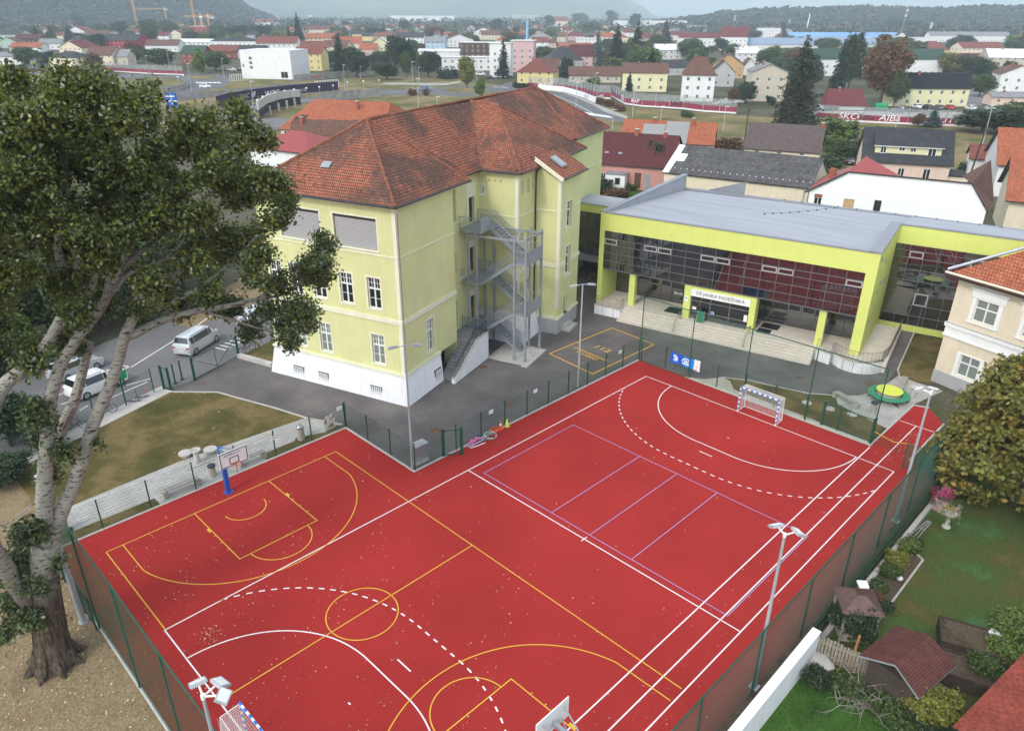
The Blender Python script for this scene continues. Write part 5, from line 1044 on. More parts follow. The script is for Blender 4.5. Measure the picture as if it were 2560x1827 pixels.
def car(kind, colour, label, loc, rz, group=None, detail=True):
    t = thing('parked_car', label, 'car', loc, rz, group)
    L, W, H, hood, roof0, roof1, belt, gc = {'suv': (4.5, 1.84, 1.66, 1.28, 1.55, -2.1, 1.02, .22), 'hatch': (4.25, 1.78, 1.46, 1.22, 1.35, -1.95, .93, .17), 'mpv': (4.62, 1.82, 1.73, 1.75, 1.35, -2.2, 1.05, .18), 'sedan': (4.55, 1.8, 1.44, 1.2, 1.25, -1.15, .92, .17), 'van': (4.95, 1.9, 1.95, 2.0, 1.6, -2.42, 1.15, .2)}[kind]
    h = L / 2; w_ = W / 2
    # stations: x, half width at sill, half width at belt, belt z, roof z, roof half width, bottom z
    ws = hood - .0; rp = ws - (.75 if kind != 'van' else .5)   # windscreen foot and head
    rb_ = roof1; tail = -h + (.12 if kind in ('suv', 'hatch', 'mpv', 'van') else .62)
    st = [(-h, .80, .82, belt * .72, belt * .72, .78, gc + .12), (-h + .06, .9, .94, belt * .92, belt * .92, .86, gc), (tail - .0 if kind == 'sedan' else -h + .1, .95, .98, belt, belt + .01, .88, gc), (rb_ + (.28 if kind != 'sedan' else .25), .98, 1, belt + .02, H - .03, .74, gc), (rb_ + .8, 1, 1, belt + .01, H, .76, gc), (rp - .3, 1, 1, belt, H - .01, .76, gc), (rp, 1, 1, belt - .01, H - .05, .74, gc), (ws, .99, .98, belt - .04, belt - .02, .86, gc), (ws + (h - ws) * .55, .97, .95, belt - .12, belt - .09, .8, gc), (h - .14, .9, .88, belt - .24, belt - .2, .72, gc), (h, .78, .76, belt - .42, belt - .42, .66, gc + .15)]
    rings = []
    for x, a, b_, zb, zr, r_, z0 in st: rings.append([(x, w_ * a * .96, z0), (x, w_ * a, z0 + .2), (x, w_ * b_, (z0 + zb) / 2 + .06), (x, w_ * b_ * .97, zb), (x, w_ * r_, zr - .02), (x, w_ * r_ * .8, zr + .02), (x, 0, zr + .04)])
    mb = MB()
    for A, B in zip(rings[:-1], rings[1:]):
        for i in range(6):
            q = [A[i], B[i], B[i + 1], A[i + 1]]; mb.face(q[::-1], 0, True); mb.face([(p[0], -p[1], p[2]) for p in q], 0, True)
    for rg, fl_ in ((rings[0], True), (rings[-1], False)):
        q = rg + [(p[0], -p[1], p[2]) for p in rg[::-1]]; mb.face(q if fl_ else q[::-1])
    bd = mb.build('body', CP[colour], t)
    def lerp(a, b, k): return tuple(a[i] + (b[i] - a[i]) * k for i in range(3))
    def glass(name, A, B, i0, out, k0=.1, k1=.9, e0=.06, e1=.94, both=True):
        g = MB(); q = [lerp(lerp(A[i0], A[i0 + 1], k0), lerp(B[i0], B[i0 + 1], k0), e) for e in (e0, e1)] + [lerp(lerp(A[i0], A[i0 + 1], k1), lerp(B[i0], B[i0 + 1], k1), e) for e in (e1, e0)]
        for s in ((1, -1) if both else (1,)):
            f = [(p[0], s * (p[1] + out), p[2]) for p in q]; g.face(f[::-1] if s > 0 else f)
        g.build(name, MT['carglass'], t)
    glass('side_window', rings[3], rings[4], 3, .012, .08, .92, .1, .95); glass('side_window', rings[4], rings[5], 3, .012, .08, .92, .02, .98); glass('side_window', rings[5], rings[6], 3, .012, .08, .9, .05, .98)
    g = MB()
    def span(A, B, e0, e1, y0, y1, lift):
        P_ = lambda e, y: (A[4][0] + (B[4][0] - A[4][0]) * e, y * (A[4][1] + (B[4][1] - A[4][1]) * e), A[5][2] + (B[5][2] - A[5][2]) * e + lift)
        g.face([P_(e0, -y0), P_(e1, -y1), P_(e1, y1), P_(e0, y0)][::-1])
    span(rings[6], rings[7], .06, .93, .93, .93, .022); g.build('windscreen', MT['carglass'], t)
    g = MB(); span(rings[3], rings[2], .08, .8, .9, .92, .024); g.faces = None; g.build('rear_window', MT['carglass'], t)
    wx = (h - .85, -h + .82); R_ = .33 if kind in ('suv', 'mpv', 'van') else .31
    for x in wx:
        for s in (1, -1):
            b = MB(); b.tube([(x, s * (w_ - .2), R_), (x, s * (w_ + .005), R_)], R_, 18); wl_ = b.build('wheel', MT['black'], t)
            b = MB(); b.tube([(x, s * (w_ - .02), R_), (x, s * (w_ + .012), R_)], R_ * .66, 14); b.build('rim', MT['galv'], wl_)
    for s in (1, -1):
        b = MB(); zt_ = belt * .8; b.box(-h - .012, s * w_ * .62, zt_ - .06, -h + .1, s * w_ * .86, zt_ + .09) if s > 0 else b.box(-h - .012, s * w_ * .86, zt_ - .06, -h + .1, s * w_ * .62, zt_ + .09); b.build('tail_light', MT['tail'], t)
        b = MB(); zh = belt - .36; y0, y1 = sorted((s * w_ * .5, s * w_ * .76)); b.box(h - .12, y0, zh, h - .02, y1, zh + .13); b.build('headlight', MT['head'], t)
        b = MB(); y0, y1 = sorted((s * w_, s * (w_ + .17))); b.box(ws - .35, y0, belt - .02, ws - .2, y1, belt + .12); b.build('mirror', CP[colour], t)
    b = MB(); b.box(-h - .02, -.26, belt * .5, -h + .02, .26, belt * .5 + .11); b.build('number_plate', MT['plate'], t)
    if kind in ('mpv', 'suv'):
        b = MB()
        for s in (1, -1): b.tube([(rb_ + .6, s * w_ * .68, H + .03), (rb_ + 1.2, s * w_ * .68, H + .07), (rp - .3, s * w_ * .68, H + .03)], .02, 5)
        b.build('roof_rail', MT['dark'], t)
    return t
def recolour(t, c):
    for ch in t.children:
        if ch.name.split('.')[0] in ('body', 'mirror'):
            ch.material_slots[0].link = 'OBJECT'; ch.material_slots[0].material = CP[c]
def between(a, b): a = Vector(a); b = Vector(b); d = b - a; return (a + b) / 2, math.atan2(d.y, d.x)
A_ = SA + R(90)
suv = car('suv', 'white', 'white estate car parked nearest the green assembly sign', sw(-23.3, -9.3), A_ + R(-4), 'cars parked along the street')
hat = car('hatch', 'silver', 'silver hatchback behind the white car near the trunk', sw(-27.6, -8.1), A_ + R(0), 'cars parked along the street')
mpv = car('mpv', 'silver', 'silver people carrier with roof rails driving past the driveway gate', sw(-22.8, .4), A_ + R(12), 'cars parked along the street')
dup(hat, sw(-22.7, 7.7), A_, 'silver hatchback half hidden by leaves beyond the people carrier')
c0 = dup(hat, sw(-26.6, -16.4), A_, 'white hatchback cut off behind the tree at the left'); recolour(c0, 'white')
# ------------------------------------------------------------------ trees and planting near the court
MT['poplar'] = leafmat('poplar_leaf', (.082, .112, .042, 1), .75, .3, .3)
MT['poplar_pale'] = leafmat('poplar_leaf_underside', (.24, .27, .19, 1), .3, .45, .2)
MT['poplar_tip'] = leafmat('poplar_leaf_upper', (.16, .175, .038, 1), .55, .32, .32)  # lighter yellow-green leaf, more frequent towards the top of the crown
MT['maple'] = leafmat('maple_leaf_autumn', (.175, .175, .036, 1), .55, .5, .3, (.40, .25, .05, 1), .10)
MT['leaf_mid'] = leafmat('mid_green_leaf', (.065, .10, .026, 1), .5, .5, .2)
MT['leaf_dark'] = leafmat('dark_green_leaf', (.028, .05, .018, 1), .5, .5, .12)
MT['leaf_light'] = leafmat('light_green_leaf', (.13, .18, .04, 1), .5, .5, .25)
MT['leaf_yel'] = leafmat('yellow_green_leaf', (.20, .20, .035, 1), .4, .5, .25)
MT['leaf_rust'] = leafmat('rusty_leaf', (.13, .065, .025, 1), .5, .6, .15)
MT['needle'] = leafmat('dark_needle', (.018, .034, .016, 1), .55, .6, .05)
MT['needle_brown'] = leafmat('brownish_needle', (.035, .042, .018, 1), .6, .6, .05)
MT['needle_blue'] = leafmat('blue_needle', (.085, .12, .115, 1), .4, .6, .05)
def barkmat():
    m, n, b = nmat('poplar_bark'); b.inputs['Roughness'].default_value = .9; b.inputs['Specular IOR Level'].default_value = .1
    g = n.nodes.new('ShaderNodeNewGeometry'); mp = n.nodes.new('ShaderNodeMapping'); n.links.new(g.outputs['Position'], mp.inputs[0]); mp.inputs['Scale'].default_value = (3.2, 3.2, 13)
    o = ramp(n, noise(n, 1, 3, .6, mp.outputs[0]), [(.36, (.035, .03, .025)), (.44, (.30, .275, .23)), (.75, (.40, .375, .32))])
    mp2 = n.nodes.new('ShaderNodeMapping'); n.links.new(g.outputs['Position'], mp2.inputs[0]); mp2.inputs['Scale'].default_value = (9, 9, 1.3)
    rough = ramp(n, noise(n, 1, 4, .65, mp2.outputs[0]), [(.4, (.04, .03, .022)), (.6, (.125, .095, .07))])
    sp = n.nodes.new('ShaderNodeSeparateXYZ'); n.links.new(g.outputs['Position'], sp.inputs[0]); mr = n.nodes.new('ShaderNodeMapRange'); n.links.new(sp.outputs['Z'], mr.inputs[0]); mr.inputs[1].default_value = 3.6; mr.inputs[2].default_value = 6.2
    o = mixc(n, mr.outputs[0], rough, o); n.links.new(o, b.inputs['Base Color']); bump(n, b, noise(n, 1, 4, .65, mp2.outputs[0]), .7, .05); return m
MT['bark_poplar'] = barkmat()
MT['bark'] = basic('brown_bark', (.09, .065, .045, 1), .95, .1, .25, 3, fine=.2)
MT['twig'] = basic('grey_twig', (.27, .24, .21, 1), .9, .1, .15, 2)

def leafquads(P, size, up=.3, asp=.62, out=None):
    """one leaf-sized quad per point, tilted at random"""
    n = len(P); nr = RNG.normal(0, 1, (n, 3)); nr[:, 2] += up * 2
    if out is not None: nr += out * .9
    nr /= np.linalg.norm(nr, axis=1, keepdims=True) + 1e-9
    u = np.cross(nr, RNG.normal(0, 1, (n, 3))); u /= np.linalg.norm(u, axis=1, keepdims=True) + 1e-9; v = np.cross(nr, u)
    s = size * RNG.uniform(.6, 1.25, (n, 1)); u = u * s; v = v * s * asp
    return np.stack([P - u, P - v * .9 + u * .15, P + u, P + v * .9 + u * .15], 1).reshape(-1, 3)
def clumps(blobs, nc, per, spread, shell=.65, seed=0):
    """points gathered in clumps over blobs (x, y, z, rx, ry, rz[, weight])"""
    rg = np.random.default_rng(seed + 5); B = np.array([b[:6] for b in blobs], float); wt = np.array([b[6] if len(b) > 6 else b[3] * b[4] + b[3] * b[5] + b[4] * b[5] for b in blobs], float); wt /= wt.sum()
    k = rg.choice(len(B), nc, p=wt); d = rg.normal(0, 1, (nc, 3)); d /= np.linalg.norm(d, axis=1, keepdims=True)
    r = np.where(rg.random(nc) < shell, rg.uniform(.82, 1.03, nc), rg.uniform(.25, .9, nc)); C_ = B[k, :3] + d * r[:, None] * B[k, 3:6]
    sp = spread * rg.uniform(.6, 1.35, nc); idx = np.repeat(np.arange(nc), per)
    off = rg.normal(0, 1, (nc * per, 3)); off[:, 2] *= .75; P = C_[idx] + off * sp[idx][:, None] * .6
    return P, d[idx]
def crown(name, blobs, nc, per, spread, size, m, parent=None, up=.25, shell=.65, seed=0, asp=.62, mi=None):
    P, out = clumps(blobs, nc, per, spread, shell, seed); V = leafquads(P, size, up, asp, out); o = quads(name, V, m, mi(P) if mi else None)
    if parent: o.parent = parent
    return o
def limb(mb, pts, r0, r1, n=10, wob=0.0):
    P = [Vector(p) for p in pts]; Q = []
    for i in range(len(P) - 1):      # smooth through the points
        p0, p1, p2, p3 = P[max(i - 1, 0)], P[i], P[i + 1], P[min(i + 2, len(P) - 1)]
        for t in (0, .34, .67): Q.append(.5 * ((2 * p1) + (p2 - p0) * t + (2 * p0 - 5 * p1 + 4 * p2 - p3) * t * t + (3 * p1 - p0 - 3 * p2 + p3) * t ** 3) + Vector((random.uniform(-wob, wob), random.uniform(-wob, wob), random.uniform(-wob, wob))))
    Q.append(P[-1]); k = len(Q); rs = [r0 + (r1 - r0) * (i / (k - 1)) for i in range(k)]; mb.tube(Q, rs, n)

# the big white poplar
TB = gw(124, 1470); HD = (Vector((TB.x, TB.y, 0)) - Vector((CAM.x, CAM.y, 0))); TD = HD.length
def tp(x, y, dep=0.0):
    d = (gw(x, y, 0) - CAM) if False else (_r * ((x * 2560 / 2276 - 1280) / FPX) - _u * ((y * 2560 / 2276 - 913.5) / FPX) + _f)
    hh = HD.normalized(); t = (TD + dep) / (d.x * hh.x + d.y * hh.y); return CAM + d * t
def tk(dep=0): return gdist(tp(300, 600, dep)) / (1646.6)       # metres per survey pixel at the tree
pop = thing('poplar_tree', 'huge white poplar with pale forked trunks standing on the dry soil beside the court', 'tree', (TB.x, TB.y, 0)); off = Vector((TB.x, TB.y, 0))
mb = MB(); L_ = lambda pts, r0, r1, n=12, w=.02: limb(mb, [tp(*p) - off for p in pts], r0, r1, n, w)
mb.tube([tp(124, 1490) - off - Vector((0, 0, .3)), tp(124, 1475) - off, tp(120, 1450) - off, tp(112, 1410) - off, tp(103, 1330) - off, tp(97, 1265) - off, tp(103, 1205) - off], [1.12, .98, .82, .72, .62, .58, .55], 20)
for a in range(0, 360, 45): mb.tube([(.5 * math.cos(R(a)), .5 * math.sin(R(a)), .9), (.9 * math.cos(R(a)), .9 * math.sin(R(a)), .2), (1.35 * math.cos(R(a)), 1.35 * math.sin(R(a)), -.1)], [.3, .24, .08], 8)
L_([(103, 1215), (99, 1150), (97, 1110), (103, 984), (112, 889), (131, 818), (175, 747), (215, 700, 1), (270, 600, 1.5), (300, 480, 2), (310, 380, 2)], .38, .09)
L_([(106, 1215), (135, 1140), (170, 1060), (208, 940), (253, 832), (279, 742), (322, 658), (370, 618, 1), (393, 608, 1.5), (440, 560, 2), (480, 480, 2), (520, 380, 2)], .34, .06)
L_([(286, 749), (346, 718), (403, 698), (504, 681), (571, 665), (640, 650), (690, 600)], .2, .03, 9)
L_([(450, 690), (540, 720), (610, 740), (650, 760)], .07, .02, 7); L_([(571, 665), (640, 620), (700, 570), (730, 556)], .06, .015, 7)
L_([(105, 1385), (65, 1334), (20, 1275), (-30, 1190, -1), (-50, 1050, -1), (-30, 950), (0, 870), (60, 812), (100, 771), (138, 703), (148, 640), (128, 549), (145, 480), (150, 380), (170, 280)], .44, .07)
L_([(148, 640), (170, 590), (160, 540), (176, 470)], .14, .05, 8); L_([(128, 720), (190, 660), (215, 600), (225, 540), (250, 490)], .2, .06, 9); L_([(215, 700), (240, 640), (238, 560), (270, 500)], .16, .05, 8)
L_([(302, 602), (343, 586), (366, 577), (393, 574), (430, 584)], .075, .03, 7); L_([(366, 577), (406, 537), (408, 497)], .045, .018, 6); L_([(343, 586), (345, 560), (385, 545)], .03, .015, 6); L_([(253, 650), (280, 615), (302, 602)], .1, .075, 7)
L_([(97, 1100), (20, 1160), (-20, 1170)], .05, .02, 6); L_([(345, 690), (440, 640), (540, 560), (600, 480)], .12, .03, 8); L_([(270, 600, 1.5), (380, 500, 2), (480, 420, 2.5), (560, 330, 2)], .13, .03, 8)
L_([(150, 380), (100, 300), (110, 200)], .07, .02, 6); L_([(310, 380, 2), (300, 280, 1), (290, 200)], .08, .02, 6); L_([(160, 900, 1.5), (120, 1000, 2), (105, 1130, 1)], .2, .28, 9); L_([(200, 760, 2), (180, 840, 2), (150, 930, 2)], .18, .24, 9)
mb.build('trunk', MT['bark_poplar'], pop)
PB = [(30, 255, 110, 100), (130, 215, 62, 62), (118, 290, 90, 80), (185, 205, 50, 62), (295, 215, 52, 68), (300, 330, 120, 90), (120, 370, 140, 110), (425, 305, 62, 68), (470, 300, 30, 60), (545, 300, 48, 70), (480, 400, 110, 90), (600, 430, 55, 85), (330, 450, 150, 100), (150, 490, 140, 90), (560, 520, 75, 70), (450, 550, 95, 60), (615, 470, 40, 55), (615, 400, 40, 50),
      (690, 585, 45, 36), (650, 620, 55, 40), (600, 590, 45, 40), (640, 715, 50, 45), (600, 660, 50, 40), (660, 680, 35, 30), (530, 690, 50, 32), (560, 735, 40, 25), (640, 765, 30, 22), (722, 558, 20, 20), (700, 590, 24, 18), (715, 600, 14, 10), (690, 720, 16, 20), (450, 670, 60, 35), (250, 580, 70, 55), (200, 560, 90, 60), (50, 600, 80, 70), (30, 470, 90, 110), (320, 640, 50, 36), (190, 600, 50, 36), (165, 655, 45, 36), (180, 690, 40, 25), (235, 690, 50, 30), (360, 640, 50, 30), (420, 520, 70, 50), (385, 690, 40, 25), (300, 690, 40, 25),
      (20, 700, 50, 60), (50, 780, 40, 40), (160, 740, 40, 26), (-60, 400, 90, 200), (-80, 700, 90, 160)]
LOW = [(30, 1250, 55, 40), (65, 1180, 40, 40), (88, 1295, 35, 26), (30, 1330, 40, 26), (70, 1375, 34, 22), (20, 1390, 34, 22), (100, 960, 30, 50), (140, 1010, 20, 30), (105, 1050, 25, 20), (120, 1250, 18, 20), (215, 985, 14, 12), (140, 1380, 10, 8), (85, 920, 30, 30)]
def toworld(lst, dep):
    o = []
    for i, (x, y, rx, ry) in enumerate(lst):
        d = dep * math.sin(i * 2.399 + 1); p = tp(x, y, d) - off; k = tk(d) * .98; o.append((p.x, p.y, p.z, rx * k * .92, rx * k * .92, ry * k * .95))
    return o
rb_ = random.Random(5); PC = []
for (x, y, rx, ry) in PB:
    n_ = max(1, round(rx * ry / (800 if y < 470 else 1250)))
    for i in range(n_):
        a = rb_.uniform(0, 6.28); q = rb_.random() ** .5 * .86; e = rb_.uniform(17, 32); PC.append((x + rx * q * math.cos(a), y + ry * q * math.sin(a), e, e * rb_.uniform(.8, 1.5)))
bl = toworld(PC, 3.6)
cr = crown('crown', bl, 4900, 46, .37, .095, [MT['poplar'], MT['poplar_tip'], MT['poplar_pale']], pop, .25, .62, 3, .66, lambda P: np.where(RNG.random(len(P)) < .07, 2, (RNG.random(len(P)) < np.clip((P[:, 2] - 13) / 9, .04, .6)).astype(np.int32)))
crown('low_shoots', toworld(LOW, .8), 330, 32, .3, .105, MT['poplar'], pop, .25, .5, 4)

# the maple at the garden edge, turning yellow
mp_ = thing('maple_tree', 'dense maple turning yellow brown beside the cream house', 'tree', (26.3, 1.9, 0)); b = MB(); limb(b, [(0, 0, -.2), (.1, 0, 1.5), (0, .1, 3), (0, 0, 6)], .3, .1); b.build('trunk', MT['bark'], mp_)
crown('crown', [(0, 0, 5.4, 3.7, 3.7, 4.4), (-1.9, -1.6, 3.0, 2.6, 2.5, 2.4), (1.2, 1.0, 8.6, 2.3, 2.3, 2.6), (.5, 0, 10.2, 1.3, 1.3, 1.5), (.3, -1.5, 6.8, 2.6, 2.6, 2.7), (2.6, -1.6, 3.4, 2.8, 2.6, 2.8), (-2.4, 1.0, 4.6, 2.0, 2.0, 2.2), (1.8, -2.6, 5.2, 2.2, 2, 2.4), (-1.6, .2, 7.4, 1.5, 1.5, 1.7), (3.2, 0, 7, 1.8, 1.8, 2), (3.4, -1, 9, 1.3, 1.3, 1.6), (-2.9, -.4, 2.2, 1.5, 1.5, 1.3)], 1500, 24, .42, .18, MT['maple'], mp_, .5, .85, 8, .75)

# templates for planting elsewhere; every copy is a tree of its own
def tree_round(name, h, r, m, nc, per, size, spread, seed, trunk=.25, oval=1.0):
    t = thing(name, '', 'tree'); b = MB(); limb(b, [(0, 0, -.3), (.05, 0, h * .3), (0, .05, h * .75)], trunk, trunk * .3, 7); b.build('trunk', MT['bark'], t); rg = random.Random(seed); bb = [(0, 0, h * .58, r * .8, r * .8, h * .36)]
    for i in range(7): a = i * 2.4 + seed; q = r * rg.uniform(.35, .6); bb.append((q * math.cos(a), q * math.sin(a), h * rg.uniform(.38, .82), r * rg.uniform(.38, .55), r * rg.uniform(.38, .55), h * rg.uniform(.14, .22) * oval))
    crown('crown', bb, nc, per, spread, size, m, t, .3, .8, seed); return t
def tree_spruce(name, h, r, m, tiers, per, size, seed, droop=.25, top=.02):
    t = thing(name, '', 'tree'); b = MB(); b.tube([(0, 0, -.3), (0, 0, h * .97)], [h * .018, .03], 7); b.build('trunk', MT['bark'], t); rg = np.random.default_rng(seed); P = []
    for i in range(tiers):
        f = (i + .5) / tiers; z = h * (.05 + .95 * f); rr = r * (1 - f) ** .85 * rg.uniform(.8, 1.1) + top * r; k = max(4, int(11 * (1 - f) + 4))
        for j in range(k):
            a = rg.uniform(0, 6.28); L = rr * rg.uniform(.65, 1.1); n = max(3, int(per * L / r)); s = rg.random(n) ** .7
            q = np.stack([np.cos(a) * L * s, np.sin(a) * L * s, z - droop * L * s + .12 * L * np.sin(s * 3.1)], 1) + rg.normal(0, 1, (n, 3)) * np.array([.10, .10, .05]) * (r * .55 + L * .25); P.append(q)
    P = np.concatenate(P); V = leafquads(P, size, .5, .5); o = quads('crown', V, m); o.parent = t; return t
T = {}
T['oak'] = tree_round('broadleaf_tree', 8, 3.4, MT['leaf_mid'], 330, 22, .26, .6, 1); T['dark'] = tree_round('broadleaf_tree', 8, 3.3, MT['leaf_dark'], 330, 22, .26, .6, 2); T['rust'] = tree_round('autumn_tree', 8, 3.0, MT['leaf_rust'], 330, 22, .25, .55, 3, oval=1.3)
T['yellow'] = tree_round('yellowing_tree', 7, 2.1, MT['leaf_yel'], 240, 22, .24, .45, 4, .16, 1.4); T['light'] = tree_round('young_tree', 6, 2.0, MT['leaf_light'], 220, 22, .24, .45, 5, .14, 1.3); T['maple'] = tree_round('maple_tree', 8, 3.3, MT['maple'], 300, 22, .26, .55, 6)
T['spruce'] = tree_spruce('spruce_tree', 16, 3.6, MT['needle'], 30, 42, .34, 1); T['spruceb'] = tree_spruce('spruce_tree', 18, 4.6, MT['needle_brown'], 30, 60, .34, 2, .38); T['blue'] = tree_spruce('blue_spruce_tree', 9, 2.4, MT['needle_blue'], 22, 34, .26, 3); T['thin'] = tree_spruce('spruce_tree', 15, 2.3, MT['needle'], 28, 30, .3, 4)
def bush_t(name, m, seed, size=.12, nc=120):
    t = thing(name, '', 'bush'); bb = [(0, 0, .5, .8, .8, .55)] + [(.5 * math.cos(a), .5 * math.sin(a), .5 + .2 * math.sin(a * 3), .45, .45, .45) for a in (0, 1.5, 3, 4.6)]; crown('foliage', bb, nc, 18, .22, size, m, t, .35, .75, seed); b = MB()
    for a in (0, 2, 4): b.tube([(0, 0, -.1), (.2 * math.cos(a), .2 * math.sin(a), .6)], [.03, .015], 5)
    b.build('stem', MT['bark'], t); return t
T['bush'] = bush_t('bush', MT['leaf_mid'], 11); T['bushd'] = bush_t('bush', MT['leaf_dark'], 12); T['bushl'] = bush_t('bush', MT['leaf_light'], 13); T['bushr'] = bush_t('bush', MT['leaf_rust'], 14); T['bushy'] = bush_t('bush', MT['leaf_yel'], 15)
HT = {'oak': 8, 'dark': 8, 'rust': 8, 'yellow': 7, 'light': 6, 'maple': 8, 'spruce': 16, 'spruceb': 18, 'blue': 9, 'thin': 15, 'bush': 1.05, 'bushd': 1.05, 'bushl': 1.05, 'bushr': 1.05, 'bushy': 1.05}
RT = {'oak': 3.4, 'dark': 3.3, 'rust': 3.0, 'yellow': 2.1, 'light': 2.0, 'maple': 3.3, 'spruce': 3.6, 'spruceb': 4.6, 'blue': 2.4, 'thin': 2.3, 'bush': .95, 'bushd': .95, 'bushl': .95, 'bushr': .95, 'bushy': .95}
USED = set()
def plant(kind, p, h, label, group=None, w=None):
    """a copy of a template, h metres tall and w metres wide; the first planting uses the template itself"""
    s = h / HT[kind]; sw_ = s if w is None else w / (2 * RT[kind]); o = T[kind]
    if kind in USED: return dup(o, (p[0], p[1], 0), random.uniform(0, 6.28), label, group, (sw_, sw_, s))
    USED.add(kind); o.location = (p[0], p[1], 0); o.rotation_euler = (0, 0, random.uniform(0, 6.28)); o.scale = (sw_, sw_, s); o['label'] = label
    if group: o['group'] = group
    return o
def prune():      # a copy inherits its group only when asked
    pass
G_ = 'trees along the far side of the parking street'
for k, (x, y, h, kind) in enumerate(((-31, -14, 8, 'dark'), (-33, -6, 9, 'oak'), (-30.5, -1, 7, 'dark'), (-33, 5, 8.5, 'oak'), (-29.5, -9.5, 5, 'light'), (-36, 1, 10, 'dark'), (-35, -12, 11, 'dark'), (-33.5, 11, 7, 'oak'), (-38, -20, 12, 'dark'), (-32, -22, 9, 'oak'), (-30, 12, 4.5, 'light'), (-37, 9, 9, 'dark'), (-30, -27, 9, 'dark'))):
    plant(kind, sw(x - 3.2, y), h, {'dark': 'dark broadleaf tree in the row behind the parked cars', 'oak': 'mid green broadleaf tree in the row behind the parked cars', 'light': 'small bright green tree behind the parked cars'}[kind], G_)
for k, (x, y, h) in enumerate(((-29.5, -14.5, 1.6), (-29, -5.5, 1.3), (-29.2, 2.5, 1.5), (-29, -11, 1.8), (-28.8, 7, 1.2))): plant('bushd', sw(x - 3, y), h, 'dark bush at the kerb behind the parked cars', 'bushes behind the parked cars', 3.2)
for (x, y, h, w_, l) in ((25, 990, 4.2, 4, 'dark bushy tree at the left edge behind the poplar trunk'), (70, 968, 3.2, 3, 'small dark bushy tree left of the pale poplar stems'), (115, 1000, 2.2, 2.4, 'low dark tree between the pale poplar stems'), (20, 1075, 2.0, 3, 'dark shrub at the left edge above the sandy soil')): plant('dark', gw(x, y), h, l, None, w_)
# street with its markings
MT['street'] = basic('worn_street_asphalt', (.17, .165, .165, 1), .9, .2, .14, .25, fine=.12, fscale=7)
sheet('street', [sw(-18.0, -40), sw(-18.0, 70), sw(-31.2, 70), sw(-31.2, -40)], -.022, MT['street']); sheet('sidewalk', [sw(-17.85, -40), sw(-17.85, -6.5), sw(-19.4, -6.5), sw(-19.4, -40)], -.012, MT['concrete']); sheet('sandy_verge', [sw(-26.6, 3), sw(-26.6, 40), sw(-33, 40), sw(-33, 4)], -.014, MT['soil'])
b = MB()
for p, q in (((291, 816), (429, 730)), ((256, 808), (287, 815)), ((271, 822), (287, 815)), ((281, 856), (334, 841)), ((135, 898), (171, 888)), ((177, 912), (195, 901)), ((232, 890), (328, 848)), ((120, 880), (160, 868)), ((429, 730), (470, 700))): strip(b, [gw(*p), gw(*q)], .12, -.008)
for k in range(5): strip(b, [sw(-20.1, 1.0 + k * .6), sw(-21.6, 1.0 + k * .6)], .16, -.008)
b.build('road_marking', MT['white_line'])['kind'] = 'structure'
b = MB(); q = [sw(-17.7, 0.3), sw(-17.4, .3), sw(-13.6, .8), sw(-13.6, 1.1), sw(-17.7, .75)]
b.prism([(v.x, v.y) for v in (sw(-17.9, .2), sw(-13.9, .1), sw(-13.9, .5), sw(-17.9, .6))], 0, .35); tag(b.build('low_wall', MT['concrete']), 'low concrete wall edging the grass strip left of the school', 'wall')
sheet('grass_verge', [sw(-17.9, .6), sw(-13.6, .5), sw(-13.6, 30), sw(-17.9, 30)], -.002, MT['lawn'])
SHM = {'bush': 'leaf_mid', 'bushd': 'leaf_dark', 'bushl': 'leaf_light', 'bushr': 'leaf_rust', 'bushy': 'leaf_yel', 'dark': 'leaf_dark', 'light': 'leaf_light'}
def shrub(k, p, h, label, group=None, w=1.0):
    t = thing('shrub', label, 'shrub', (p[0], p[1], 0), 0, group); r = w / 2; rr_ = random.Random(label); bb = [(0, 0, h * .5, r * .7, r * .7, h * .4)]
    for i in range(6): a = i * 1.05 + rr_.random(); q = r * rr_.uniform(.4, .7); bb.append((q * math.cos(a), q * math.sin(a), h * rr_.uniform(.3, .75), r * rr_.uniform(.28, .45), r * rr_.uniform(.28, .45), h * rr_.uniform(.16, .28)))
    crown('foliage', bb, int(60 + 70 * w * h), 18, .17, .075, MT[SHM[k]], t, .35, .75, rr_.randint(1, 99)); b = MB()
    for i in range(5): a = i * 1.3; b.tube([(0, 0, -.05), (r * .3 * math.cos(a), r * .3 * math.sin(a), h * .4), (r * .6 * math.cos(a), r * .6 * math.sin(a), h * .7)], [.03, .02, .008], 5)
    b.build('stem', MT['bark'], t); return t
# ------------------------------------------------------------------ gardens on the right
sheet('garden_lawn', [(23.2, -19), (23.2, 3), (60, 3), (60, -22), (27, -18.6)], -.03, MT['garden']); sheet('garden_lawn', [(23.1, -60), (23.1, -19.05), (27, -18.65), (60, -22.1), (60, -60)], -.028, MT['lushgrass'])
sheet('flower_bed', [(23.2, -15.8), (24.45, -15.6), (24.42, -8), (23.9, -7.7), (23.2, -5.5)], -.02, MT['bed'])
b = MB(); e_ = MB(); strip(e_, [(24.5, -15.6), (24.47, -8.0), (24.1, -7.75)], .1, .04, z0=-.05); e_.build('edging', MT['stone'])['kind'] = 'structure'; strip(b, [(23.05, -18.6), (23.05, 2)], .24, .22, z0=-.05); b.build('kerb', MT['concrete'])['kind'] = 'structure'
MT['boardgreen'] = basic('dark_green_boards', (.045, .075, .04, 1), .85, .2, .25, 4); MT['picket'] = basic('weathered_pickets', (.27, .235, .185, 1), .9, .15, .25, 4)
t = thing('board_fence', 'dark green board fence between the chain link fence and the garden kerb', 'fence', (22.75, -19, 0)); b = MB()
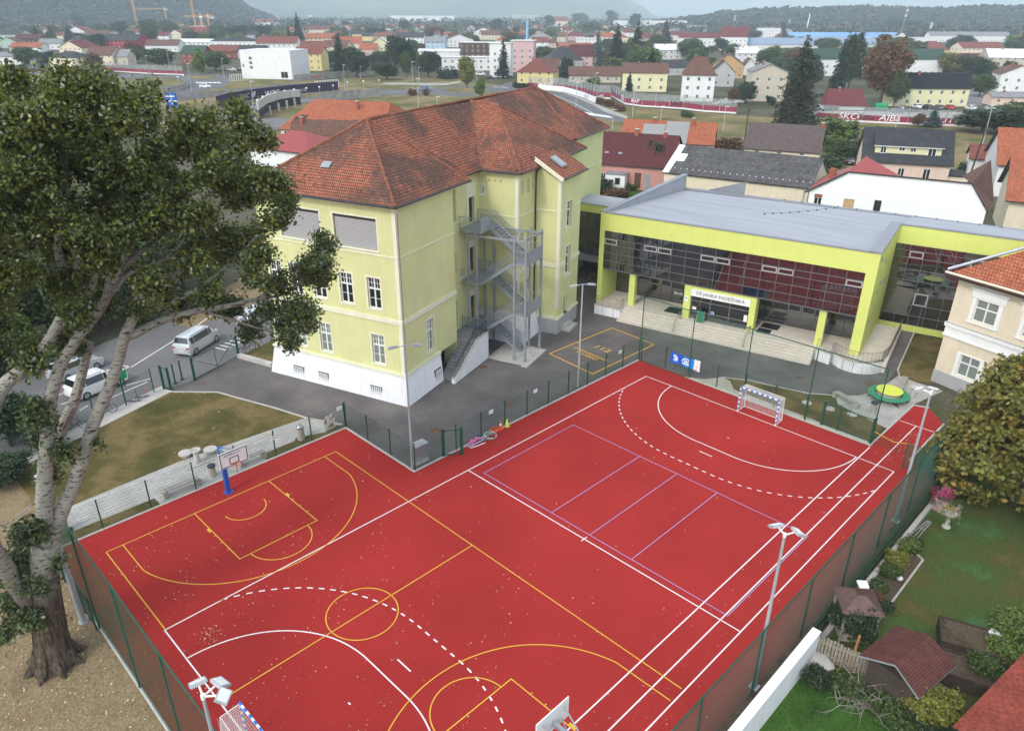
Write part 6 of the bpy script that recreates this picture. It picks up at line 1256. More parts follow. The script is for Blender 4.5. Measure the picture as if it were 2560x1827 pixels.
for i in range(128): y = i * .145; b.box(-.02, y, .05, .02 + (.015 if i % 2 else 0), y + .135, 1.36 + random.uniform(-.02, .02))
b.build('boards', MT['boardgreen'], t); b = MB()
for z in (.35, 1.1): b.box(.04, 0, z, .08, 18.5, z + .09)
b.build('fence_rail', MT['boardgreen'], t)
t = thing('garden_wall', 'thick white rendered wall running to the lower edge beside the chain link fence', 'wall', (23.2, -19.15, 0), R(0)); b = MB(); b.prism([(-.22, 0), (-.1, -14), (.24, -14), (.13, 0)], -.05, 1.75); b.build('masonry', MT['plinth'], t); b = MB(); b.prism([(-.25, .02), (-.13, -14), (.27, -14), (.16, .02)], 1.752, 1.8); b.build('coping', MT['white'], t)
t = thing('picket_fence', 'weathered wooden picket fence below the small roofed grill', 'fence', (23.3, -18.95, 0), math.atan2(.75, 3.6)); b = MB()
for i in range(38):
    x = i * .15; h = 1.35 + .05 * math.sin(i * .5) + random.uniform(-.03, .03); b.box(x, (-.03 if i % 2 else .03), .05, x + .12, (-.01 if i % 2 else .05), h - .06); b.prism([(x, -.03 if i % 2 else .03), (x + .12, -.03 if i % 2 else .03), (x + .12, -.01 if i % 2 else .05), (x, -.01 if i % 2 else .05)], h - .06, h)
b.build('pickets', MT['picket'], t); b = MB(); b.box(0, .0, .35, 5.7, .025, .45); b.box(0, 0, 1.0, 5.7, .025, 1.1); b.build('fence_rail', MT['picket'], t)
# grill house
t = thing('grill_house', 'small garden grill with a copper brown pyramid roof and metal chimney', 'grill', (23.85, -16.35, 0), R(38)); b = MB()
MT['copper'] = basic('brown_copper', (.145, .085, .07, 1), .45, .4, .2, 3, metal=.4)
s = .95; ap = (0, 0, 2.75)
for i in range(4):
    c = [(s, s), (-s, s), (-s, -s), (s, -s)]; a, d = c[i], c[(i + 1) % 4]; b.face([(*a, 2.12), (*d, 2.12), ap])
b.face([(x, y, 2.1) for x, y in [(s, s), (-s, s), (-s, -s), (s, -s)]][::-1]); b.build('roof', MT['copper'], t); b = MB(); b.box(-.17, -.17, 2.5, .17, .17, 3.1); b.build('chimney', MT['copper'], t); b = MB(); b.box(-.22, -.22, 3.1, .22, .22, 3.2); b.build('chimney_cap', MT['white'], t)
for x in (-.75, .75):
    for y in (-.75, .75): b = MB(); b.box(x - .05, y - .05, 0, x + .05, y + .05, 2.1); b.build('post', MT['picket'], t)
b = MB(); b.box(-.6, -.5, 0, .6, .6, .95); b.build('hearth', MT['stone'], t)
# shingled shed
MT['shingle'] = tilemat('red_brown_shingles', (.155, .05, .038, 1), (.12, .042, .034, 1), (.075, .028, .024, 1), .25, (.07, .04, .035, 1), .17, .12, .4)
MT['shedwood'] = basic('dark_shed_wood', (.06, .045, .035, 1), .85, .2, .2, 3)
r0, r1 = z4(1648, 950, 2.75), z4(1425, 1150, 2.75); e0, e1 = z4(1435, 890, 2.1), z4(1180, 1085, 2.1); f0 = z4(1832, 1150, 2.05); f1 = f0 + (e1 - e0); O_ = Vector((r0.x, r0.y, 0))
t = thing('garden_shed', 'garden shed with a red brown hexagonal shingle roof behind the picket fence', 'shed', O_); b = MB(); b.face([e1 - O_, r1 - O_, r0 - O_, e0 - O_]); b.face([r1 - O_, f1 - O_, f0 - O_, r0 - O_])
lo = Vector((0, 0, -.1)); b.face([e0 - O_ + lo, r0 - O_ + lo, r1 - O_ + lo, e1 - O_ + lo], 1); b.face([r0 - O_ + lo, f0 - O_ + lo, f1 - O_ + lo, r1 - O_ + lo], 1)
for p, q in ((e1, r1), (r1, f1), (e0, e1), (f1, f0), (r0, e0), (f0, r0)): b.face([p - O_ + lo, q - O_ + lo, q - O_, p - O_], 1)
b.build('roof', [MT['shingle'], MT['galv']], t); b = MB(); k = .12; ins = lambda p, q: (p + (q - p) * k - O_)
c = [ins(e1, f0), ins(f1, e0), ins(f0, e1), ins(e0, f1)]; b.prism([(p.x, p.y) for p in c], 0, 2.0); b.build('wall', MT['shedwood'], t)
# red roof at the lower right corner
MT['redroof'] = basic('orange_red_roof_sheet', (.235, .055, .038, 1), .85, .1, .22, .9, fine=.28, fscale=7)
a0, a1 = z4(2250, 1095, 3.2), z4(1800, 1560, 3.0); O_ = Vector((a0.x, a0.y, 0)); dd = (a1 - a0); nn = Vector((-dd.y, dd.x, 0)).normalized(); nn = nn if nn.x > 0 else -nn; p2 = a0 + nn * 9 + Vector((0, 0, 2.6)) - dd * .5; p3 = a1 + nn * 9 + Vector((0, 0, 2.6)); a0b = a0 - dd * .05
t = thing('red_roofed_house', 'house with a speckled orange red roof cut off at the lower right corner', 'house', O_); b = MB(); b.face([a1 - O_, p3 - O_, p2 - O_, a0b - O_]); b.face([q - O_ - Vector((0, 0, .12)) for q in (a0b, p2, p3, a1)], 1); b.face([a1 - O_ - Vector((0, 0, .12)), a1 - O_, a0b - O_, a0b - O_ - Vector((0, 0, .12))], 1); b.build('roof', [MT['redroof'], MT['gutter']], t)
b = MB(); c = [a0b + nn * .5 - O_, a1 + nn * .5 - O_, p3 - O_, p2 - O_]; b.prism([(q.x, q.y) for q in (c if area2([(v.x, v.y) for v in c]) > 0 else c[::-1])], 0, 2.9); b.build('wall', MT['trim'], t)
# garden things
t = thing('planter', 'low pink brick planter with bright pink flowers next to the maple', 'planter', (23.9, -2.4, 0), R(-12)); b = MB(); b.box(-.7, -.35, 0, .7, .35, .75); b.build('box', pavemat('pink_brick', (.50, .33, .29, 1), (.45, .29, .26, 1), (.5, .45, .42, 1), .4, .1), t); b = MB(); b.box(.05, -.37, .2, .65, -.352, .68); b.build('lattice_block', MT['yellowp'], t); crown('flowers', [(-.6, 0, .95, .55, .4, .45), (-.3, .2, 1.2, .4, .4, .4)], 60, 9, .2, .055, leafmat('pink_petal', (.62, .06, .24, 1), .3, .6, .2), t); crown('foliage', [(-.6, 0, .8, .6, .5, .45), (.3, 0, .85, .5, .3, .25)], 60, 12, .2, .07, MT['leaf_mid'], t)
t = thing('stone_pedestal', 'pale stone pedestal with a trailing plant on the garden lawn', 'planter', (24.4, -3.9, 0)); b = MB(); b.lathe([(.24, 0), (.24, .1), (.13, .15), (.12, .75), (.2, .82), (.34, .9), (.36, 1.05), (0, 1.0)], n=20); b.build('pedestal', MT['stone'], t); crown('trailing_plant', [(0, 0, 1.0, .45, .45, .35), (.2, .1, .6, .35, .3, .4)], 50, 10, .16, .06, MT['leaf_light'], t)
b = MB(); b.lathe([(.16 * math.sin(R(a)), .16 - .16 * math.cos(R(a))) for a in range(0, 181, 15)], n=20); q = z4(1450, 590); tag(b.build('globe_lamp', MT['white'], None, q), 'white globe lamp lying on the flower bed soil', 'lamp')
t = thing('trellis', 'leaning metal plant trellis at the upper end of the flower bed', 'trellis', z4(1490, 355)); b = MB()
for k in (-.25, 0, .25): b.tube([(k, 0, 0), (k * .4 + .7, .6, 1.7)], .02, 5)
for s_ in (.35, .7, 1): b.tube([(-.25 * (1 - s_ * .6) + .7 * s_, .6 * s_, 1.7 * s_), (.25 * (1 - s_ * .6) + .7 * s_, .6 * s_, 1.7 * s_)], .015, 5)
b.build('rods', MT['galv'], t)
for (x, y, k, h, l) in ((1500, 400, 'bushl', 1.1, 'light green bush at the upper end of the flower bed'), (1420, 500, 'bushy', 1.3, 'yellowish rose bush in the middle of the flower bed'), (1380, 560, 'bush', 1.0, 'green bush below the yellowish rose bush'), (1310, 660, 'bush', .8, 'low green bush behind the grill house'), (1300, 735, 'bushr', .7, 'reddish low bush at the lower end of the flower bed'), (1350, 780, 'bushd', .6, 'dark low plant at the lower bed corner'), (1540, 365, 'bush', .9, 'green bush touching the trellis')):
    shrub(k, z4(x, y), h * .75, l, None, h * .95)
shrub('dark', z4(1135, 985), 2.6, 'small grey green tree in front of the grill house', None, 2.2); shrub('bushy', z4(1600, 1530), 2.2, 'round yellow green shrub in front of the shingled shed', None, 2.5)
shrub('bushd', z4(900, 1290), .8, 'dark low plant at the foot of the pale boulder', None, 1.3); shrub('bush', z4(1330, 1440), .9, 'green undergrowth below the bare grey branches', None, 2.4); shrub('bushd', z4(1650, 1560), 1.2, 'dark bush at the corner of the orange red roof', None, 3.0); shrub('bushl', z4(2180, 1000), 2.2, 'bright green leafy bush behind the raised bed', None, 2.4); shrub('bush', z4(1960, 1260), 1.6, 'green tomato plants beside the raised bed', None, 1.2); shrub('bushl', z4(2110, 1130), 1.3, 'light green plants along the orange red roof edge', None, 1.6); shrub('bush', z4(1480, 1530), 1.1, 'leafy bush under the bare branches at the lower edge', None, 2.6); shrub('bush', z4(1110, 1330), .7, 'leafy ground plants below the picket fence', None, 1.8)
b = MB(); b.lathe([(0, 0), (.5, 0), (.55, .3), (.35, .55), (0, .6)], n=9); o = b.build('boulder', MT['concrete'], None, z4(920, 1140)); o.scale = (1.3, .8, .7); tag(o, 'pale boulder at the foot of the picket fence', 'boulder')
for (x, y, L, w, l) in ((1930, 1050, 1.5, .9, 'raised garden bed with dark soil beside the shingled shed'), (1820, 1230, 1.4, .8, 'dark raised bed below the shingled shed')):
    q = z4(x, y); t = thing('raised_bed', l, 'raised bed', q, R(20)); b = MB()
    for e in ((-L, -w, L, -w + .06), (-L, w - .06, L, w), (-L, -w + .06, -L + .06, w - .06), (L - .06, -w + .06, L, w - .06)): b.box(e[0], e[1], 0, e[2], e[3], .8)
    b.build('boards', MT['shedwood'], t); b = MB(); b.box(-L + .06, -w + .06, .3, L - .06, w - .06, .72); b.build('soil', MT['bed'], t)
q = z4(2060, 1015); t = thing('garden_sack', 'white garden sack standing behind the raised bed', 'sack', q); b = MB(); b.lathe([(0, 0), (.35, .02), (.42, .35), (.3, .75), (.12, .85), (0, .86)], n=12); b.build('cloth', MT['cord'], t)
t = thing('bare_shrub', 'leafless grey branched shrub sprawling below the picket fence', 'shrub', z4(1190, 1390)); b = MB(); rr = random.Random(3)
for i in range(26):
    a = rr.uniform(0, 6.28); L = rr.uniform(1.0, 2.6); p = Vector((rr.uniform(-.3, .3), rr.uniform(-.3, .3), 0)); pts = [p]
    d = Vector((math.cos(a), math.sin(a), rr.uniform(.3, 1.0))).normalized()
    for k in range(5): d = (d + Vector((rr.uniform(-.35, .35), rr.uniform(-.35, .35), rr.uniform(-.3, .15)))).normalized(); pts.append(pts[-1] + d * L / 5)
    b.tube(pts, [.035, .028, .02, .015, .01, .006], 5)
    for k in range(3):
        s0 = pts[rr.randint(1, 4)]; d2 = Vector((rr.uniform(-1, 1), rr.uniform(-1, 1), rr.uniform(-.2, .8))).normalized(); b.tube([s0, s0 + d2 * .4, s0 + d2 * .7 + Vector((rr.uniform(-.2, .2), rr.uniform(-.2, .2), 0))], [.014, .009, .004], 4)
b.build('branches', MT['twig'], t)
b = MB(); b.tube([(0, 0, 0), (.05, .1, 2.1)], .06, 7); tag(b.build('stake', basic('orange_wood', (.38, .17, .06, 1)), None, z4(1115, 1185)), 'orange brown wooden stake at the picket fence', 'stake')

# ------------------------------------------------------------------ houses behind the school: one builder
MW = {k: wallmat('house_wall_' + k, c, .05, .12) for k, c in dict(white=(.74, .735, .72, 1), cream=(.70, .61, .46, 1), beige=(.53, .47, .38, 1), pink=(.52, .26, .23, 1), peach=(.70, .53, .43, 1), yellow=(.68, .55, .25, 1), grey=(.42, .42, .42, 1), brick=(.24, .07, .05, 1), ochre=(.48, .31, .14, 1), mint=(.42, .55, .45, 1), blue=(.45, .58, .68, 1), brown=(.10, .055, .04, 1), palepink=(.60, .40, .40, 1), red=(.34, .035, .045, 1), paleyellow=(.72, .68, .42, 1)).items()}
MRF = {'orange': tilemat('orange_tiles', (.48, .15, .07, 1), (.34, .10, .05, 1), (.14, .05, .03, 1), .35, (.16, .07, .05, 1), .25, .34, .3), 'red': tilemat('brick_red_tiles', (.27, .085, .06, 1), (.20, .065, .048, 1), (.09, .035, .03, 1), .4, (.10, .055, .045, 1), .25, .34, .3), 'brown': tilemat('brown_tiles', (.20, .10, .07, 1), (.145, .075, .055, 1), (.06, .035, .03, 1), .4, (.08, .055, .045, 1), .25, .34, .3), 'burgundy': tilemat('burgundy_tiles', (.125, .032, .032, 1), (.095, .027, .028, 1), (.04, .015, .016, 1), .15, (.06, .03, .03, 1), .3, .36, .3), 'taupe': tilemat('taupe_tiles', (.125, .095, .09, 1), (.11, .082, .078, 1), (.065, .05, .048, 1), .2, (.07, .055, .05, 1), .4, .4, .3),
       'dark': tilemat('anthracite_tiles', (.055, .058, .062, 1), (.042, .045, .05, 1), (.022, .024, .027, 1), .3, (.09, .09, .09, 1), .28, .36, .5), 'grey': tilemat('grey_slates', (.26, .265, .27, 1), (.21, .215, .225, 1), (.12, .12, .125, 1), .3, (.15, .15, .14, 1), .8, .6, .3), 'eternit': tilemat('fibre_cement_sheets', (.085, .08, .082, 1), (.062, .06, .062, 1), (.15, .145, .145, 1), .5, (.13, .125, .12, 1), 1.15, 1.6, .5, .5), 'maroon': tilemat('maroon_tiles', (.19, .05, .052, 1), (.15, .042, .046, 1), (.08, .02, .025, 1), .2, (.12, .05, .05, 1), .3, .36, .3), 'green': tilemat('dark_green_sheet', (.045, .085, .065, 1), (.04, .07, .055, 1), (.02, .04, .03, 1), .3, (.05, .06, .05, 1), .6, 2, .3), 'white': basic('white_sheet_roof', (.68, .68, .68, 1), .6, .3, .06), 'bluesheet': basic('blue_sheet_roof', (.17, .32, .56, 1), .5, .4, .08, .05), 'bluegrey': basic('blue_grey_sheet_roof', (.22, .28, .38, 1), .5, .4, .08, .05), 'redmetal': slatmat('red_standing_seam', (.33, .05, .04, 1), (.20, .03, .028, 1), .5), 'black': tilemat('black_sheet', (.018, .019, .024, 1), (.016, .017, .022, 1), (.01, .01, .012, 1), .1, (.03, .03, .03, 1), 1, 3, .3)}
MT['brickchim'] = basic('brick_chimney', (.30, .10, .06, 1), .9, .15, .2, 4)
MT['woodfr'] = basic('brown_window_frame', (.10, .05, .03, 1), .6, .3, .1)
def house(name, label, cat, loc, ang, L, D, he, hr, wm, rm, ridge='x', hip=0.0, over=.45, wins=(), chim=(), group=None, lift=0.0, gable=None, frame='white', det=2, extra=None):
    """x along the front eave, y to the back, z up; wins: (face f|r|l|b, u, z, w, h)"""
    t = thing(name, label, cat, (loc[0], loc[1], lift), ang, group); mb = MB(); W_ = MW[wm]; o = over
    holes = {'f': [], 'r': [], 'l': [], 'b': []}
    for w_ in wins: holes[w_[0]].append((w_[1], w_[2], w_[1] + w_[3], w_[2] + w_[4]))
    F = {'f': ((0, 0, 0), X1, Y0, L), 'b': ((0, D, 0), X1, Y1, L), 'l': ((0, 0, 0), Y1, X0, D), 'r': ((L, 0, 0), Y1, X1, D)}
    for k, (oo, u, n, ww) in F.items(): wall(mb, oo, u, n, ww, 0, he, holes[k], .12)
    rf = MB(); th = .16
    if hr <= he + .01:    # flat roof with a rim
        rf.box(-o, -o, he, L + o, D + o, he + .25); 
    else:
        if ridge == 'x':
            sl = (hr - he) / (D / 2); zb = he - o * sl; A = [(-o, -o, zb), (L + o, -o, zb), (L + o, D + o, zb), (-o, D + o, zb)]; r0, r1 = (-o + hip * (D / 2 + o), D / 2, hr), (L + o - hip * (D / 2 + o), D / 2, hr)
            rf.face([A[0], A[1], r1, r0]); rf.face([A[2], A[3], r0, r1]); E_ = [([A[1], A[2], r1], [(L, 0, he), (L, D, he), (L, D / 2, hr)]), ([A[3], A[0], r0], [(0, D, he), (0, 0, he), (0, D / 2, hr)])]
            low = [[A[1], A[0], r0, r1], [A[3], A[2], r1, r0]]
        else:
            sl = (hr - he) / (L / 2); zb = he - o * sl; A = [(-o, -o, zb), (L + o, -o, zb), (L + o, D + o, zb), (-o, D + o, zb)]; r0, r1 = (L / 2, -o + hip * (L / 2 + o), hr), (L / 2, D + o - hip * (L / 2 + o), hr)
            rf.face([A[1], A[2], r1, r0]); rf.face([A[3], A[0], r0, r1]); E_ = [([A[0], A[1], r0], [(0, 0, he), (L, 0, he), (L / 2, 0, hr)]), ([A[2], A[3], r1], [(L, D, he), (0, D, he), (L / 2, D, hr)])]
            low = [[A[2], A[1], r0, r1], [A[0], A[3], r1, r0]]
        for h_, g_ in E_:
            if hip > 0: rf.face(h_)
            else: mb.face(g_, 1 if gable else 0)
        for q in low:
            rf.face([(p[0], p[1], p[2] - th) for p in q], 1)
            for i in range(4): a, c = q[i], q[(i + 1) % 4]; rf.face([(a[0], a[1], a[2] - th), (c[0], c[1], c[2] - th), c, a][::-1], 1)
    mb.build('wall', [W_, MW[gable] if gable else W_], t); ro = rf.build('roof', [MRF[rm], MT['gutter'] if det > 1 else MRF[rm]], t)
    for (u, v, h_) in chim:
        yy = v * D; xx = u * L; k = abs(yy - D / 2) / (D / 2) if ridge == 'x' else abs(xx - L / 2) / (L / 2); z = he + (hr - he) * (1 - k); c = MB(); c.box(xx - .3, yy - .3, z - .5, xx + .3, yy + .3, hr + h_); ch = c.build('chimney', MT['brickchim'], ro); c = MB(); c.box(xx - .36, yy - .36, hr + h_, xx + .36, yy + .36, hr + h_ + .12); c.build('chimney_cap', MT['concrete'], ch)
    for w_ in wins:
        oo, u, n, ww = F[w_[0]]; h = (w_[1], w_[2], w_[1] + w_[3], w_[2] + w_[4])
        if det > 1: window(t, oo, u, n, h, 'two' if w_[3] < 1.5 else 'cross', .09, MT['panelit'] if det == 3 else None, sill=False, frame=MT['white'] if frame == 'white' else MT['woodfr'])
        else:
            c = MB(); a0, c0, a1, c1 = h; f = .09; wbox(c, oo, u, n, a0, a1, c0, c1, -.1, -.07, 0)
            for q in ((a0, a1, c0, c0 + f), (a0, a1, c1 - f, c1), (a0, a0 + f, c0 + f, c1 - f), (a1 - f, a1, c0 + f, c1 - f), ((a0 + a1) / 2 - .04, (a0 + a1) / 2 + .04, c0 + f, c1 - f)): wbox(c, oo, u, n, *q, -.07, -.03, 1)
            c.build('window', [MT['pane'], MT['white']], t)
    return t, ro
def row(face, u0, step, n, z, w_=1.1, h_=1.35): return [(face, u0 + i * step, z, w_, h_) for i in range(n)]

# cream house on the right, with mouldings
CH = gw((1960 + 965 / 2.62) * 2276 / 2560, (560 + 1025 / 2.62) * 2276 / 2560); ca = R(-15)
cw = [('f', 1.72, 6.0, 1.7, 1.75), ('f', 5.4, 6.0, 1.7, 1.75), ('f', 9.1, 6.0, 1.7, 1.75), ('f', 1.72, 1.35, 1.55, 1.75), ('f', 5.4, 1.35, 1.55, 1.75)]
ct, cr_ = house('cream_house', 'cream stucco house with white window mouldings and an orange hipped roof at the right edge', 'house', CH, ca, 14, 12, 9.65, 13.6, 'cream', 'orange', 'x', 1.0, .75, cw, (), det=3)
b = MB()
for z0, z1_, d in ((4.15, 4.3, .12), (4.3, 4.95, .05), (4.95, 5.25, .14)): b.box(-d, -d, z0, 14 + d, -.001, z1_); b.box(-d, -.001, z0, -.001, 12, z1_)
b.build('string_course', MT['white'], ct); b = MB(); b.box(-.16, -.16, 5.251, 14.16, 0, 5.29); b.box(-.05, -.05, 0, 14.05, 0, 1.1); b.build('ledge', MT['greyplinth'], ct)
for k, (f, u, z, w_, h_) in enumerate(cw):
    b = MB(); m_ = .3
    for q in ((u - m_, u - .002, z - .1, z + h_ + .12), (u + w_ + .002, u + w_ + m_, z - .1, z + h_ + .12), (u - .002, u + w_ + .002, z + h_ + .002, z + h_ + .12)): b.box(q[0], -.06, q[2], q[1], -.001, q[3])
    if z > 4: b.box(u - m_ - .15, -.1, z + h_ + .121, u + w_ + m_ + .15, -.001, z + h_ + .7); b.box(u - m_ - .3, -.18, z + h_ + .701, u + w_ + m_ + .3, -.001, z + h_ + .85)
    b.box(u - m_ - .05, -.1, z - .22, u + w_ + m_ + .05, -.001, z - .102); b.build('window_moulding', MT['white'], ct)
b = MB(); b.box(2.05, -.05, 9.0, 3.0, -.001, 9.4)
for i in range(4): b.box(2.12, -.08, 9.05 + i * .085, 2.93, -.051, 9.1 + i * .085)
b.build('vent', MT['white'], ct)
b = MB()
for z in (.0, .08): b.tube([(1, .55 + z * 3, 9.95 + z * 2.2), (13, .55 + z * 3, 9.95 + z * 2.2)], .03, 5)
b.tube([(-.7, -.7, 9.55), (5.9, 6, 13.65)], .12, 6); b.build('snow_rail', MT['galv'], cr_)
b = MB(); b.tube([(-.75, -.8, 9.35), (14.7, -.8, 9.35)], .09, 8); b.build('gutter', MT['trim'], ct)

A23 = R(23.3)
h1, r1_ = house('burgundy_house', 'low pink house with a burgundy tiled roof right behind the old school', 'house', Vector((-50.1, 55.2, 0)) - Vector((math.cos(A23), math.sin(A23), 0)) * 6, A23, 18, 14.8, 4.2, 8.3, 'pink', 'burgundy', 'x', 0, .35, [('f', 6.6, 1.2, .8, 1.3)], [(.6, .47, .7), (.88, .47, .5)])
b = MB(); b.box(8.0, -2.0, 0, 11.3, 0, 2.75); an = b.build('annex', MT['white'], h1); b = MB(); b.box(7.8, -2.2, 2.75, 11.5, -.01, 2.9); b.build('annex_roof', MRF['grey'], an); b = MB(); b.box(9.6, -2.03, 1.1, 10.5, -2.005, 2.2); b.box(9.75, -2.04, 1.22, 10.35, -2.031, 2.08, 1); b.build('annex_window', [MT['woodfr'], MT['pane']], an)
b = MB(); b.box(12.5, -.05, .4, 13.6, -.005, 2.9); b.build('door', MT['woodfr'], h1); b = MB(); b.box(14.3, -.05, .1, 15.2, -.005, 2.3); b.box(14.3, -.05, 2.35, 15.2, -.006, 2.8); b.build('door', MT['galv'], h1)
b = MB(); 
for x in (6.8, 9.2): M_ = frameM((x, 2.3, 5.53), (1, 0, 0), (0, .875, .484)); b.box(-.35, -.2, 0, .35, .2, .06, 0, M_)
b.build('skylight', MT['galv'], r1_)
sheet('grass_yard', [(-64, 38), (-30, 50), (-36, 62), (-66, 52)], -.02, MT['lushgrass'])
# old brick house with patched roof
q0 = zf(670, 112, 7.4); q1 = zf(1350, 140, 7.4); A_2 = math.atan2((q1 - q0).y, (q1 - q0).x); L2 = (q1 - q0).xy.length; u2 = Vector((math.cos(A_2), math.sin(A_2), 0)); v2 = Vector((-u2.y, u2.x, 0))
h2, r2 = house('old_tiled_house', 'old low house with weathered orange tiles and grey corrugated patches on its roof', 'house', Vector((q0.x, q0.y, 0)) - v2 * 5, A_2, L2, 10, 3.9, 7.4, 'beige', 'orange', 'x', 0, .3, (), [(.33, .45, .5), (.76, .42, .7)])
b = MB(); MT['corr'] = slatmat('corrugated_grey', (.30, .30, .29, 1), (.17, .17, .165, 1), .25)
for x0, x1, y1_ in ((L2 * .22, L2 * .46, 4.0), (L2 * .47, L2 * .72, 4.8)): b.face([(x0, -.6, 3.75), (x1, -.6, 3.75), (x1, y1_, 3.95 + .7 * y1_), (x0, y1_, 3.95 + .7 * y1_)])
b.build('roof_patch', MT['corr'], r2)
A21 = R(21.2); h3, r3 = house('brown_roofed_house', 'long house with a plain grey brown tiled roof beyond the dark sheet roof', 'house', (-39.8, 86.3, 0), A21, 13.4, 9.6, 4.5, 8.5, 'cream', 'taupe', 'x', 0, .25, row('f', 2, 4, 3, 3.6, .8, .5), [(.97, .5, .5)])
A13 = R(13.5); h4, r4 = house('sheet_roofed_barn', 'long cream building with a dark fibre cement sheet roof and a white end strip', 'barn', (-33.7, 50.9, 0), A13, 21.3, 13, 5.5, 8.55, 'cream', 'eternit', 'x', 0, .25, [], [])
b = MB(); b.face([(-.27, -.3, 5.4), (.75, -.3, 5.4), (.75, 6.5, 8.6), (-.27, 6.5, 8.6)]); b.face([(.75, 2.6, 6.77), (2.0, 2.6, 6.77), (2.0, 4.4, 7.61), (.75, 4.4, 7.61)])
b.build('white_sheet', MT['white'], r4); b = MB()
for i in range(22): b.box(1.2 + i * .95, .9, 5.93, 1.34 + i * .95, 1.05, 6.02)
b.build('snow_stop', MT['white'], r4)
b = MB(); b.tube([(20.8, -.35, 5.3), (20.8, -.1, 5), (20.8, -.1, 0)], .06, 6); b.tube([(3.2, -.4, 4.2), (3.2, -.1, 4.2)], .12, 6); b.build('downpipe', MT['galv'], h4)
# big blank white end wall
A14 = R(14); t = thing('white_house', 'big white house with a blank windowless wall and red roofs behind the flat grey roof', 'house', (-10.7, 50.9, 0), A14); b = MB(); LW = 20.4; prof = [(0, 6.25), (4.2, 8.95), (18.2, 9.0), (20.4, 6.0)]
hl = [(.7, 3.7, 1.7, 5.8), (4.4, 4.2, 5.7, 5.6), (8.05, 4.0, 8.9, 5.85)]
wall(b, (0, 0, 0), X1, Y0, LW, 0, 6.0, hl, .15); b.face([(0, 0, 6.0), (LW, 0, 6.0), (18.2, 0, 9.0), (4.2, 0, 8.95), (0, 0, 6.25)]); b.face([(LW, 0, 0), (LW, 10, 0), (LW, 10, 6), (LW, 0, 6)]); b.face([(0, 0, 0), (0, 0, 6.25), (0, 10, 6.25), (0, 10, 0)]); b.build('wall', wallmat('fresh_white_wall', (.83, .83, .83, 1), .02, .03), t)
window(t, (0, 0, 0), X1, Y0, (.7, 3.7, 1.7, 5.35), 'two', .12, sill=False); window(t, (0, 0, 0), X1, Y0, (8.05, 4.0, 8.9, 5.85), 'two', .12, sill=False, frame=MT['dark']); b = MB(); b.box(4.4, .1, 4.2, 5.7, .14, 5.6); b.build('boarded_window', MT['ochreboard'] if 'ochreboard' in MT else MT.setdefault('ochreboard', basic('tan_board', (.52, .33, .17, 1), .8)), t); b = MB(); b.box(.7, -.02, 5.36, 1.7, .1, 5.8); b.build('lintel', MT['brickchim'], t)
b = MB(); b.face([(-.5, -.15, 5.95), (4.2, -.15, 9.02), (4.2, 5, 9.02), (7.2, 9, 8.6), (-.5, 12, 5.9)]); b.face([(4.2, -.15, 9.02), (18.2, -.15, 9.07), (18.2, 5, 7), (4.2, 5, 9.0)]); b.face([(4.2, .5, 9.0), (5.4, 5.5, 10.3), (10.2, .3, 9.03)]); b.face([(5.4, 5.5, 10.3), (9.8, 7, 8), (10.2, .3, 9.03)]); wr = b.build('roof', MRF['redmetal'], t)
b = MB(); b.face([(18.2, -.15, 9.08), (20.7, -.15, 5.8), (21.2, 6.0, 5.9), (19.6, 6.4, 11.0)][::1]); b.face([(18.2, -.15, 9.08), (19.6, 6.4, 11.0), (17.0, 7, 8.6)]); b.build('brown_roof_slope', MRF['brown'], wr); b = MB(); b.tube([(-.5, -.2, 5.9), (4.2, -.2, 8.97)], .12, 6); b.tube([(4.2, -.18, 9.05), (18.2, -.18, 9.1)], .09, 6); b.tube([(18.2, -.2, 9.05), (20.7, -.2, 5.85)], .07, 6); b.build('roof_edge', MT['gutter'], wr); b = MB(); b.box(1.5, 3.5, 6.5, 2.3, 4.3, 8.6); b.build('chimney', MT['brickchim'], wr)
h5, r5 = house('tiled_shed', 'brown tiled lean-to shed right of the big blank white wall', 'shed', zg(2010, 1190, 0), R(8), 11, 7, 4.0, 6.5, 'yellow', 'brown', 'x', 0, .3, (), ())
# black roofed house with the long dormer
A27 = R(27); h6, r6 = house('black_roofed_house', 'pale pink house with a black tiled roof and one long dormer of four windows', 'house', (-16.9, 84.6, 0), A27, 13.2, 9.0, 5.5, 10.0, 'peach', 'dark', 'x', 0, .4, [('f', 1.7, 2.6, 1.0, 1.6), ('f', 5.6, 2.6, 1.0, 1.6), ('f', 9.4, 2.6, 1.1, 1.7), ('f', 2.6, .2, .8, 1.2)], ())
b = MB(); b.box(1.6, .9, 5.9, 11.6, 4.4, 7.75); dm = b.build('dormer', MW['paleyellow'], h6)
for k, (u, w_, h_) in enumerate(((2.4, .9, 1.1), (5.2, .9, .6), (6.9, .9, .7), (9.6, 1.2, 1.3))): window(dm, (0, .9, 0), X1, Y0, (u, 7.45 - h_, u + w_, 7.45), 'two', -.06, sill=False)
b = MB(); b.face([(1.3, .5, 7.62), (11.9, .5, 7.62), (11.9, 4.6, 10.1), (1.3, 4.6, 10.1)]); b.box(1.3, .48, 7.5, 11.9, .9, 7.6, 1); b.build('dormer_roof', [MRF['dark'], MT['white']], dm)
b = MB(); b.box(13.2, 1, 0, 16.5, 7, 3.2); gr_ = b.build('garage', MW['cream'], h6); b = MB(); b.box(13.6, .95, .1, 16.0, .995, 2.5); b.build('garage_door', MT['white'], gr_); b = MB(); b.box(13.1, .8, 3.2, 16.7, 7.1, 3.35); b.build('garage_roof', MRF['dark'], gr_)
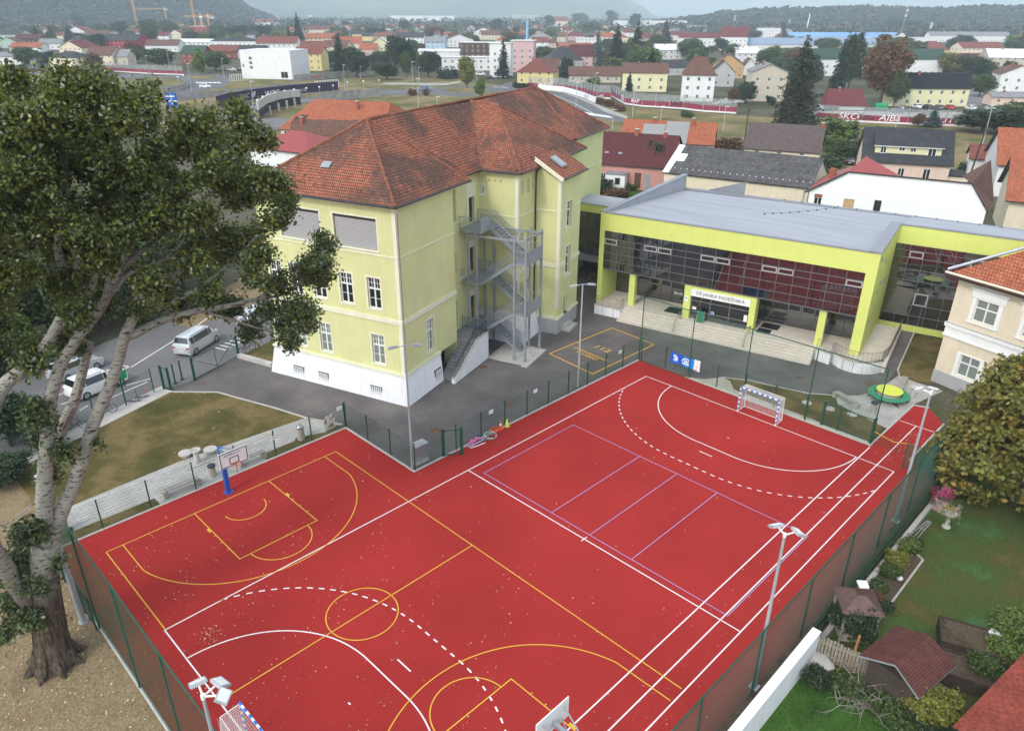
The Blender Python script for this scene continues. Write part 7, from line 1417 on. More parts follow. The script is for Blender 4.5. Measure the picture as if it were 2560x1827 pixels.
h7, r7 = house('small_white_house', 'small white house with a low brownish red roof and one square window', 'house', zg(1690, 740, 0), R(20), 7, 6.5, 3.6, 5.6, 'white', 'red', 'x', 0, .4, [('f', 3.0, 1.2, 1.9, 1.6)], ())
h8, r8 = house('orange_roofed_house', 'white gabled house with a bright orange roof behind the small white house', 'house', (.3 + 0, 97.0, 0), R(22), 18, 14, 5.5, 10.2, 'white', 'orange', 'x', 0, .5, [], ()); h9, r9 = house('orange_roofed_house', 'white house with an orange roof cut by the right edge above the brown shed', 'house', (8.6, 69.2, 0), R(18), 16, 13, 5.5, 9.8, 'cream', 'orange', 'x', 0, .6, [], ())
# left of the school
A25 = R(25.1); h10, r10 = house('orange_roofed_house', 'long house with a clean orange hipped roof behind the left end of the old school', 'house', (-119.5, 34.0, 0), A25, 24, 20, 5, 10, 'white', 'orange', 'x', .3, .5, row('f', 2, 3, 3, 2), [(.62, .36, .2)])
b = MB(); b.face([(3.2, 1.5, 7.2), (4.4, .2, 5.6), (4.4, 5, 7.3)]); b.face([(2.0, .2, 5.6), (3.2, 1.5, 7.2), (3.2, 5.2, 7.4)]); b.face([(2.2, .35, 5.2), (4.2, .35, 5.2), (3.2, .35, 6.7)]); b.build('dormer', MRF['brown'], r10)
h11, r11 = house('brown_tiled_wing', 'brown mossy tiled wing in front of the clean orange roof', 'house', z5(0, 0) if False else gw(345, 300, 0) * 1.0, R(40), 17, 9, 4.6, 8.2, 'white', 'brown', 'x', 0, .4, (), [(.1, .4, .5)])
h11.location = (-104, 27, 0)
h12, r12 = house('red_metal_roofed_house', 'white house with a bright red sheet metal roof beside the poplar crown', 'house', (-97, 15.5, 0), R(18), 13, 11, 5.8, 8.2, 'white', 'redmetal', 'x', .9, .4, (), ())
sheet('street', [gw(580, 290), gw(650, 285), gw(700, 262), gw(560, 262)], -.02, MT['street'])
# planting between these houses
for (f_, x, y, k, h, w_, l) in ((zf, 1200, 330, 'bushr', 3.0, 6.5, 'rusty orange hedge bush left of the brown roofed house'), (zf, 1420, 350, 'bushr', 2.6, 7, 'rusty hedge bush in front of the brown roofed house'), (zf, 930, 600, 'dark', 7.5, 6, 'dark tree between the pink house and the sheet roofed barn'), (zf, 490, 660, 'bushd', 2.2, 4, 'round dark bush left of the garden behind the link building'), (zf, 600, 690, 'bushr', 1.2, 4, 'reddish flower bush in the garden behind the link building'), (zf, 700, 640, 'bush', 1.0, 3, 'low green bush in the garden behind the link building'), (zg, 350, 480, 'light', 7, 9, 'tall pale reed-like bush right of the brown roofed house'), (zg, 400, 600, 'oak', 5.0, 6, 'green tree below the pale bush right of the brown roof'), (zg, 560, 570, 'dark', 4.2, 4.5, 'dark round tree left of the black roofed house'), (zg, 300, 640, 'bush', 2.2, 5, 'green garden bush beside the sheet roofed barn'), (zg, 1680, 700, 'bushd', 1.8, 3, 'small dark bush in front of the small white house'), (zg, 1340, 235, 'blue', 5, 6, 'blue grey spruce top behind the black roofed house'), (zg, 1190, 240, 'rust', 3.5, 3.5, 'small rusty tree behind the black roofed house'), (zg, 1850, 290, 'dark', 6, 15, 'wide dark bush on the bank right of the black roofed house'), (zg, 2170, 300, 'oak', 8, 14, 'dull olive bush on the bank at the right edge')):
    plant(k, f_(x, y), h, l, None, w_)
b = MB(); q = zg(1705, 790); b.tube([(0, 0, 0), (.6, .3, 9.5)], [.16, .11], 8); b.bar((.35, .2, 8.9), (.85, .4, 8.9), .08, .1); tag(b.build('utility_pole', MT['shedwood'], None, q), 'leaning dark wooden utility pole between the black and the orange roofs', 'pole')
b = MB(); q = zf(1555, 330); b.tube([(0, 0, 0), (0, 0, 8.5)], [.16, .11], 8); b.box(-.5, -.05, 8.1, .5, .05, 8.25); tag(b.build('utility_pole', MT['shedwood'], None, q), 'dark wooden utility pole in front of the brown roofed house', 'pole')
wr_ = MB(); 
for a, c in ((zf(1555, 195, 8.3), zg(1790, 400, 9)), (zg(1790, 420, 9), gw(2276, 420, 9))): pass
# ------------------------------------------------------------------ roads, banks and walls beyond the houses
def seethrough(name, c, k):
    m, n, b = nmat(name); b.inputs['Base Color'].default_value = c; b.inputs['Roughness'].default_value = .3; b.inputs['Alpha'].default_value = k; return m
def pg(f, pts): return [f(*p) for p in pts]
MT['pavelight'] = basic('pale_pavement', (.36, .34, .31, 1), .9, .15, .1, .3)
sheet('verge', [(-430, -60), (-120, 40), (-60, 60), (-20, 100), (70, 150)] + pg(zt, [(2300, 850), (900, 800)]) + pg(zu, [(1700, 690), (1300, 590), (1150, 575), (700, 505), (0, 515)]) + pg(zl, [(2276, 540), (1500, 520), (900, 500), (0, 500)]), -.045, MT['meadow'])
def road(fn, pts, name='road', m='road', z=-.02): sheet(name, pg(fn, pts), z, MT[m])
road(zu, [(-160, 655), (0, 605), (180, 598), (480, 592), (640, 582), (700, 575), (800, 566), (900, 570), (960, 578), (1060, 562), (1140, 542), (1160, 560), (1090, 588), (960, 612), (900, 632), (800, 638), (700, 634), (520, 625), (280, 630), (0, 652), (-160, 700)], z=.0)
road(zu, [(960, 600), (1160, 560), (1250, 585), (1390, 612), (1500, 625), (1570, 650), (1660, 690), (1760, 745), (1890, 790), (1890, 812), (1640, 772), (1590, 735), (1480, 660), (1390, 640), (1200, 620)], z=-.01)
road(zu, [(690, 597), (720, 585), (800, 578), (880, 582), (905, 597), (880, 612), (800, 617), (720, 612)], 'traffic_island', 'meadow', .03)
road(zu, [(1500, 600), (1640, 640), (1720, 700), (1900, 770), (1900, 788), (1760, 745), (1660, 690), (1570, 650), (1480, 618)], 'pavement', 'pavelight', .01)
road(zu, [(270, 560), (700, 566), (800, 545), (800, 535), (700, 552), (300, 548)], 'pavement', 'pavelight', -.01)
road(zl, [(990, 510), (1180, 520), (1240, 548), (1180, 590), (1080, 625), (1080, 640), (1300, 610), (1480, 575), (1525, 540), (1520, 510), (1440, 490), (1300, 485), (1100, 495)], z=-.01)
road(zl, [(1225, 515), (1280, 500), (1380, 498), (1440, 512), (1400, 522), (1290, 525)], 'traffic_island', 'meadow', .02)
road(zl, [(1440, 740), (1560, 700), (1750, 680), (2000, 650), (2300, 625), (2300, 655), (1990, 685), (1800, 710), (1620, 760), (1440, 800)], z=0.0)
road(zl, [(1080, 675), (1700, 615), (2300, 560), (2300, 575), (1700, 640), (1080, 700)], 'railway', 'soil', -.01)
road(zl, [(100, 500), (1000, 490), (1000, 515), (200, 545)], z=-.01)
road(zt, [(900, 735), (1100, 735), (1500, 740), (2300, 745), (2300, 800), (1600, 815), (1200, 770), (920, 760)], 'car_park', 'pavelight', -.01)
road(zt, [(200, 690), (430, 600), (470, 560), (480, 600), (420, 680)], 'street', 'pavelight', -.015)
road(zt, [(860, 760), (960, 620), (1000, 600), (1010, 640), (960, 760)], 'street', 'street', -.015)
road(zt, [(1880, 700), (1930, 520), (1990, 430), (2060, 430), (2020, 520), (2000, 700)], 'street', 'street', -.015)
b = MB()
for i in range(7):
    p = zt(1210 + 0, 0) if False else None
for (x0, y0, x1, y1) in ((1060, 575, 1110, 585), (1010, 572, 1050, 580)):
    strip(b, pg(zu, [(x0, y0), (x1, y1)]), .6, .02)
for i in range(8): strip(b, pg(zu, [(1612 + i * 22, 742 + i * 3.5), (1640 + i * 22, 762 + i * 2.8)]), .9, .02)
strip(b, pg(zu, [(0, 630), (280, 612), (520, 605)]), .25, .02); strip(b, pg(zl, [(1500, 740), (1750, 695), (2300, 640)]), .25, .02); strip(b, pg(zu, [(1420, 632), (1560, 690), (1700, 765)]), .25, .02)
for i in range(6): strip(b, pg(zl, [(1300 + i * 28, 545), (1318 + i * 28, 552)]), 1.2, .02)
b.build('road_marking', MT['white_line'])['kind'] = 'structure'
MT['maroon'] = basic('maroon_panel', (.25, .035, .065, 1), .7, .3, .15, .6); MT['clearpanel'] = seethrough('pale_clear_panel', (.42, .44, .44, 1), .28); MT['paleprint'] = basic('pale_spray_paint', (.45, .45, .46, 1), .8); MT['wallgrey'] = basic('old_concrete_wall', (.33, .31, .29, 1), .9, .15, .25, .4); MT['violetwall'] = basic('dark_violet_wall', (.035, .02, .055, 1), .8, .2, .2)
def barrier(label, pts, h, low, panel='clearpanel', lowm='maroon', graf=(), step=4.0, name='noise_barrier'):
    t = thing(name, label, 'noise barrier' if panel else 'wall', (pts[0].x, pts[0].y, 0)); o = Vector((pts[0].x, pts[0].y, 0)); P = [Vector((p.x, p.y, 0)) - o for p in pts]; lo = MB(); hi = MB(); po = MB(); base = MB(); done = 0
    for a, c in zip(P[:-1], P[1:]):
        up = Vector((0, 0, 1)); lo.bar(a + up * (low / 2 + .35), c + up * (low / 2 + .35), .14, low); base.bar(a + up * .15, c + up * .15, .3, .42)
        if panel: hi.bar(a + up * (low + .36 + (h - low) / 2), c + up * (low + .36 + (h - low) / 2), .05, h - low)
        n = max(1, int((c - a).length / step))
        for i in range(n): q = a.lerp(c, i / n); p_ = MB(); p_.box(q.x - .1, q.y - .1, 0, q.x + .1, q.y + .1, h + .5); p_.build('post', MT['galv'], t) if panel else None
    lo.build('lower_panel', MT[lowm], t); base.build('plinth', MT['white'] if panel else MT['wallgrey'], t)
    if panel: hi.build('clear_panel', MT[panel], t)
    for (k, body, size, m, dz) in graf:
        L = sum((c - a).length for a, c in zip(P[:-1], P[1:])) * k
        for a, c in zip(P[:-1], P[1:]):
            d = (c - a).length
            if L <= d: q = a.lerp(c, L / d); u = (c - a) / d; n = u.cross(Vector((0, 0, 1))); text('graffiti', body, size, MT[m], t, frameM(q + n * .09 + Vector((0, 0, dz)), u, (0, 0, 1)), .02, sx=1.25, shear=.15); break
            L -= d
    return t
barrier('long noise barrier with maroon lower panels and graffiti in front of the car park', pg(zt, [(905, 790), (1000, 798), (1200, 808), (1500, 822), (1880, 836)]), 3.6, 1.5, graf=[(.33, 'Cuba', 1.9, 'black', 1.3), (.5, 'AlBa', 2.3, 'white', 1.3), (.84, 'EQUTE', 2.4, 'white', 1.4), (.22, 'SKO', 2.2, 'white', 1.3)])
barrier('noise barrier with maroon panels and posts left of the big brownish spruce', pg(zu, [(1800, 640), (1890, 690), (2000, 705), (2270, 722), (2400, 738), (2620, 752)]), 3.6, 1.5, graf=[(.3, 'OO', 2.4, 'white', 1.3), (.45, 'RAP', 1.7, 'white', 1.3), (.7, 'WNB', 2.2, 'black', 1.3)])
barrier('curved noise barrier with many posts behind the bend of the road', pg(zu, [(1250, 580), (1330, 592), (1480, 600), (1600, 618), (1700, 650), (1790, 655)]), 4.0, 1.6, graf=[(.2, 'PWG', 2.2, 'white', 1.3)], step=3)
barrier('white retaining wall with purple graffiti along the bend of the road', pg(zu, [(1310, 598), (1480, 615), (1600, 650), (1690, 690), (1740, 668)]), 1.8, 1.8, None, 'white', [(.62, 'KUTIP', 1.8, 'violet_line', 1.0)], name='retaining_wall')
barrier('noise barrier with maroon panels in front of the houses at the upper left', pg(zl, [(60, 495), (280, 478)]), 3.5, 1.4); barrier('noise barrier with maroon panels left of the small bright green tree', pg(zl, [(690, 470), (1000, 490), (1215, 497)]), 3.5, 1.4)
barrier('long dark violet graffiti wall along the curved road', pg(zl, [(1440, 720), (1520, 695), (1700, 662), (1960, 630), (2240, 605)]), 3.2, 3.2, None, 'violetwall', [(.33, 'DAC ♥', 2.0, 'paleprint', 1.8), (.52, 'WCG', 2.3, 'white', 1.6), (.72, 'fotograf', 1.8, 'paleprint', 1.6)], name='graffiti_wall')
barrier('low concrete wall along the railway at the left', pg(zl, [(1080, 680), (1400, 642), (1700, 612), (1950, 585)]), 1.6, 1.6, None, 'wallgrey', [(.2, 'ROE', 1.3, 'violet_line', .9), (.6, 'BIS', 1.2, 'blue', .9)], name='retaining_wall'); barrier('pale graffiti wall in front of the white cube building', pg(zl, [(1950, 540), (2276, 510), (2430, 500)]), 2.2, 2.2, None, 'wallgrey', [(.3, 'MOSKA', 1.8, 'orange', 1.1)], name='graffiti_wall')
barrier('curved concrete wall round the left roundabout', pg(zl, [(1080, 615), (1180, 600), (1240, 575), (1250, 555)]), 1.5, 1.5, None, 'wallgrey', name='retaining_wall'); barrier('concrete wall below the road left of the meadow bank', pg(zu, [(-150, 690), (0, 672), (130, 650), (270, 640)]), 2.6, 2.6, None, 'wallgrey', name='retaining_wall')
# underpass mouth under the curved road
q = zl(1850, 800); t = thing('underpass', 'dark curved concrete underpass mouth left of the orange roof', 'underpass', (q.x, q.y, 0)); b = MB(); P = [p - Vector((q.x, q.y, 0)) for p in pg(zl, [(1715, 790), (1770, 745), (1850, 715), (1930, 700), (1990, 695)])]
for a, c in zip(P[:-1], P[1:]): b.bar(a + Z * 3.6, c + Z * 3.6, .6, 2.2)
b.build('parapet', MT['concrete'], t); b = MB(); n_ = Vector((-1, .8, 0)).normalized() * .8
for a, c in zip(P[:-1], P[1:]): b.face([a + n_, c + n_, c + n_ + Z * 2.6, a + n_ + Z * 2.6])
b.build('opening', MT['black'], t)
for i in range(4): p_ = P[0].lerp(P[-1], .25 + .2 * i); c = MB(); c.cyl(p_.x, p_.y, 0, 2.6, .35, 10); c.build('column', MT['wallgrey'], t)
# bank right of the road
sheet('bank', pg(zt, [(0, 745), (600, 780), (900, 800), (1880, 850), (2300, 870), (2300, 960), (1500, 930), (800, 880), (250, 880), (0, 820)]), -.03, MT['meadow'])

# ------------------------------------------------------------------ town houses
def fdist(p): return gdist(p) / 1646.6
def th(fn, x, y, wpx, hpx, wall_, roof_, label, kind='x', rot=0, ratio=.75, hr=None, hip=0, wins=2, chim=True, cat='house', group=None, base=None, name='house'):
    """a house whose visible front stands at (x, y) of the survey, wpx wide and hpx high there"""
    p = fn(x, y); k = fdist(p) * 2276 / 2560 / 2.6465; L = wpx * k; H = hpx * k; A = math.radians(45 + rot); u = Vector((math.cos(A), math.sin(A), 0)); v = Vector((-u.y, u.x, 0)); D = max(6, L * ratio) if kind != 'y' else max(6, L * ratio * 1.25)
    rise = hr if hr is not None else .42; he = H * (1 - rise); 
    if kind == 'flat': he = H; H = he
    n = max(1, int(L / 3.4)); W_ = []
    if wins:
        for f in range(max(1, min(4, round(he / 2.9)))):
            z = .9 + f * 2.8
            if z + 1.3 > he: break
            for i in range(n): W_.append(('f', (i + .5) * L / n - .5, z, 1.0, 1.25))
            if rot > 3 or L < 14:
                for i in range(max(1, int(D / 4.5))): W_.append(('l' if rot > 3 else 'r', (i + .5) * D / max(1, int(D / 4.5)) - .5, z, 1.0, 1.25))
    if wins == 1: W_ = W_[:3]
    t, r = house(name, label, cat, p - u * L / 2, A, L, D, he, H, wall_, roof_, 'y' if kind == 'y' else 'x', hip, .4, W_[:24], [(.35, .45, .4)] if chim and kind != 'flat' else (), group, 0, None, 'white', 1)
    return t
ZL = [(170, 352, 190, 62, 'white', 'orange', 'white house with a bright orange roof above the poplar', 'x', 6), (0, 430, 300, 75, 'white', 'grey', 'long white house with a flat grey roof at the left edge', 'x', -4, .5, .3), (430, 462, 205, 110, 'cream', 'dark', 'cream two-storey house with a dark hipped roof behind the poplar top', 'x', -12, .8, .3, .9), (335, 330, 130, 66, 'white', 'grey', 'white house with a pale grey roof behind the first conifers', 'x', 10), (475, 375, 175, 95, 'cream', 'maroon', 'cream gabled house with a maroon roof beside the dark hipped one', 'y', -14), (670, 432, 180, 112, 'cream', 'brown', 'cream house with a steep brown roof and a grey annex', 'x', -6), (800, 432, 110, 95, 'beige', 'grey', 'grey roofed annex beside the steep brown roof', 'x', -6, .9), (790, 325, 260, 88, 'red', 'dark', 'wide red walled house with a dark roof and white trimmed gables', 'x', -6), (935, 292, 110, 52, 'grey', 'brown', 'small grey gabled house behind the red walled one', 'y', 0), (1075, 345, 210, 72, 'white', 'brown', 'white gabled house with a long brown roof left of the red brick house', 'x', 6), (1290, 332, 210, 66, 'white', 'white', 'white low house with a pale roof behind the red brick house', 'x', 0, .7, .25), (1165, 262, 90, 58, 'cream', 'red', 'small cream house with a red roof left of the red block', 'y', 0), (1280, 425, 160, 112, 'brick', 'green', 'red brick house with a steep dark green roof', 'x', -10), (1480, 388, 190, 80, 'brick', 'red', 'brick house with a broad red roof left of the white cube', 'x', 4), (1550, 338, 300, 76, 'white', 'dark', 'low white building with a flat dark roof', 'x', -2, .5, .2, .8), (1835, 345, 260, 92, 'white', 'red', 'white gabled house with a large red roof above the white cube', 'x', 5), (1665, 392, 180, 82, 'grey', 'dark', 'grey house with a dark roof behind the white cube', 'x', 0), (2045, 470, 185, 145, 'yellow', 'red', 'yellow two-storey house with a red roof right of the white cube', 'x', -8, .7, .25), (2085, 375, 180, 92, 'white', 'red', 'white house with a red roof behind the yellow one', 'x', 8), (2215, 362, 170, 85, 'cream', 'brown', 'cream house with a brown roof above the meadow road', 'x', -8), (1330, 232, 130, 50, 'red', 'white', 'bright red block in front of the tower cranes', 'flat', 0, .8, 0), (75, 268, 150, 62, 'mint', 'dark', 'mint green house with a dark roof at the left edge', 'x', -5), (180, 290, 170, 56, 'brown', 'burgundy', 'dark brown wooden house with a burgundy roof at the upper left', 'x', 0), (510, 245, 120, 62, 'white', 'red', 'white gabled house with a red roof right of the conifers', 'y', -8), (650, 265, 150, 55, 'blue', 'brown', 'pale blue house with a brown roof', 'x', 5), (2120, 295, 190, 66, 'cream', 'orange', 'cream house with an orange roof right of the tall dark conifer', 'x', 6), (60, 320, 110, 66, 'mint', 'brown', 'small pale green house with a brown roof at the left edge', 'y', 10), (1740, 180, 130, 48, 'white', 'red', 'white house with a red roof on the rise below the wooded hill', 'x', 6), (2090, 225, 150, 46, 'cream', 'maroon', 'cream house with a maroon roof below the far hill', 'x', 0)]
for a in ZL: th(zl, *a)
ZU = [(265, 370, 135, 112, 'paleyellow', 'brown', 'pale yellow gabled house with a steep brown roof', 'y', 10), (185, 372, 110, 76, 'palepink', 'orange', 'pale pink house with an orange roof beside the yellow gable', 'x', -8), (75, 340, 140, 88, 'cream', 'orange', 'cream house with an orange roof above the big dark tree', 'x', 8), (630, 322, 130, 70, 'blue', 'grey', 'pale blue house with a grey roof left of the white gable', 'x', -6), (790, 315, 190, 80, 'white', 'brown', 'white gabled house with a brown roof behind the white hall', 'y', 8), (655, 392, 270, 60, 'white', 'white', 'low white hall with a pale roof behind the dark trees', 'x', 0, .5, .2), (915, 385, 260, 92, 'brown', 'white', 'dark brown wooden building with a white flat roof', 'flat', -8, .5, 0), (840, 468, 330, 80, 'white', 'white', 'long low white annex with arched windows behind the yellow tree', 'flat', 3, .35, 0), (1060, 512, 140, 205, 'white', 'white', 'white four-storey block behind the slim brownish spruce', 'flat', -8, .8, 0), (1205, 480, 150, 190, 'palepink', 'white', 'pale pink and white four-storey block with a blue mast', 'flat', -8, .8, 0), (1290, 560, 240, 158, 'yellow', 'red', 'yellow house with a red half-hipped roof at the roundabout', 'y', -12, .8, .5, .35), (1405, 520, 90, 120, 'grey', 'brown', 'narrow grey house with a round wall behind the yellow house', 'x', 4), (1490, 445, 235, 118, 'grey', 'dark', 'grey house with a big dark pyramid roof', 'x', 8, .9, .6, .9), (1610, 440, 190, 130, 'palepink', 'burgundy', 'pale house with a tall burgundy barn roof', 'x', -8, .9, .5), (1560, 330, 220, 40, 'orange' if False else 'brick', 'orange', 'long low orange roofed barn behind the dark pyramid roof', 'x', 4), (1685, 548, 340, 95, 'beige', 'brown', 'long beige house with a pinkish brown roof behind the curved barrier', 'x', -4, .4, .5), (2010, 608, 290, 172, 'paleyellow', 'brown', 'pale yellow two-storey house with solar panels on a brown roof', 'x', -8, .7, .3), (2190, 395, 200, 92, 'white', 'white', 'white house with a pale roof between the spruces', 'x', 6, .7, .35), (2230, 500, 160, 90, 'grey', 'dark', 'dark grey roofed house right of the three spruces', 'x', 6), (1555, 270, 120, 52, 'palepink', 'maroon', 'pink house with a maroon hipped roof in the middle rows', 'x', 0, .8, .45, .7), (545, 148, 420, 38, 'white', 'white', 'long white apartment block far out below the pale hills', 'flat', 0, .15, 0), (1230, 142, 180, 40, 'grey', 'grey', 'grey commercial block far out in the middle', 'flat', 0, .3, 0), (2060, 190, 470, 46, 'white', 'white', 'long white hall below the wooded ridge', 'flat', 2, .25, 0), (1440, 180, 130, 62, 'cream', 'red', 'far cream building with a curved red roof and a belfry behind', 'x', 0), (1330, 278, 150, 48, 'white', 'grey', 'white house with a grey hipped roof in the middle rows', 'x', 0, .8, .5, .8), (950, 250, 130, 60, 'white', 'red', 'white gabled house with a steep red roof in the middle rows', 'y', -10), (1000, 265, 130, 56, 'cream', 'brown', 'cream house with a brown roof beside the steep white gable', 'x', 10), (460, 290, 190, 66, 'white', 'dark', 'white house with a dark cross gabled roof', 'x', 0), (400, 260, 130, 58, 'cream', 'red', 'cream house with a deep red pyramid roof', 'x', 0, .9, .6, .9), (1640, 300, 150, 42, 'white', 'white', 'white flat commercial building with a yellow corner', 'flat', 0, .5, 0)]
for a in ZU: th(zu, *a)
ZT = [(110, 672, 205, 270, 'white', 'brown', 'tall white house with a brown pyramid roof at the road', 'x', -10, .75, .36, .8), (275, 575, 150, 160, 'grey', 'dark', 'dark gabled house with an orange panel', 'y', -10), (310, 520, 200, 150, 'ochre', 'taupe', 'ochre brick house with a grey brown roof', 'y', -14), (448, 418, 165, 96, 'white', 'white', 'white house with a pale roof and balcony', 'x', 8, .7, .35), (455, 500, 75, 105, 'white', 'brown', 'narrow white gabled house behind the ochre house', 'y', 0), (570, 672, 225, 232, 'beige', 'grey', 'beige three-storey block with balconies beside the big spruce', 'y', -6, .7, .2), (1090, 728, 255, 126, 'white', 'maroon', 'low white building with a maroon hipped roof at the car park', 'x', -3, .45, .7, .35), (1290, 505, 900, 165, 'white', 'green', 'long white three-storey block with a dark green roof', 'x', 2, .14, .34), (1640, 705, 510, 205, 'paleyellow', 'black', 'pale yellow two-storey block with a black roof at the car park', 'x', 1, .2, .4), (1080, 262, 740, 42, 'white', 'bluesheet', 'long hall with a bright blue roof', 'x', 2, .1, .6), (860, 335, 880, 75, 'white', 'bluegrey', 'very long hall with a blue grey roof', 'x', 2, .09, .5), (1910, 280, 540, 62, 'white', 'grey', 'white hall with a grey and maroon roof at the right', 'x', 2, .12, .35), (1500, 300, 350, 45, 'white', 'white', 'white flat annex between the blue halls', 'flat', 2, .2, 0), (1995, 372, 280, 84, 'cream', 'red', 'cream house with balconies under a pinkish red roof', 'x', 4, .5, .4), (2180, 445, 270, 108, 'beige', 'white', 'pale hall with a low beige gable roof at the right edge', 'x', -12, .7, .45), (2220, 612, 220, 165, 'white', 'brown', 'white modern house with a slanted dark edged roof at the right edge', 'y', -14, .7, .3), (2190, 700, 260, 82, 'peach', 'grey', 'low peach building with a grey roof at the right edge', 'x', -4, .4, .3), (150, 320, 320, 92, 'white', 'maroon', 'long white apartment house with a maroon roof', 'x', -4, .3, .3), (350, 335, 170, 142, 'white', 'maroon', 'white stepped apartment house with a tall maroon roof', 'x', -12, .7, .4), (1685, 372, 180, 88, 'yellow', 'red', 'yellow house with a pinkish red hipped roof behind the green roof', 'x', 4, .8, .55, .8), (530, 185, 110, 40, 'white', 'red', 'white gabled house with a red roof below the wooded ridge', 'y', 0), (90, 215, 170, 42, 'cream', 'grey', 'cream flat house at the upper middle', 'x', 0, .6, .3), (590, 250, 140, 56, 'white', 'white', 'white flat house left of the tall blue spruce', 'flat', 0, .5, 0), (1020, 220, 230, 44, 'beige', 'brown', 'brown open hall with a curved roof before the ridge', 'x', 0, .4, .5), (1750, 172, 150, 28, 'cream', 'maroon', 'far house with a maroon roof before the right ridge', 'x', 0), (1920, 200, 150, 40, 'white', 'dark', 'far white gabled house before the right ridge', 'y', 0), (2060, 205, 200, 36, 'cream', 'red', 'far row house with red roofs before the right ridge', 'x', 0), (2230, 165, 100, 36, 'white', 'grey', 'far white house at the right edge before the ridge', 'y', 0), (1940, 420, 150, 60, 'beige', 'maroon', 'low maroon roofed shed below the balcony house', 'x', 0, .6, .5)]
for a in ZT: th(zt, *a)
# the white cube with its column of windows
p = zl(1780, 525); k = fdist(p) * 2276 / 2560 / 2.6465; A = R(45 - 12); u = Vector((math.cos(A), math.sin(A), 0))
wc, _ = house('white_cube_building', 'big white windowless cube building with one column of dark windows beside the railway', 'building', p - u * 190 * k, A, 360 * k, 260 * k, 172 * k, 172 * k, 'white', 'white', over=.05, wins=[('f', 62 * k, 60 * k + i * 28 * k, 22 * k, 20 * k) for i in range(3)] + [('f', 10 * k, 70 * k, 14 * k, 22 * k), ('f', 280 * k, .5, 50 * k, 40 * k)], det=1)
# rows of far houses, filled up to the foot of the hills
rr = random.Random(21); KW = ['white', 'white', 'cream', 'cream', 'beige', 'beige', 'yellow', 'grey', 'peach']; KR = ['orange', 'red', 'red', 'maroon', 'brown', 'brown', 'dark', 'grey', 'brown', 'red', 'dark']
RN = {'orange': 'orange', 'red': 'brick red', 'maroon': 'maroon', 'brown': 'brown', 'dark': 'dark', 'grey': 'grey'}; taken = []
for (fn_, L_) in ((0, ZL), (856 - 0, ZU), (1700, ZT)):
    for a in L_: taken.append(((850 if fn_ == 856 else fn_) * .889 + a[0] * .336, a[1] * .336, a[2] * .18, a[3] * .336))
ROOFT = {}
def zone(x): return ('at far left' if x < 250 else 'below the cranes' if x < 520 else 'left of middle' if x < 850 else 'in the middle' if x < 1200 else 'right of middle' if x < 1600 else 'at far right')
cnt = 0; placed = []
for i in range(2600):
    y = 49 + 62 * rr.random() ** .95; x = rr.uniform(-30, 2300)
    if x > 1500 and (y < 57 or rr.random() < .2): continue
    if 1380 < x < 2276 and 100 < y < 132: continue
    if x < 650 and y < 57: continue
    p = gw(x, y); d = gdist(p); w_ = rr.uniform(8.5, 14); px = w_ / d * 1646; hp = 8.2 / d * 1646
    if any(abs(x - q[0]) < q[2] * .8 + px * .4 and -q[3] * .7 < y - q[1] < hp * .6 for q in taken): continue
    if any((p - q).length < 12.5 for q in placed): continue
    if y > 88: taken.append((x, y, px * .4, hp * .6))
    placed.append(p); cnt += 1
    wl_, rf_ = rr.choice(KW), rr.choice(KR); kd = rr.choice(['x', 'x', 'y']); H = rr.uniform(6.6, 9.4)
    row_ = 'in the nearer rows' if y > 80 else 'in the far rows'
    lab = f"{'big' if w_ > 12.2 else 'small' if w_ < 10 else 'plain'} {wl_.replace('palepink', 'pale pink')} {'broad' if kd == 'x' else 'gabled'} house with {RN[rf_]} roof {row_} {zone(x)}"
    A = R(45 + rr.uniform(-28, 28)); u = Vector((math.cos(A), math.sin(A), 0)); he = H * .6; wn = [('f', a_, z, 1, 1.2) for a_ in (w_ * .2, w_ * .62) for z in (1, 3.5) if z + 1.2 < he] if y > 66 else ()
    house('house', lab, 'house', p - u * w_ / 2, A, w_, w_ * rr.uniform(.7, .95), he, H, wl_, rf_, kd, rr.choice([0, 0, 0, .5]), .4, wn, (), 'houses of the town ' + zone(x), 0, None, 'white', 1)
    if cnt > 205: break
print('HOUSES', cnt)
# white specks of the valley villages on the far slopes are houses too
for i in range(36):
    x = rr.uniform(650, 1330); y = rr.uniform(26, 46) if rr.random() < .8 else rr.uniform(18, 30)
    d = 4200 + (46 - y) * 60; az = gw(x, 300); dr = Vector((az.x - CAM.x, az.y - CAM.y, 0)).normalized(); p = Vector((CAM.x, CAM.y, 0)) + dr * d
    z = CAM.z + (35.6 - y) / 1646 * d - 4; w_ = rr.uniform(12, 22)
    house('house', 'tiny pale house on the hazy far slope', 'house', p, R(45 + rr.uniform(-20, 20)), w_, 11, 12, 17, rr.choice(['white', 'white', 'cream']), rr.choice(['red', 'brown', 'orange']), 'x', 0, .4, (), (), 'villages on the far slope', z - 4, None, 'white', 1)

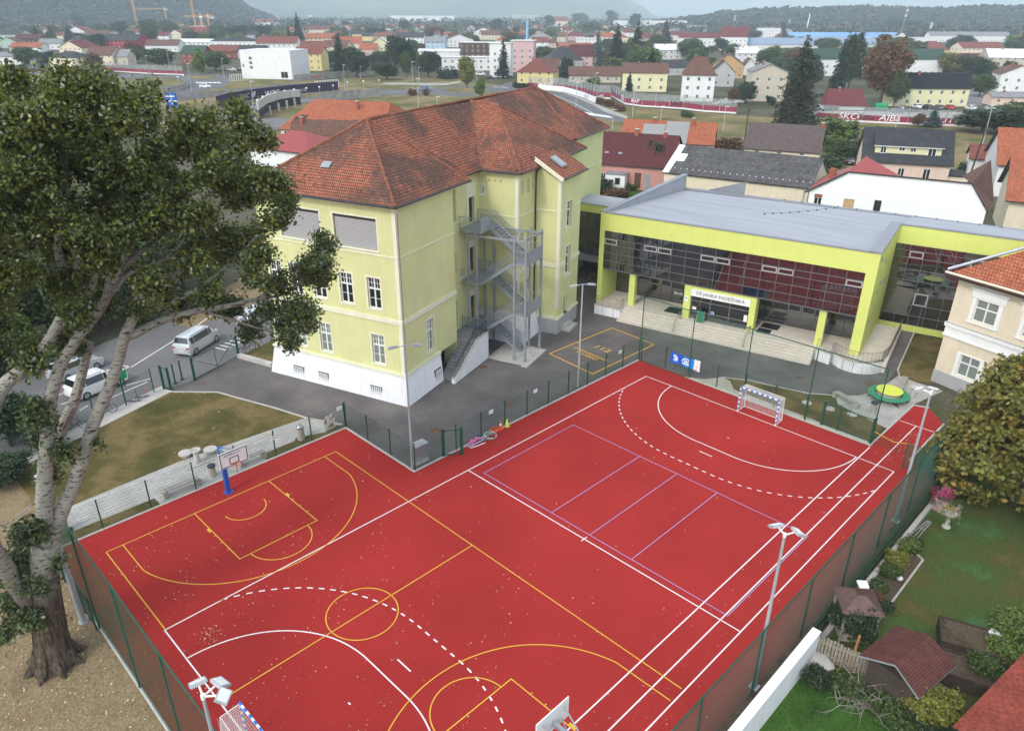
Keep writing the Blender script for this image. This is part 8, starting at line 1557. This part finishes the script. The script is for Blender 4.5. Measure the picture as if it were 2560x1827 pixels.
# ------------------------------------------------------------------ trees of the town
TT = [(zu, 1080, 520, 'thin', 250, 'slim brownish spruce in front of the white four-storey block', 110), (zu, 1700, 440, 'blue', 235, 'slim blue grey spruce left of the two big spruces', 90), (zu, 1822, 450, 'spruce', 262, 'left one of two big dark spruces behind the long beige house', 165), (zu, 1960, 420, 'spruce', 250, 'right one of two big dark spruces behind the long beige house', 150), (zu, 2050, 590, 'spruce', 245, 'dark spruce in front of the pale yellow house with solar panels', 150), (zu, 2150, 290, 'spruce', 140, 'dark spruce on the skyline above the white house', 110), (zt, 760, 822, 'spruceb', 540, 'huge brownish green spruce standing in front of the noise barrier', 330), (zt, 672, 320, 'blue', 165, 'tall blue grey spruce in front of the blue halls', 100), (zt, 1030, 620, 'spruce', 330, 'thin high pine with a bare trunk left of the rusty tree', 130), (zt, 1110, 600, 'dark', 350, 'tall dark pine right beside the thin high pine', 160), (zt, 1320, 700, 'rust', 400, 'large rusty brown tree in front of the black roof', 290), (zt, 1410, 710, 'oak', 240, 'olive tree partly bare in front of the black roof', 150), (zu, 840, 585, 'yellow', 195, 'slender yellow tree on the roundabout island', 110), (zu, 925, 645, 'light', 125, 'small pale green tree below the roundabout', 75), (zl, 1325, 492, 'light', 150, 'small bright green conical tree at the left roundabout', 95), (zl, 250, 278, 'spruce', 100, 'left one of three dark conifers at the upper left', 70), (zl, 345, 262, 'spruce', 85, 'middle one of three dark conifers at the upper left', 70), (zl, 465, 275, 'spruce', 102, 'right one of three dark conifers at the upper left', 85), (zl, 530, 195, 'dark', 95, 'dark tree standing against the wooded hill', 75), (zl, 1982, 300, 'spruce', 195, 'tall dark conifer above the white cube', 90), (zl, 1920, 300, 'spruce', 110, 'dark conifer left of the tall one above the white cube', 70), (zl, 2250, 490, 'spruce', 225, 'tall dark spruce beside the yellow two-storey house', 130), (zu, 0, 420, 'spruce', 180, 'tall dark spruce left of the big dark tree', 110), (zu, 115, 515, 'dark', 185, 'big dark tree at the meadow road', 175), (zu, 310, 528, 'dark', 110, 'wide dark tree right of the big dark tree', 180), (zu, 420, 480, 'dark', 225, 'large spreading dark tree in front of the pale houses', 200), (zu, 445, 515, 'oak', 165, 'pale willow in front of the spreading dark tree', 85), (zu, 585, 515, 'dark', 165, 'dark conical tree in front of the white hall', 150), (zu, 720, 520, 'bushd', 60, 'round olive bush before the white annex', 150), (zu, 1500, 530, 'dark', 140, 'dark tree between the yellow house and the long beige house', 95), (zu, 1240, 555, 'spruce', 70, 'small spruce in front of the yellow house at the roundabout', 45), (zu, 2135, 390, 'spruce', 95, 'small spruce in front of the white house between the spruces', 50), (zu, 1910, 620, 'spruce', 135, 'slim dark conifer at the pale yellow house', 70), (zu, 1660, 600, 'light', 80, 'light green tree behind the curved barrier', 130), (zl, 630, 485, 'rust', 120, 'rusty bush tree behind the barrier above the poplar', 130), (zl, 1080, 455, 'oak', 130, 'olive tree left of the red brick house', 200), (zl, 1430, 470, 'oak', 125, 'willow like green tree right of the bright conical tree', 190), (zl, 910, 380, 'dark', 75, 'dark bush tree below the red walled house', 120), (zl, 1000, 260, 'oak', 125, 'broad olive tree left of the red block', 130), (zl, 1120, 240, 'oak', 100, 'broad olive tree right in front of the cranes', 110), (zl, 1450, 255, 'oak', 85, 'round green tree left of the dark tree row', 130), (zl, 1580, 260, 'dark', 85, 'dark tree in the row above the flat dark roof', 130), (zl, 1720, 255, 'dark', 80, 'dark tree at the right end of the row above the flat roof', 150), (zl, 1300, 400, 'dark', 0, '', 0), (zl, 660, 215, 'dark', 55, 'dark round tree in the upper left rows', 110), (zl, 790, 245, 'dark', 95, 'dark tree left of the first crane mast', 100), (zu, 620, 255, 'rust', 75, 'reddish round tree in the middle rows', 130), (zu, 430, 210, 'dark', 70, 'dark tree in the rows below the long white block', 70), (zu, 870, 200, 'dark', 45, 'dark flat crowned tree in the middle rows', 110), (zu, 1030, 215, 'dark', 80, 'dark green tree left of the church tower', 90), (zu, 1390, 185, 'dark', 75, 'dark tree before the curved red roof', 70), (zu, 1590, 160, 'dark', 65, 'dark tree group before the wooded ridge', 120), (zu, 1800, 175, 'dark', 95, 'dark tall tree left of the white hall', 80), (zu, 1945, 190, 'dark', 90, 'dark pointed tree in front of the white hall', 80), (zu, 1650, 220, 'oak', 70, 'green trees in the rows right of the middle', 170), (zt, 60, 400, 'oak', 140, 'olive tree left of the long white apartment house', 190), (zt, 275, 345, 'dark', 85, 'dark tree in front of the white apartment house', 100), (zt, 590, 470, 'oak', 150, 'olive tree behind the beige block', 150), (zt, 430, 690, 'dark', 140, 'dark tree in front of the beige block', 130), (zt, 350, 690, 'rust', 100, 'dark red leaved tree at the side street', 90), (zt, 1340, 320, 'oak', 90, 'dark tree in front of the green roof', 100), (zt, 960, 345, 'oak', 90, 'pale willow behind the green roof', 190), (zt, 1440, 345, 'oak', 95, 'pale olive tree at the right of the green roof', 190), (zt, 1210, 340, 'spruce', 80, 'small spruce behind the green roof', 50), (zt, 1780, 505, 'yellow', 140, 'yellowish round tree right of the long white block', 220), (zt, 1500, 220, 'dark', 90, 'large dark tree group below the tall antenna mast', 300), (zt, 1850, 340, 'dark', 100, 'dark tree right of the yellow house', 140), (zt, 1980, 640, 'oak', 150, 'green bushes beside the white modern house', 170), (zt, 2060, 590, 'dark', 130, 'dark tree beside the white modern house', 110), (zt, 2240, 345, 'spruce', 110, 'dark spruce at the right edge above the pale hall', 110), (zt, 600, 700, 'dark', 60, 'dark bush in front of the beige block', 70), (zt, 880, 580, 'dark', 180, 'dark tree behind the big spruce', 110), (zt, 120, 215, 'dark', 40, 'dark tree in the rows at the upper middle', 80), (zt, 470, 270, 'dark', 60, 'dark tree left of the blue spruce', 110), (zt, 780, 205, 'oak', 60, 'dull green tree left of the white chimney', 130)]
for (fn, x, y, k, hp, l, wp) in TT:
    if not hp: continue
    p = fn(x, y); s = fdist(p) * 2276 / 2560 / 2.6465; plant(k, p, hp * s, l, None, wp * s)
for (fn, x, y, l, w_) in ((zu, 1720, 690, 'brownish red bush at the left end of the bank by the barrier', 60), (zu, 1780, 705, 'brownish red bush in the middle of the row on the bank', 70), (zu, 1850, 735, 'brownish red bush at the right end of the row on the bank', 80), (zu, 480, 632, 'rusty bush on the meadow bank left of the lamp', 60), (zu, 570, 632, 'small rusty bush on the meadow bank', 40), (zt, 45, 775, 'bright green bush on the bank below the barrier', 90)):
    p = fn(x, y); s = fdist(p) * 2276 / 2560 / 2.6465; plant('bushr' if 'green' not in l else 'bush', p, 38 * s, l, None, w_ * s)
q = [zu(1150, 582), zu(1245, 588)]; a = q[0]; d = q[1] - q[0]; hg_ = thing('hedge', 'clipped dark green hedge at the foot of the yellow house', 'hedge', a); crown('foliage', [(d.x * t_, d.y * t_, .9, 1.0, 1.0, .9) for t_ in (.05, .2, .35, .5, .65, .8, .95)], 260, 16, .35, .2, MT['leaf_dark'], hg_, .3, .9, 77)
fb = []; ntree = 0
for i in range(2600):
    y = 46.5 + 38 * rr.random() ** 1.3; x = rr.uniform(-30, 2310); p = gw(x, y); d = gdist(p); h = rr.uniform(5, 10.5); hp = h / d * 1646
    if any(abs(x - q_[0]) < q_[2] * .75 and 0 < y - q_[1] < hp * .7 for q_ in taken): continue
    if any((p - q_).length < 7 for q_ in placed): continue
    fb.append((p.x, p.y, h))
fb = np.array(fb); k_ = len(fb); per = 22; dd_ = RNG.normal(0, 1, (k_, per, 3)); dd_ /= np.linalg.norm(dd_, axis=2, keepdims=True); rad = (fb[:, 2:3] * RNG.uniform(.32, .5, (k_, 1)))[:, :, None]; Q = np.stack([fb[:, 0], fb[:, 1], fb[:, 2] * .5], 1)[:, None, :] + dd_ * np.concatenate([rad, rad, fb[:, 2:3, None] * .5], 2)
quads('town_greenery', leafquads(Q.reshape(-1, 3), 1.5, .7, .8, dd_.reshape(-1, 3)), [MT['leaf_dark'], MT['leaf_mid'], MT['leaf_rust']], np.repeat(RNG.choice(3, k_, p=[.55, .37, .08]), per))['kind'] = 'stuff'
for i in range(6000):
    x = rr.uniform(-10, 2290); y = rr.uniform(74, 178 if x > 700 else 150)
    if x < 700 and y > 108 and 330 < x < 640: continue
    if 620 < x < 1200 and y > 150: continue
    p = gw(x, y); d = gdist(p); h = rr.uniform(5, 12); hp = h / d * 1646
    if any(abs(x - q_[0]) < q_[2] * .85 + hp * .2 and (-q_[3] * .6 < y - q_[1] < hp * .62) for q_ in taken): continue
    if any((p - q_).length < 6 for q_ in placed): continue
    ntree += 1; k = rr.choice(['oak', 'dark', 'oak', 'light', 'dark', 'rust', 'bush', 'bushd'])
    if k[:4] == 'bush': h = rr.uniform(1.5, 2.6)
    placed.append(p); plant(k, p, h, {'oak': 'small green tree', 'dark': 'small dark tree', 'light': 'small light green tree', 'rust': 'small rusty tree', 'bush': 'green garden bush', 'bushd': 'dark garden bush'}[k] + ' in the gardens between the houses ' + zone(x), 'garden trees ' + zone(x), h * rr.uniform(.9, 1.5))
    if ntree > 330: break
print('TREES', ntree)
for k in T:
    if k not in USED:
        for c in list(T[k].children): bpy.data.objects.remove(c)
        bpy.data.objects.remove(T[k])

# ------------------------------------------------------------------ lamps along the roads, masts, cranes, cars
def lampost(fn, x, y, hp, label):
    p = fn(x, y); s = fdist(p) * 2276 / 2560 / 2.6465; h = hp * s; t = thing('street_lamp', label, 'lamp post', (p.x, p.y, 0), R(45), 'street lamps along the main road'); b = MB(); b.tube([(0, 0, 0), (0, 0, h)], [.11, .07], 6); b.build('pole', MT['pole'], t); b = MB(); b.box(-.15, -.1, h, .9, .1, h + .12); b.build('lamp_head', MT['white'], t)
for (fn, x, y, hp, l) in ((zu, 35, 605, 160, 'street lamp at the left end of the meadow road'), (zu, 483, 590, 165, 'street lamp before the pale willow'), (zu, 525, 560, 105, 'street lamp beside the grey blue van'), (zu, 905, 540, 140, 'street lamp behind the yellow tree'), (zu, 520, 725, 190, 'tall street lamp in front of the meadow bank'), (zu, 643, 700, 55, 'short street lamp on the meadow bank'), (zu, 1688, 640, 145, 'street lamp at the curved barrier'), (zu, 1560, 715, 155, 'street lamp at the bend of the road'), (zu, 1935, 775, 200, 'street lamp right of the brownish bushes'), (zu, 1802, 860, 125, 'street lamp beside the far end of the old school roof'), (zu, 2122, 795, 85, 'short street lamp on the green bank'), (zt, 285, 865, 150, 'street lamp behind the old low house'), (zt, 1165, 870, 120, 'leaning street lamp on the bank below the car park'), (zt, 1425, 845, 70, 'street lamp behind the black roof'), (zt, 2000, 960, 230, 'tall street lamp right of the black roof'), (zl, 985, 490, 110, 'street lamp above the right poplar top'), (zl, 1130, 490, 140, 'street lamp before the olive tree'), (zl, 1175, 535, 150, 'street lamp at the edge of the left roundabout'), (zl, 1275, 640, 200, 'tall street lamp before the left roundabout island'), (zl, 1485, 525, 125, 'street lamp right of the left roundabout'), (zl, 1510, 470, 90, 'street lamp left of the white cube'), (zl, 1695, 830, 270, 'tall street lamp at the dark violet wall'), (zl, 215, 480, 60, 'street lamp in front of the flat grey roof'), (zl, 770, 470, 105, 'street lamp beside the rusty bush tree'), (zu, 138, 520, 70, 'short street lamp on the meadow')): lampost(fn, x, y, hp, l)
def globe(x, y, fn, i):
    p = fn(x, y); t = thing('globe_street_lamp', 'white globe lamp on a thin post along the curved road', 'lamp post', (p.x, p.y, 0), 0, 'white globe lamps along the curved road'); b = MB(); b.tube([(0, 0, 0), (0, 0, 3.6)], .05, 5); b.build('pole', MT['pole'], t); b = MB(); b.lathe([(.33 * math.sin(R(a)), 3.9 - .33 * math.cos(R(a))) for a in range(0, 181, 30)], n=10); b.build('globe', MT['white'], t)
for i, (x, y) in enumerate(((1715, 730), (1750, 705), (1785, 690), (1828, 675), (1893, 660), (1955, 650), (2035, 640), (2120, 630), (2210, 620), (760, 600), (1190, 555), (1225, 545))): globe(x, y + 26, zl, i)
for x, y in ((55, 620), (160, 612), (262, 605)): globe(x, y, zu, 0)
def mast(fn, x, y, hp, label, kind='antenna'):
    p = fn(x, y); s = fdist(p) * 2276 / 2560 / 2.6465; h = hp * s; t = thing('antenna_mast' if kind == 'antenna' else 'chimney_stack', label, 'mast' if kind == 'antenna' else 'chimney', (p.x, p.y, 0)); b = MB(); r = .45 if kind == 'antenna' else 1.3; b.tube([(0, 0, 0), (h * .09 if kind == 'antenna' else h * .07, 0, h)], [r, r * .6], 8); b.build('pole', MT['pole'] if kind == 'antenna' else MT['white'], t)
    if kind == 'antenna':
        for z in (.78, .96):
            b = MB()
            for a in (0, 2.1, 4.2): b.box(h * .09 * z + math.cos(a) - .25, math.sin(a) - .25, h * z - 1.6, h * .09 * z + math.cos(a) + .25, math.sin(a) + .25, h * z + 1.4)
            b.build('antenna', MT['white'], t)
mast(zt, 1450, 255, 175, 'tall white antenna mast before the wooded ridge'); mast(zt, 345, 215, 100, 'white antenna mast at the maroon roofed apartments'); mast(zt, 712, 200, 62, 'small white antenna mast right of the blue spruce'); mast(zt, 832, 220, 115, 'tall pale factory chimney stack', 'chimney'); mast(zt, 1635, 260, 95, 'thin grey mast left of the grey maroon hall')
p = zu(1238, 300); s = fdist(p) * 2276 / 2560 / 2.6465; b = MB(); b.box(-.8, -.8, 0, .8, .8, 60 * s + 12); tag(b.build('blue_mast', MT['skyblue'], None, p), 'bright blue square mast behind the pale pink block', 'mast')
MT['crane'] = basic('crane_yellow', (.62, .33, .12, 1), .6, .3, .1)
def crane(xb, yb, xt, yt, j0, j1, label):
    p = zl(xb, yb); p = Vector((CAM.x, CAM.y, 0)) + (Vector((p.x - CAM.x, p.y - CAM.y, 0))) * .72; d = gdist(p); k = d / 1646 * 2276 / 2560 / 2.6465; H = (yb - yt) * k + 6; t = thing('tower_crane', label, 'crane', (p.x, p.y, 0), R(45)); b = MB()
    lean = (xt - xb) * k
    for dx, dy in ((-.9, -.9), (.9, -.9), (.9, .9), (-.9, .9)): b.tube([(dx, dy, 0), (dx + lean * .3, dy, H)], .28, 4)
    n = int(H / 3.2)
    for i in range(n): z = H * i / n; z2 = H * (i + 1) / n; l0, l1 = lean * .3 * i / n, lean * .3 * (i + 1) / n; b.tube([(-.9 + l0, -.9, z), (.9 + l1, -.9, z2)], .16, 3); b.tube([(.9 + l0, .9, z), (-.9 + l1, .9, z2)], .16, 3)
    b.build('mast', MT['crane'], t); b = MB(); a, c = (j0 - xt) * k, (j1 - xt) * k; zo = H - 4
    for dy in (-.7, .7): b.tube([(a, dy, zo), (c, dy, zo)], .25, 4)
    b.tube([(a, 0, zo + 1.4), (c, 0, zo + 1.4)], .22, 4); n = int(abs(c - a) / 2.5)
    for i in range(n): x0, x1 = a + (c - a) * i / n, a + (c - a) * (i + 1) / n; b.tube([(x0, -.7, zo), (x1, 0, zo + 1.4)], .13, 3)
    b.build('jib', MT['crane'], t); b = MB(); e = c if abs(c) < abs(a) else a; b.box(min(e, e * .6), -.8, zo - 2, max(e, e * .6), .8, zo); b.build('counterweight', MT['concrete'], t); b = MB(); b.box(-1.4, -1.2, H - 5.5, 1.4, 1.2, H - 3.2); b.build('cab', MT['white'], t)
crane(910, 168, 885, -25, 790, 915, 'tall yellow tower crane with a mast leaving the top edge'); crane(1105, 142, 1095, 52, 903, 1112, 'smaller yellow tower crane with a long jib pointing left'); crane(1295, 172, 1275, -20, 1262, 1290, 'yellow tower crane seen end-on near the red block'); crane(1340, 185, 1330, 90, 1218, 1418, 'short pale tower crane beside the red block'); crane(1382, 160, 1378, 88, 1372, 1390, 'small stub of a yellow crane behind the pale one')
for (fn, x, y, rz, c, base_, l) in ((zu, 228, 615, 40, 'red', hat, 'red car on the road left of the roundabout'), (zl, 1360, 582, 50, 'white', hat, 'white car leaving the left roundabout'), (zt, 1560, 718, 135, 'white', hat, 'white car in the back row left of the wall creeper'), (zt, 1632, 722, 135, 'black', hat, 'black car in the back row before the black roofed block'), (zt, 1705, 724, 135, 'grey', hat, 'grey car in the back row before the black roofed block'), (zt, 1775, 724, 135, 'red', hat, 'red car in the back row before the black roofed block'), (zt, 1918, 728, 135, 'white', hat, 'white car on its own right of the black roofed block'), (zt, 2050, 730, 135, 'silver', hat, 'silver car near the peach building'), (zt, 2108, 735, 135, 'black', hat, 'dark car nearest the peach building'), (zt, 1468, 735, 100, 'black', mpv, 'black car beside the green bins'), (zt, 1550, 742, 60, 'black', hat, 'black car parked crosswise in the front row'), (zt, 1440, 745, 60, 'blue', hat, 'blue grey car left in the front row'), (zt, 1665, 762, 60, 'blue', hat, 'blue grey car behind the barrier near the last graffiti'), (zt, 2085, 775, 60, 'grey', hat, 'grey car near the right end of the car park'), (zt, 1000, 728, 45, 'grey', hat, 'grey car in front of the maroon roof'), (zt, 925, 640, 60, 'black', hat, 'black car in the lane behind the big spruce'), (zt, 1925, 490, 60, 'white', mpv, 'white van on the street beside the yellowish tree'), (zu, 770, 490, 50, 'blue', hat, 'blue grey car at the white annex'), (zu, 985, 525, 40, 'black', mpv, 'black car behind the slim brownish spruce'), (zu, 930, 500, 60, 'white', mpv, 'white van behind the yellow tree'), (zl, 1535, 470, 40, 'white', mpv, 'white van left of the white cube'), (zl, 1590, 468, 40, 'black', hat, 'black car left of the white cube'), (zl, 210, 690, 60, 'white', hat, 'white car behind the left poplar top'), (zg, 525, 610, 100, 'black', hat, 'black car between the garden bushes and the red roof'), (zl, 1790, 0, 0, 'red', hat, '')):
    if not l: continue
    c_ = dup(base_, fn(x, y), R(rz), l, 'cars in the town'); recolour(c_, c)
vn = car('van', 'blue', 'grey blue van on the road beside the roundabout', zu(568, 603), R(42), 'cars in the town')
bs = thing('bus', 'white and green bus behind the poplar at the far left', 'bus', zl(170, 545), R(60)); b = MB(); b.box(-6, -1.25, .35, 6, 1.25, 3.1); b.build('body', CP['white'], bs); b = MB(); b.box(-5.6, -1.26, 1.6, 5.7, 1.26, 2.6); b.build('window_band', MT['carglass'], bs); b = MB(); b.box(-4, -1.1, 3.1, 3, 1.1, 3.25); b.build('roof_panel', MT['hoopgreen'], bs)
for x in (-4, 3.8):
    b = MB(); b.tube([(x, -1.27, .48), (x, 1.27, .48)], .48, 14); b.build('wheel', MT['black'], bs)
for (x, y, l) in ((1305, 728, 'left green waste container at the car park'), (1345, 728, 'right green waste container at the car park')): 
    p = zt(x, y); t = thing('waste_container', l, 'container', p, R(45)); b = MB(); b.prism([(-1, -.7), (1, -.7), (1, .7), (-1, .7)], .2, 1.4); b.build('body', MT['hoopgreen'], t); b = MB(); b.tube([(-1, 0, 1.35), (1, 0, 1.35)], .7, 10); b.build('lid', MT['hoopgreen'], t)
p = zl(1160, 800); t = thing('road_sign', 'big blue direction sign above the poplar crown', 'sign', (p.x, p.y, 0), R(45)); b = MB(); b.box(-1.5, -.05, 3.4, 1.5, .05, 7.2); pl_ = b.build('panel', MT['blue'], t); b = MB(); b.box(-1.4, -.07, 6.2, 1.0, -.052, 6.5); b.box(-.9, -.07, 5.0, 1.5, -.052, 5.25); b.box(-.08, -.07, 3.7, .08, -.052, 6.9); b.build('print', MT['white'], pl_); b = MB(); b.cyl(-1.2, .12, 0, 7, .09, 8); b.cyl(1.2, .12, 0, 7, .09, 8); b.build('post', MT['pole'], t)
for (fn, x0, x1, y, l) in ((zl, 1525, 1650, 545, 'row of pale arched bicycle stands left of the white cube'), (zl, 2085, 2245, 590, 'row of pale arched railings at the railway')):
    p = fn(x0, y); q = fn(x1, y - 12); t = thing('arched_railing', l, 'railing', p); d = q - p; n = 9
    for i in range(n):
        c = d * (i / n); e = d / n * .9; b = MB(); b.tube([c, c + Z * 2.2, c + e * .25 + Z * 2.9, c + e * .75 + Z * 2.9, c + e + Z * 2.2, c + e], .1, 5); b.build('arch', MT['white'], t)
# ------------------------------------------------------------------ hills, forest, haze
MT['hillfar'] = grassmat('far_wooded_hill', [(.35, (.03, .05, .022, 1)), (.5, (.05, .07, .028, 1)), (.62, (.11, .14, .05, 1)), (.8, (.04, .06, .025, 1))], .0016, .012, .35)
MT['hillwood'] = basic('wooded_hill_floor', (.03, .045, .018, 1), .95, .1, .3, .02)
def polar(px, d): a = gw(px, 300); dr = Vector((a.x - CAM.x, a.y - CAM.y, 0)).normalized(); return Vector((CAM.x, CAM.y, 0)) + dr * d
def hill(name, prof, d0, d1, m, nz=.12, seed=0, rows=14, step=14):
    """a ridge: prof lists (survey x, crest height in metres); its foot lies at d0, its crest at d1"""
    mb = MB(); x0, x1 = prof[0][0], prof[-1][0]; n = int((x1 - x0) / step); V = []; rg = random.Random(seed)
    from mathutils import noise as mn
    for j in range(rows + 1):
        for i in range(n + 1):
            x = x0 + (x1 - x0) * i / n; h = 0
            for (a, ha), (c, hc) in zip(prof[:-1], prof[1:]):
                if a <= x <= c: f = (x - a) / (c - a); f = f * f * (3 - 2 * f); h = ha + (hc - ha) * f
            t = j / rows; d = d0 + (d1 - d0) * t; p = polar(x, d); f = t * t * (3 - 2 * t) if j < rows else .85
            q = mn.noise(Vector((p.x, p.y, seed * 50)) / ((d1 - d0) * .35)); q2 = mn.noise(Vector((p.x, p.y, seed * 77)) / ((d1 - d0) * .09)); V.append((p.x, p.y, -6 + (h + 6) * f * (1 + nz * q * 2 * t + nz * .6 * q2 * t)))
    mb.v = V
    for j in range(rows):
        for i in range(n): a = j * (n + 1) + i; mb.f.append((a, a + 1, a + n + 2, a + n + 1)); mb.m.append(0); mb.sm.append(True)
    o = mb.build(name, m, uv=False); o['kind'] = 'structure'; return V, n, rows
def forest(name, V, n, rows, count, size, mats, seed, r=(4, 7), h=(7, 13), j0=0):
    rg = np.random.default_rng(seed); P = np.array(V).reshape(rows + 1, n + 1, 3); i = rg.uniform(0, n - .01, count); j = rg.uniform(j0, rows - .01, count); i0 = i.astype(int); k0 = j.astype(int); fi = (i - i0)[:, None]; fj = (j - k0)[:, None]
    B = (P[k0, i0] * (1 - fi) + P[k0, i0 + 1] * fi) * (1 - fj) + (P[k0 + 1, i0] * (1 - fi) + P[k0 + 1, i0 + 1] * fi) * fj
    per = 13; d = rg.normal(0, 1, (count, per, 3)); d /= np.linalg.norm(d, axis=2, keepdims=True); d[:, :, 2] = np.abs(d[:, :, 2]) * 1.2 - .3; rr_ = rg.uniform(*r, (count, 1, 1)); hh = rg.uniform(*h, (count, 1, 1)); Q = B[:, None, :] + d * np.concatenate([rr_, rr_, hh * .55], 2); Q[:, :, 2] += hh[:, :, 0] * .5
    Vq = leafquads(Q.reshape(-1, 3), size, .9, .8, d.reshape(-1, 3)); mi = np.repeat(rg.choice(len(mats), count, p=[.5, .38, .12][:len(mats)] if len(mats) == 3 else None), per); o = quads(name, Vq, mats, mi); o['kind'] = 'stuff'
FM = [leafmat('forest_dark_leaf', (.016, .028, .013, 1), .5, .7, 0), leafmat('forest_green_leaf', (.028, .042, .015, 1), .5, .7, 0), leafmat('forest_rust_leaf', (.05, .034, .016, 1), .5, .7, 0)]
V, n, rw = hill('wooded_hill', [(-160, 190), (0, 185), (250, 170), (450, 130), (540, 78), (610, 14), (640, 0)], 1750, 2500, MT['hillwood'], .1, 1); forest('forest', V, n, rw, 9000, 5.2, FM, 1, (5, 9), (9, 17))
V, n, rw = hill('wooded_ridge', [(1440, 0), (1530, 9), (1580, 18), (1680, 26), (1850, 29), (2000, 26), (2150, 31), (2300, 33), (2450, 30)], 1500, 1900, MT['hillwood'], .05, 2); forest('forest', V, n, rw, 6500, 4.2, FM, 2, (4.5, 8), (9, 15))
hill('far_hill', [(470, 90), (560, 200), (660, 240), (760, 200), (900, 300), (1050, 360), (1200, 380), (1330, 300), (1400, 100), (1440, 0)], 4000, 6400, MT['hillfar'], .22, 3, 18)
hill('mountain', [(1150, 500), (1400, 640), (1600, 800), (1800, 760), (2000, 900), (2200, 820), (2500, 860)], 7500, 13000, MT['hillfar'], .2, 4, 16)
hill('mountain', [(-250, 600), (300, 700), (700, 860), (1000, 800), (1300, 760), (1500, 640)], 8000, 13000, MT['hillfar'], .2, 6, 14)
# belt of trees at the foot of the hills, a mass nobody could count
pts = []; rg = np.random.default_rng(9); mb_v = []
for i in range(1500):
    x = rg.uniform(-60, 2340); d = rg.uniform(1250, 2600) if x < 1450 else rg.uniform(1150, 1600); p = polar(x, d); mb_v.append((p.x, p.y, 0))
B = np.array(mb_v); cnt_ = len(B); per = 12; d = rg.normal(0, 1, (cnt_, per, 3)); d /= np.linalg.norm(d, axis=2, keepdims=True); r_ = rg.uniform(3.5, 7, (cnt_, 1, 1)); Q = B[:, None, :] + d * np.concatenate([r_ * 1.2, r_ * 1.2, r_], 2); Q[:, :, 2] += r_[:, :, 0]
o = quads('treeline', leafquads(Q.reshape(-1, 3), 3.4, .8, .8, d.reshape(-1, 3)), FM[:2], np.repeat(rg.integers(0, 2, cnt_), per)); o['kind'] = 'stuff'
hz = MB(); hz.box(-16000, -3000, -9, 11000, 16000, 1250); m = bpy.data.materials.new('haze_air'); m.use_nodes = True; nn_ = m.node_tree; nn_.nodes.remove(nn_.nodes['Principled BSDF']); pv = nn_.nodes.new('ShaderNodeVolumePrincipled'); pv.inputs['Color'].default_value = (.73, .88, 1, 1); pv.inputs['Density'].default_value = .00021; pv.inputs['Anisotropy'].default_value = -.3
nn_.links.new(pv.outputs[0], nn_.nodes['Material Output'].inputs['Volume']); o = hz.build('haze', m); o['kind'] = 'stuff'
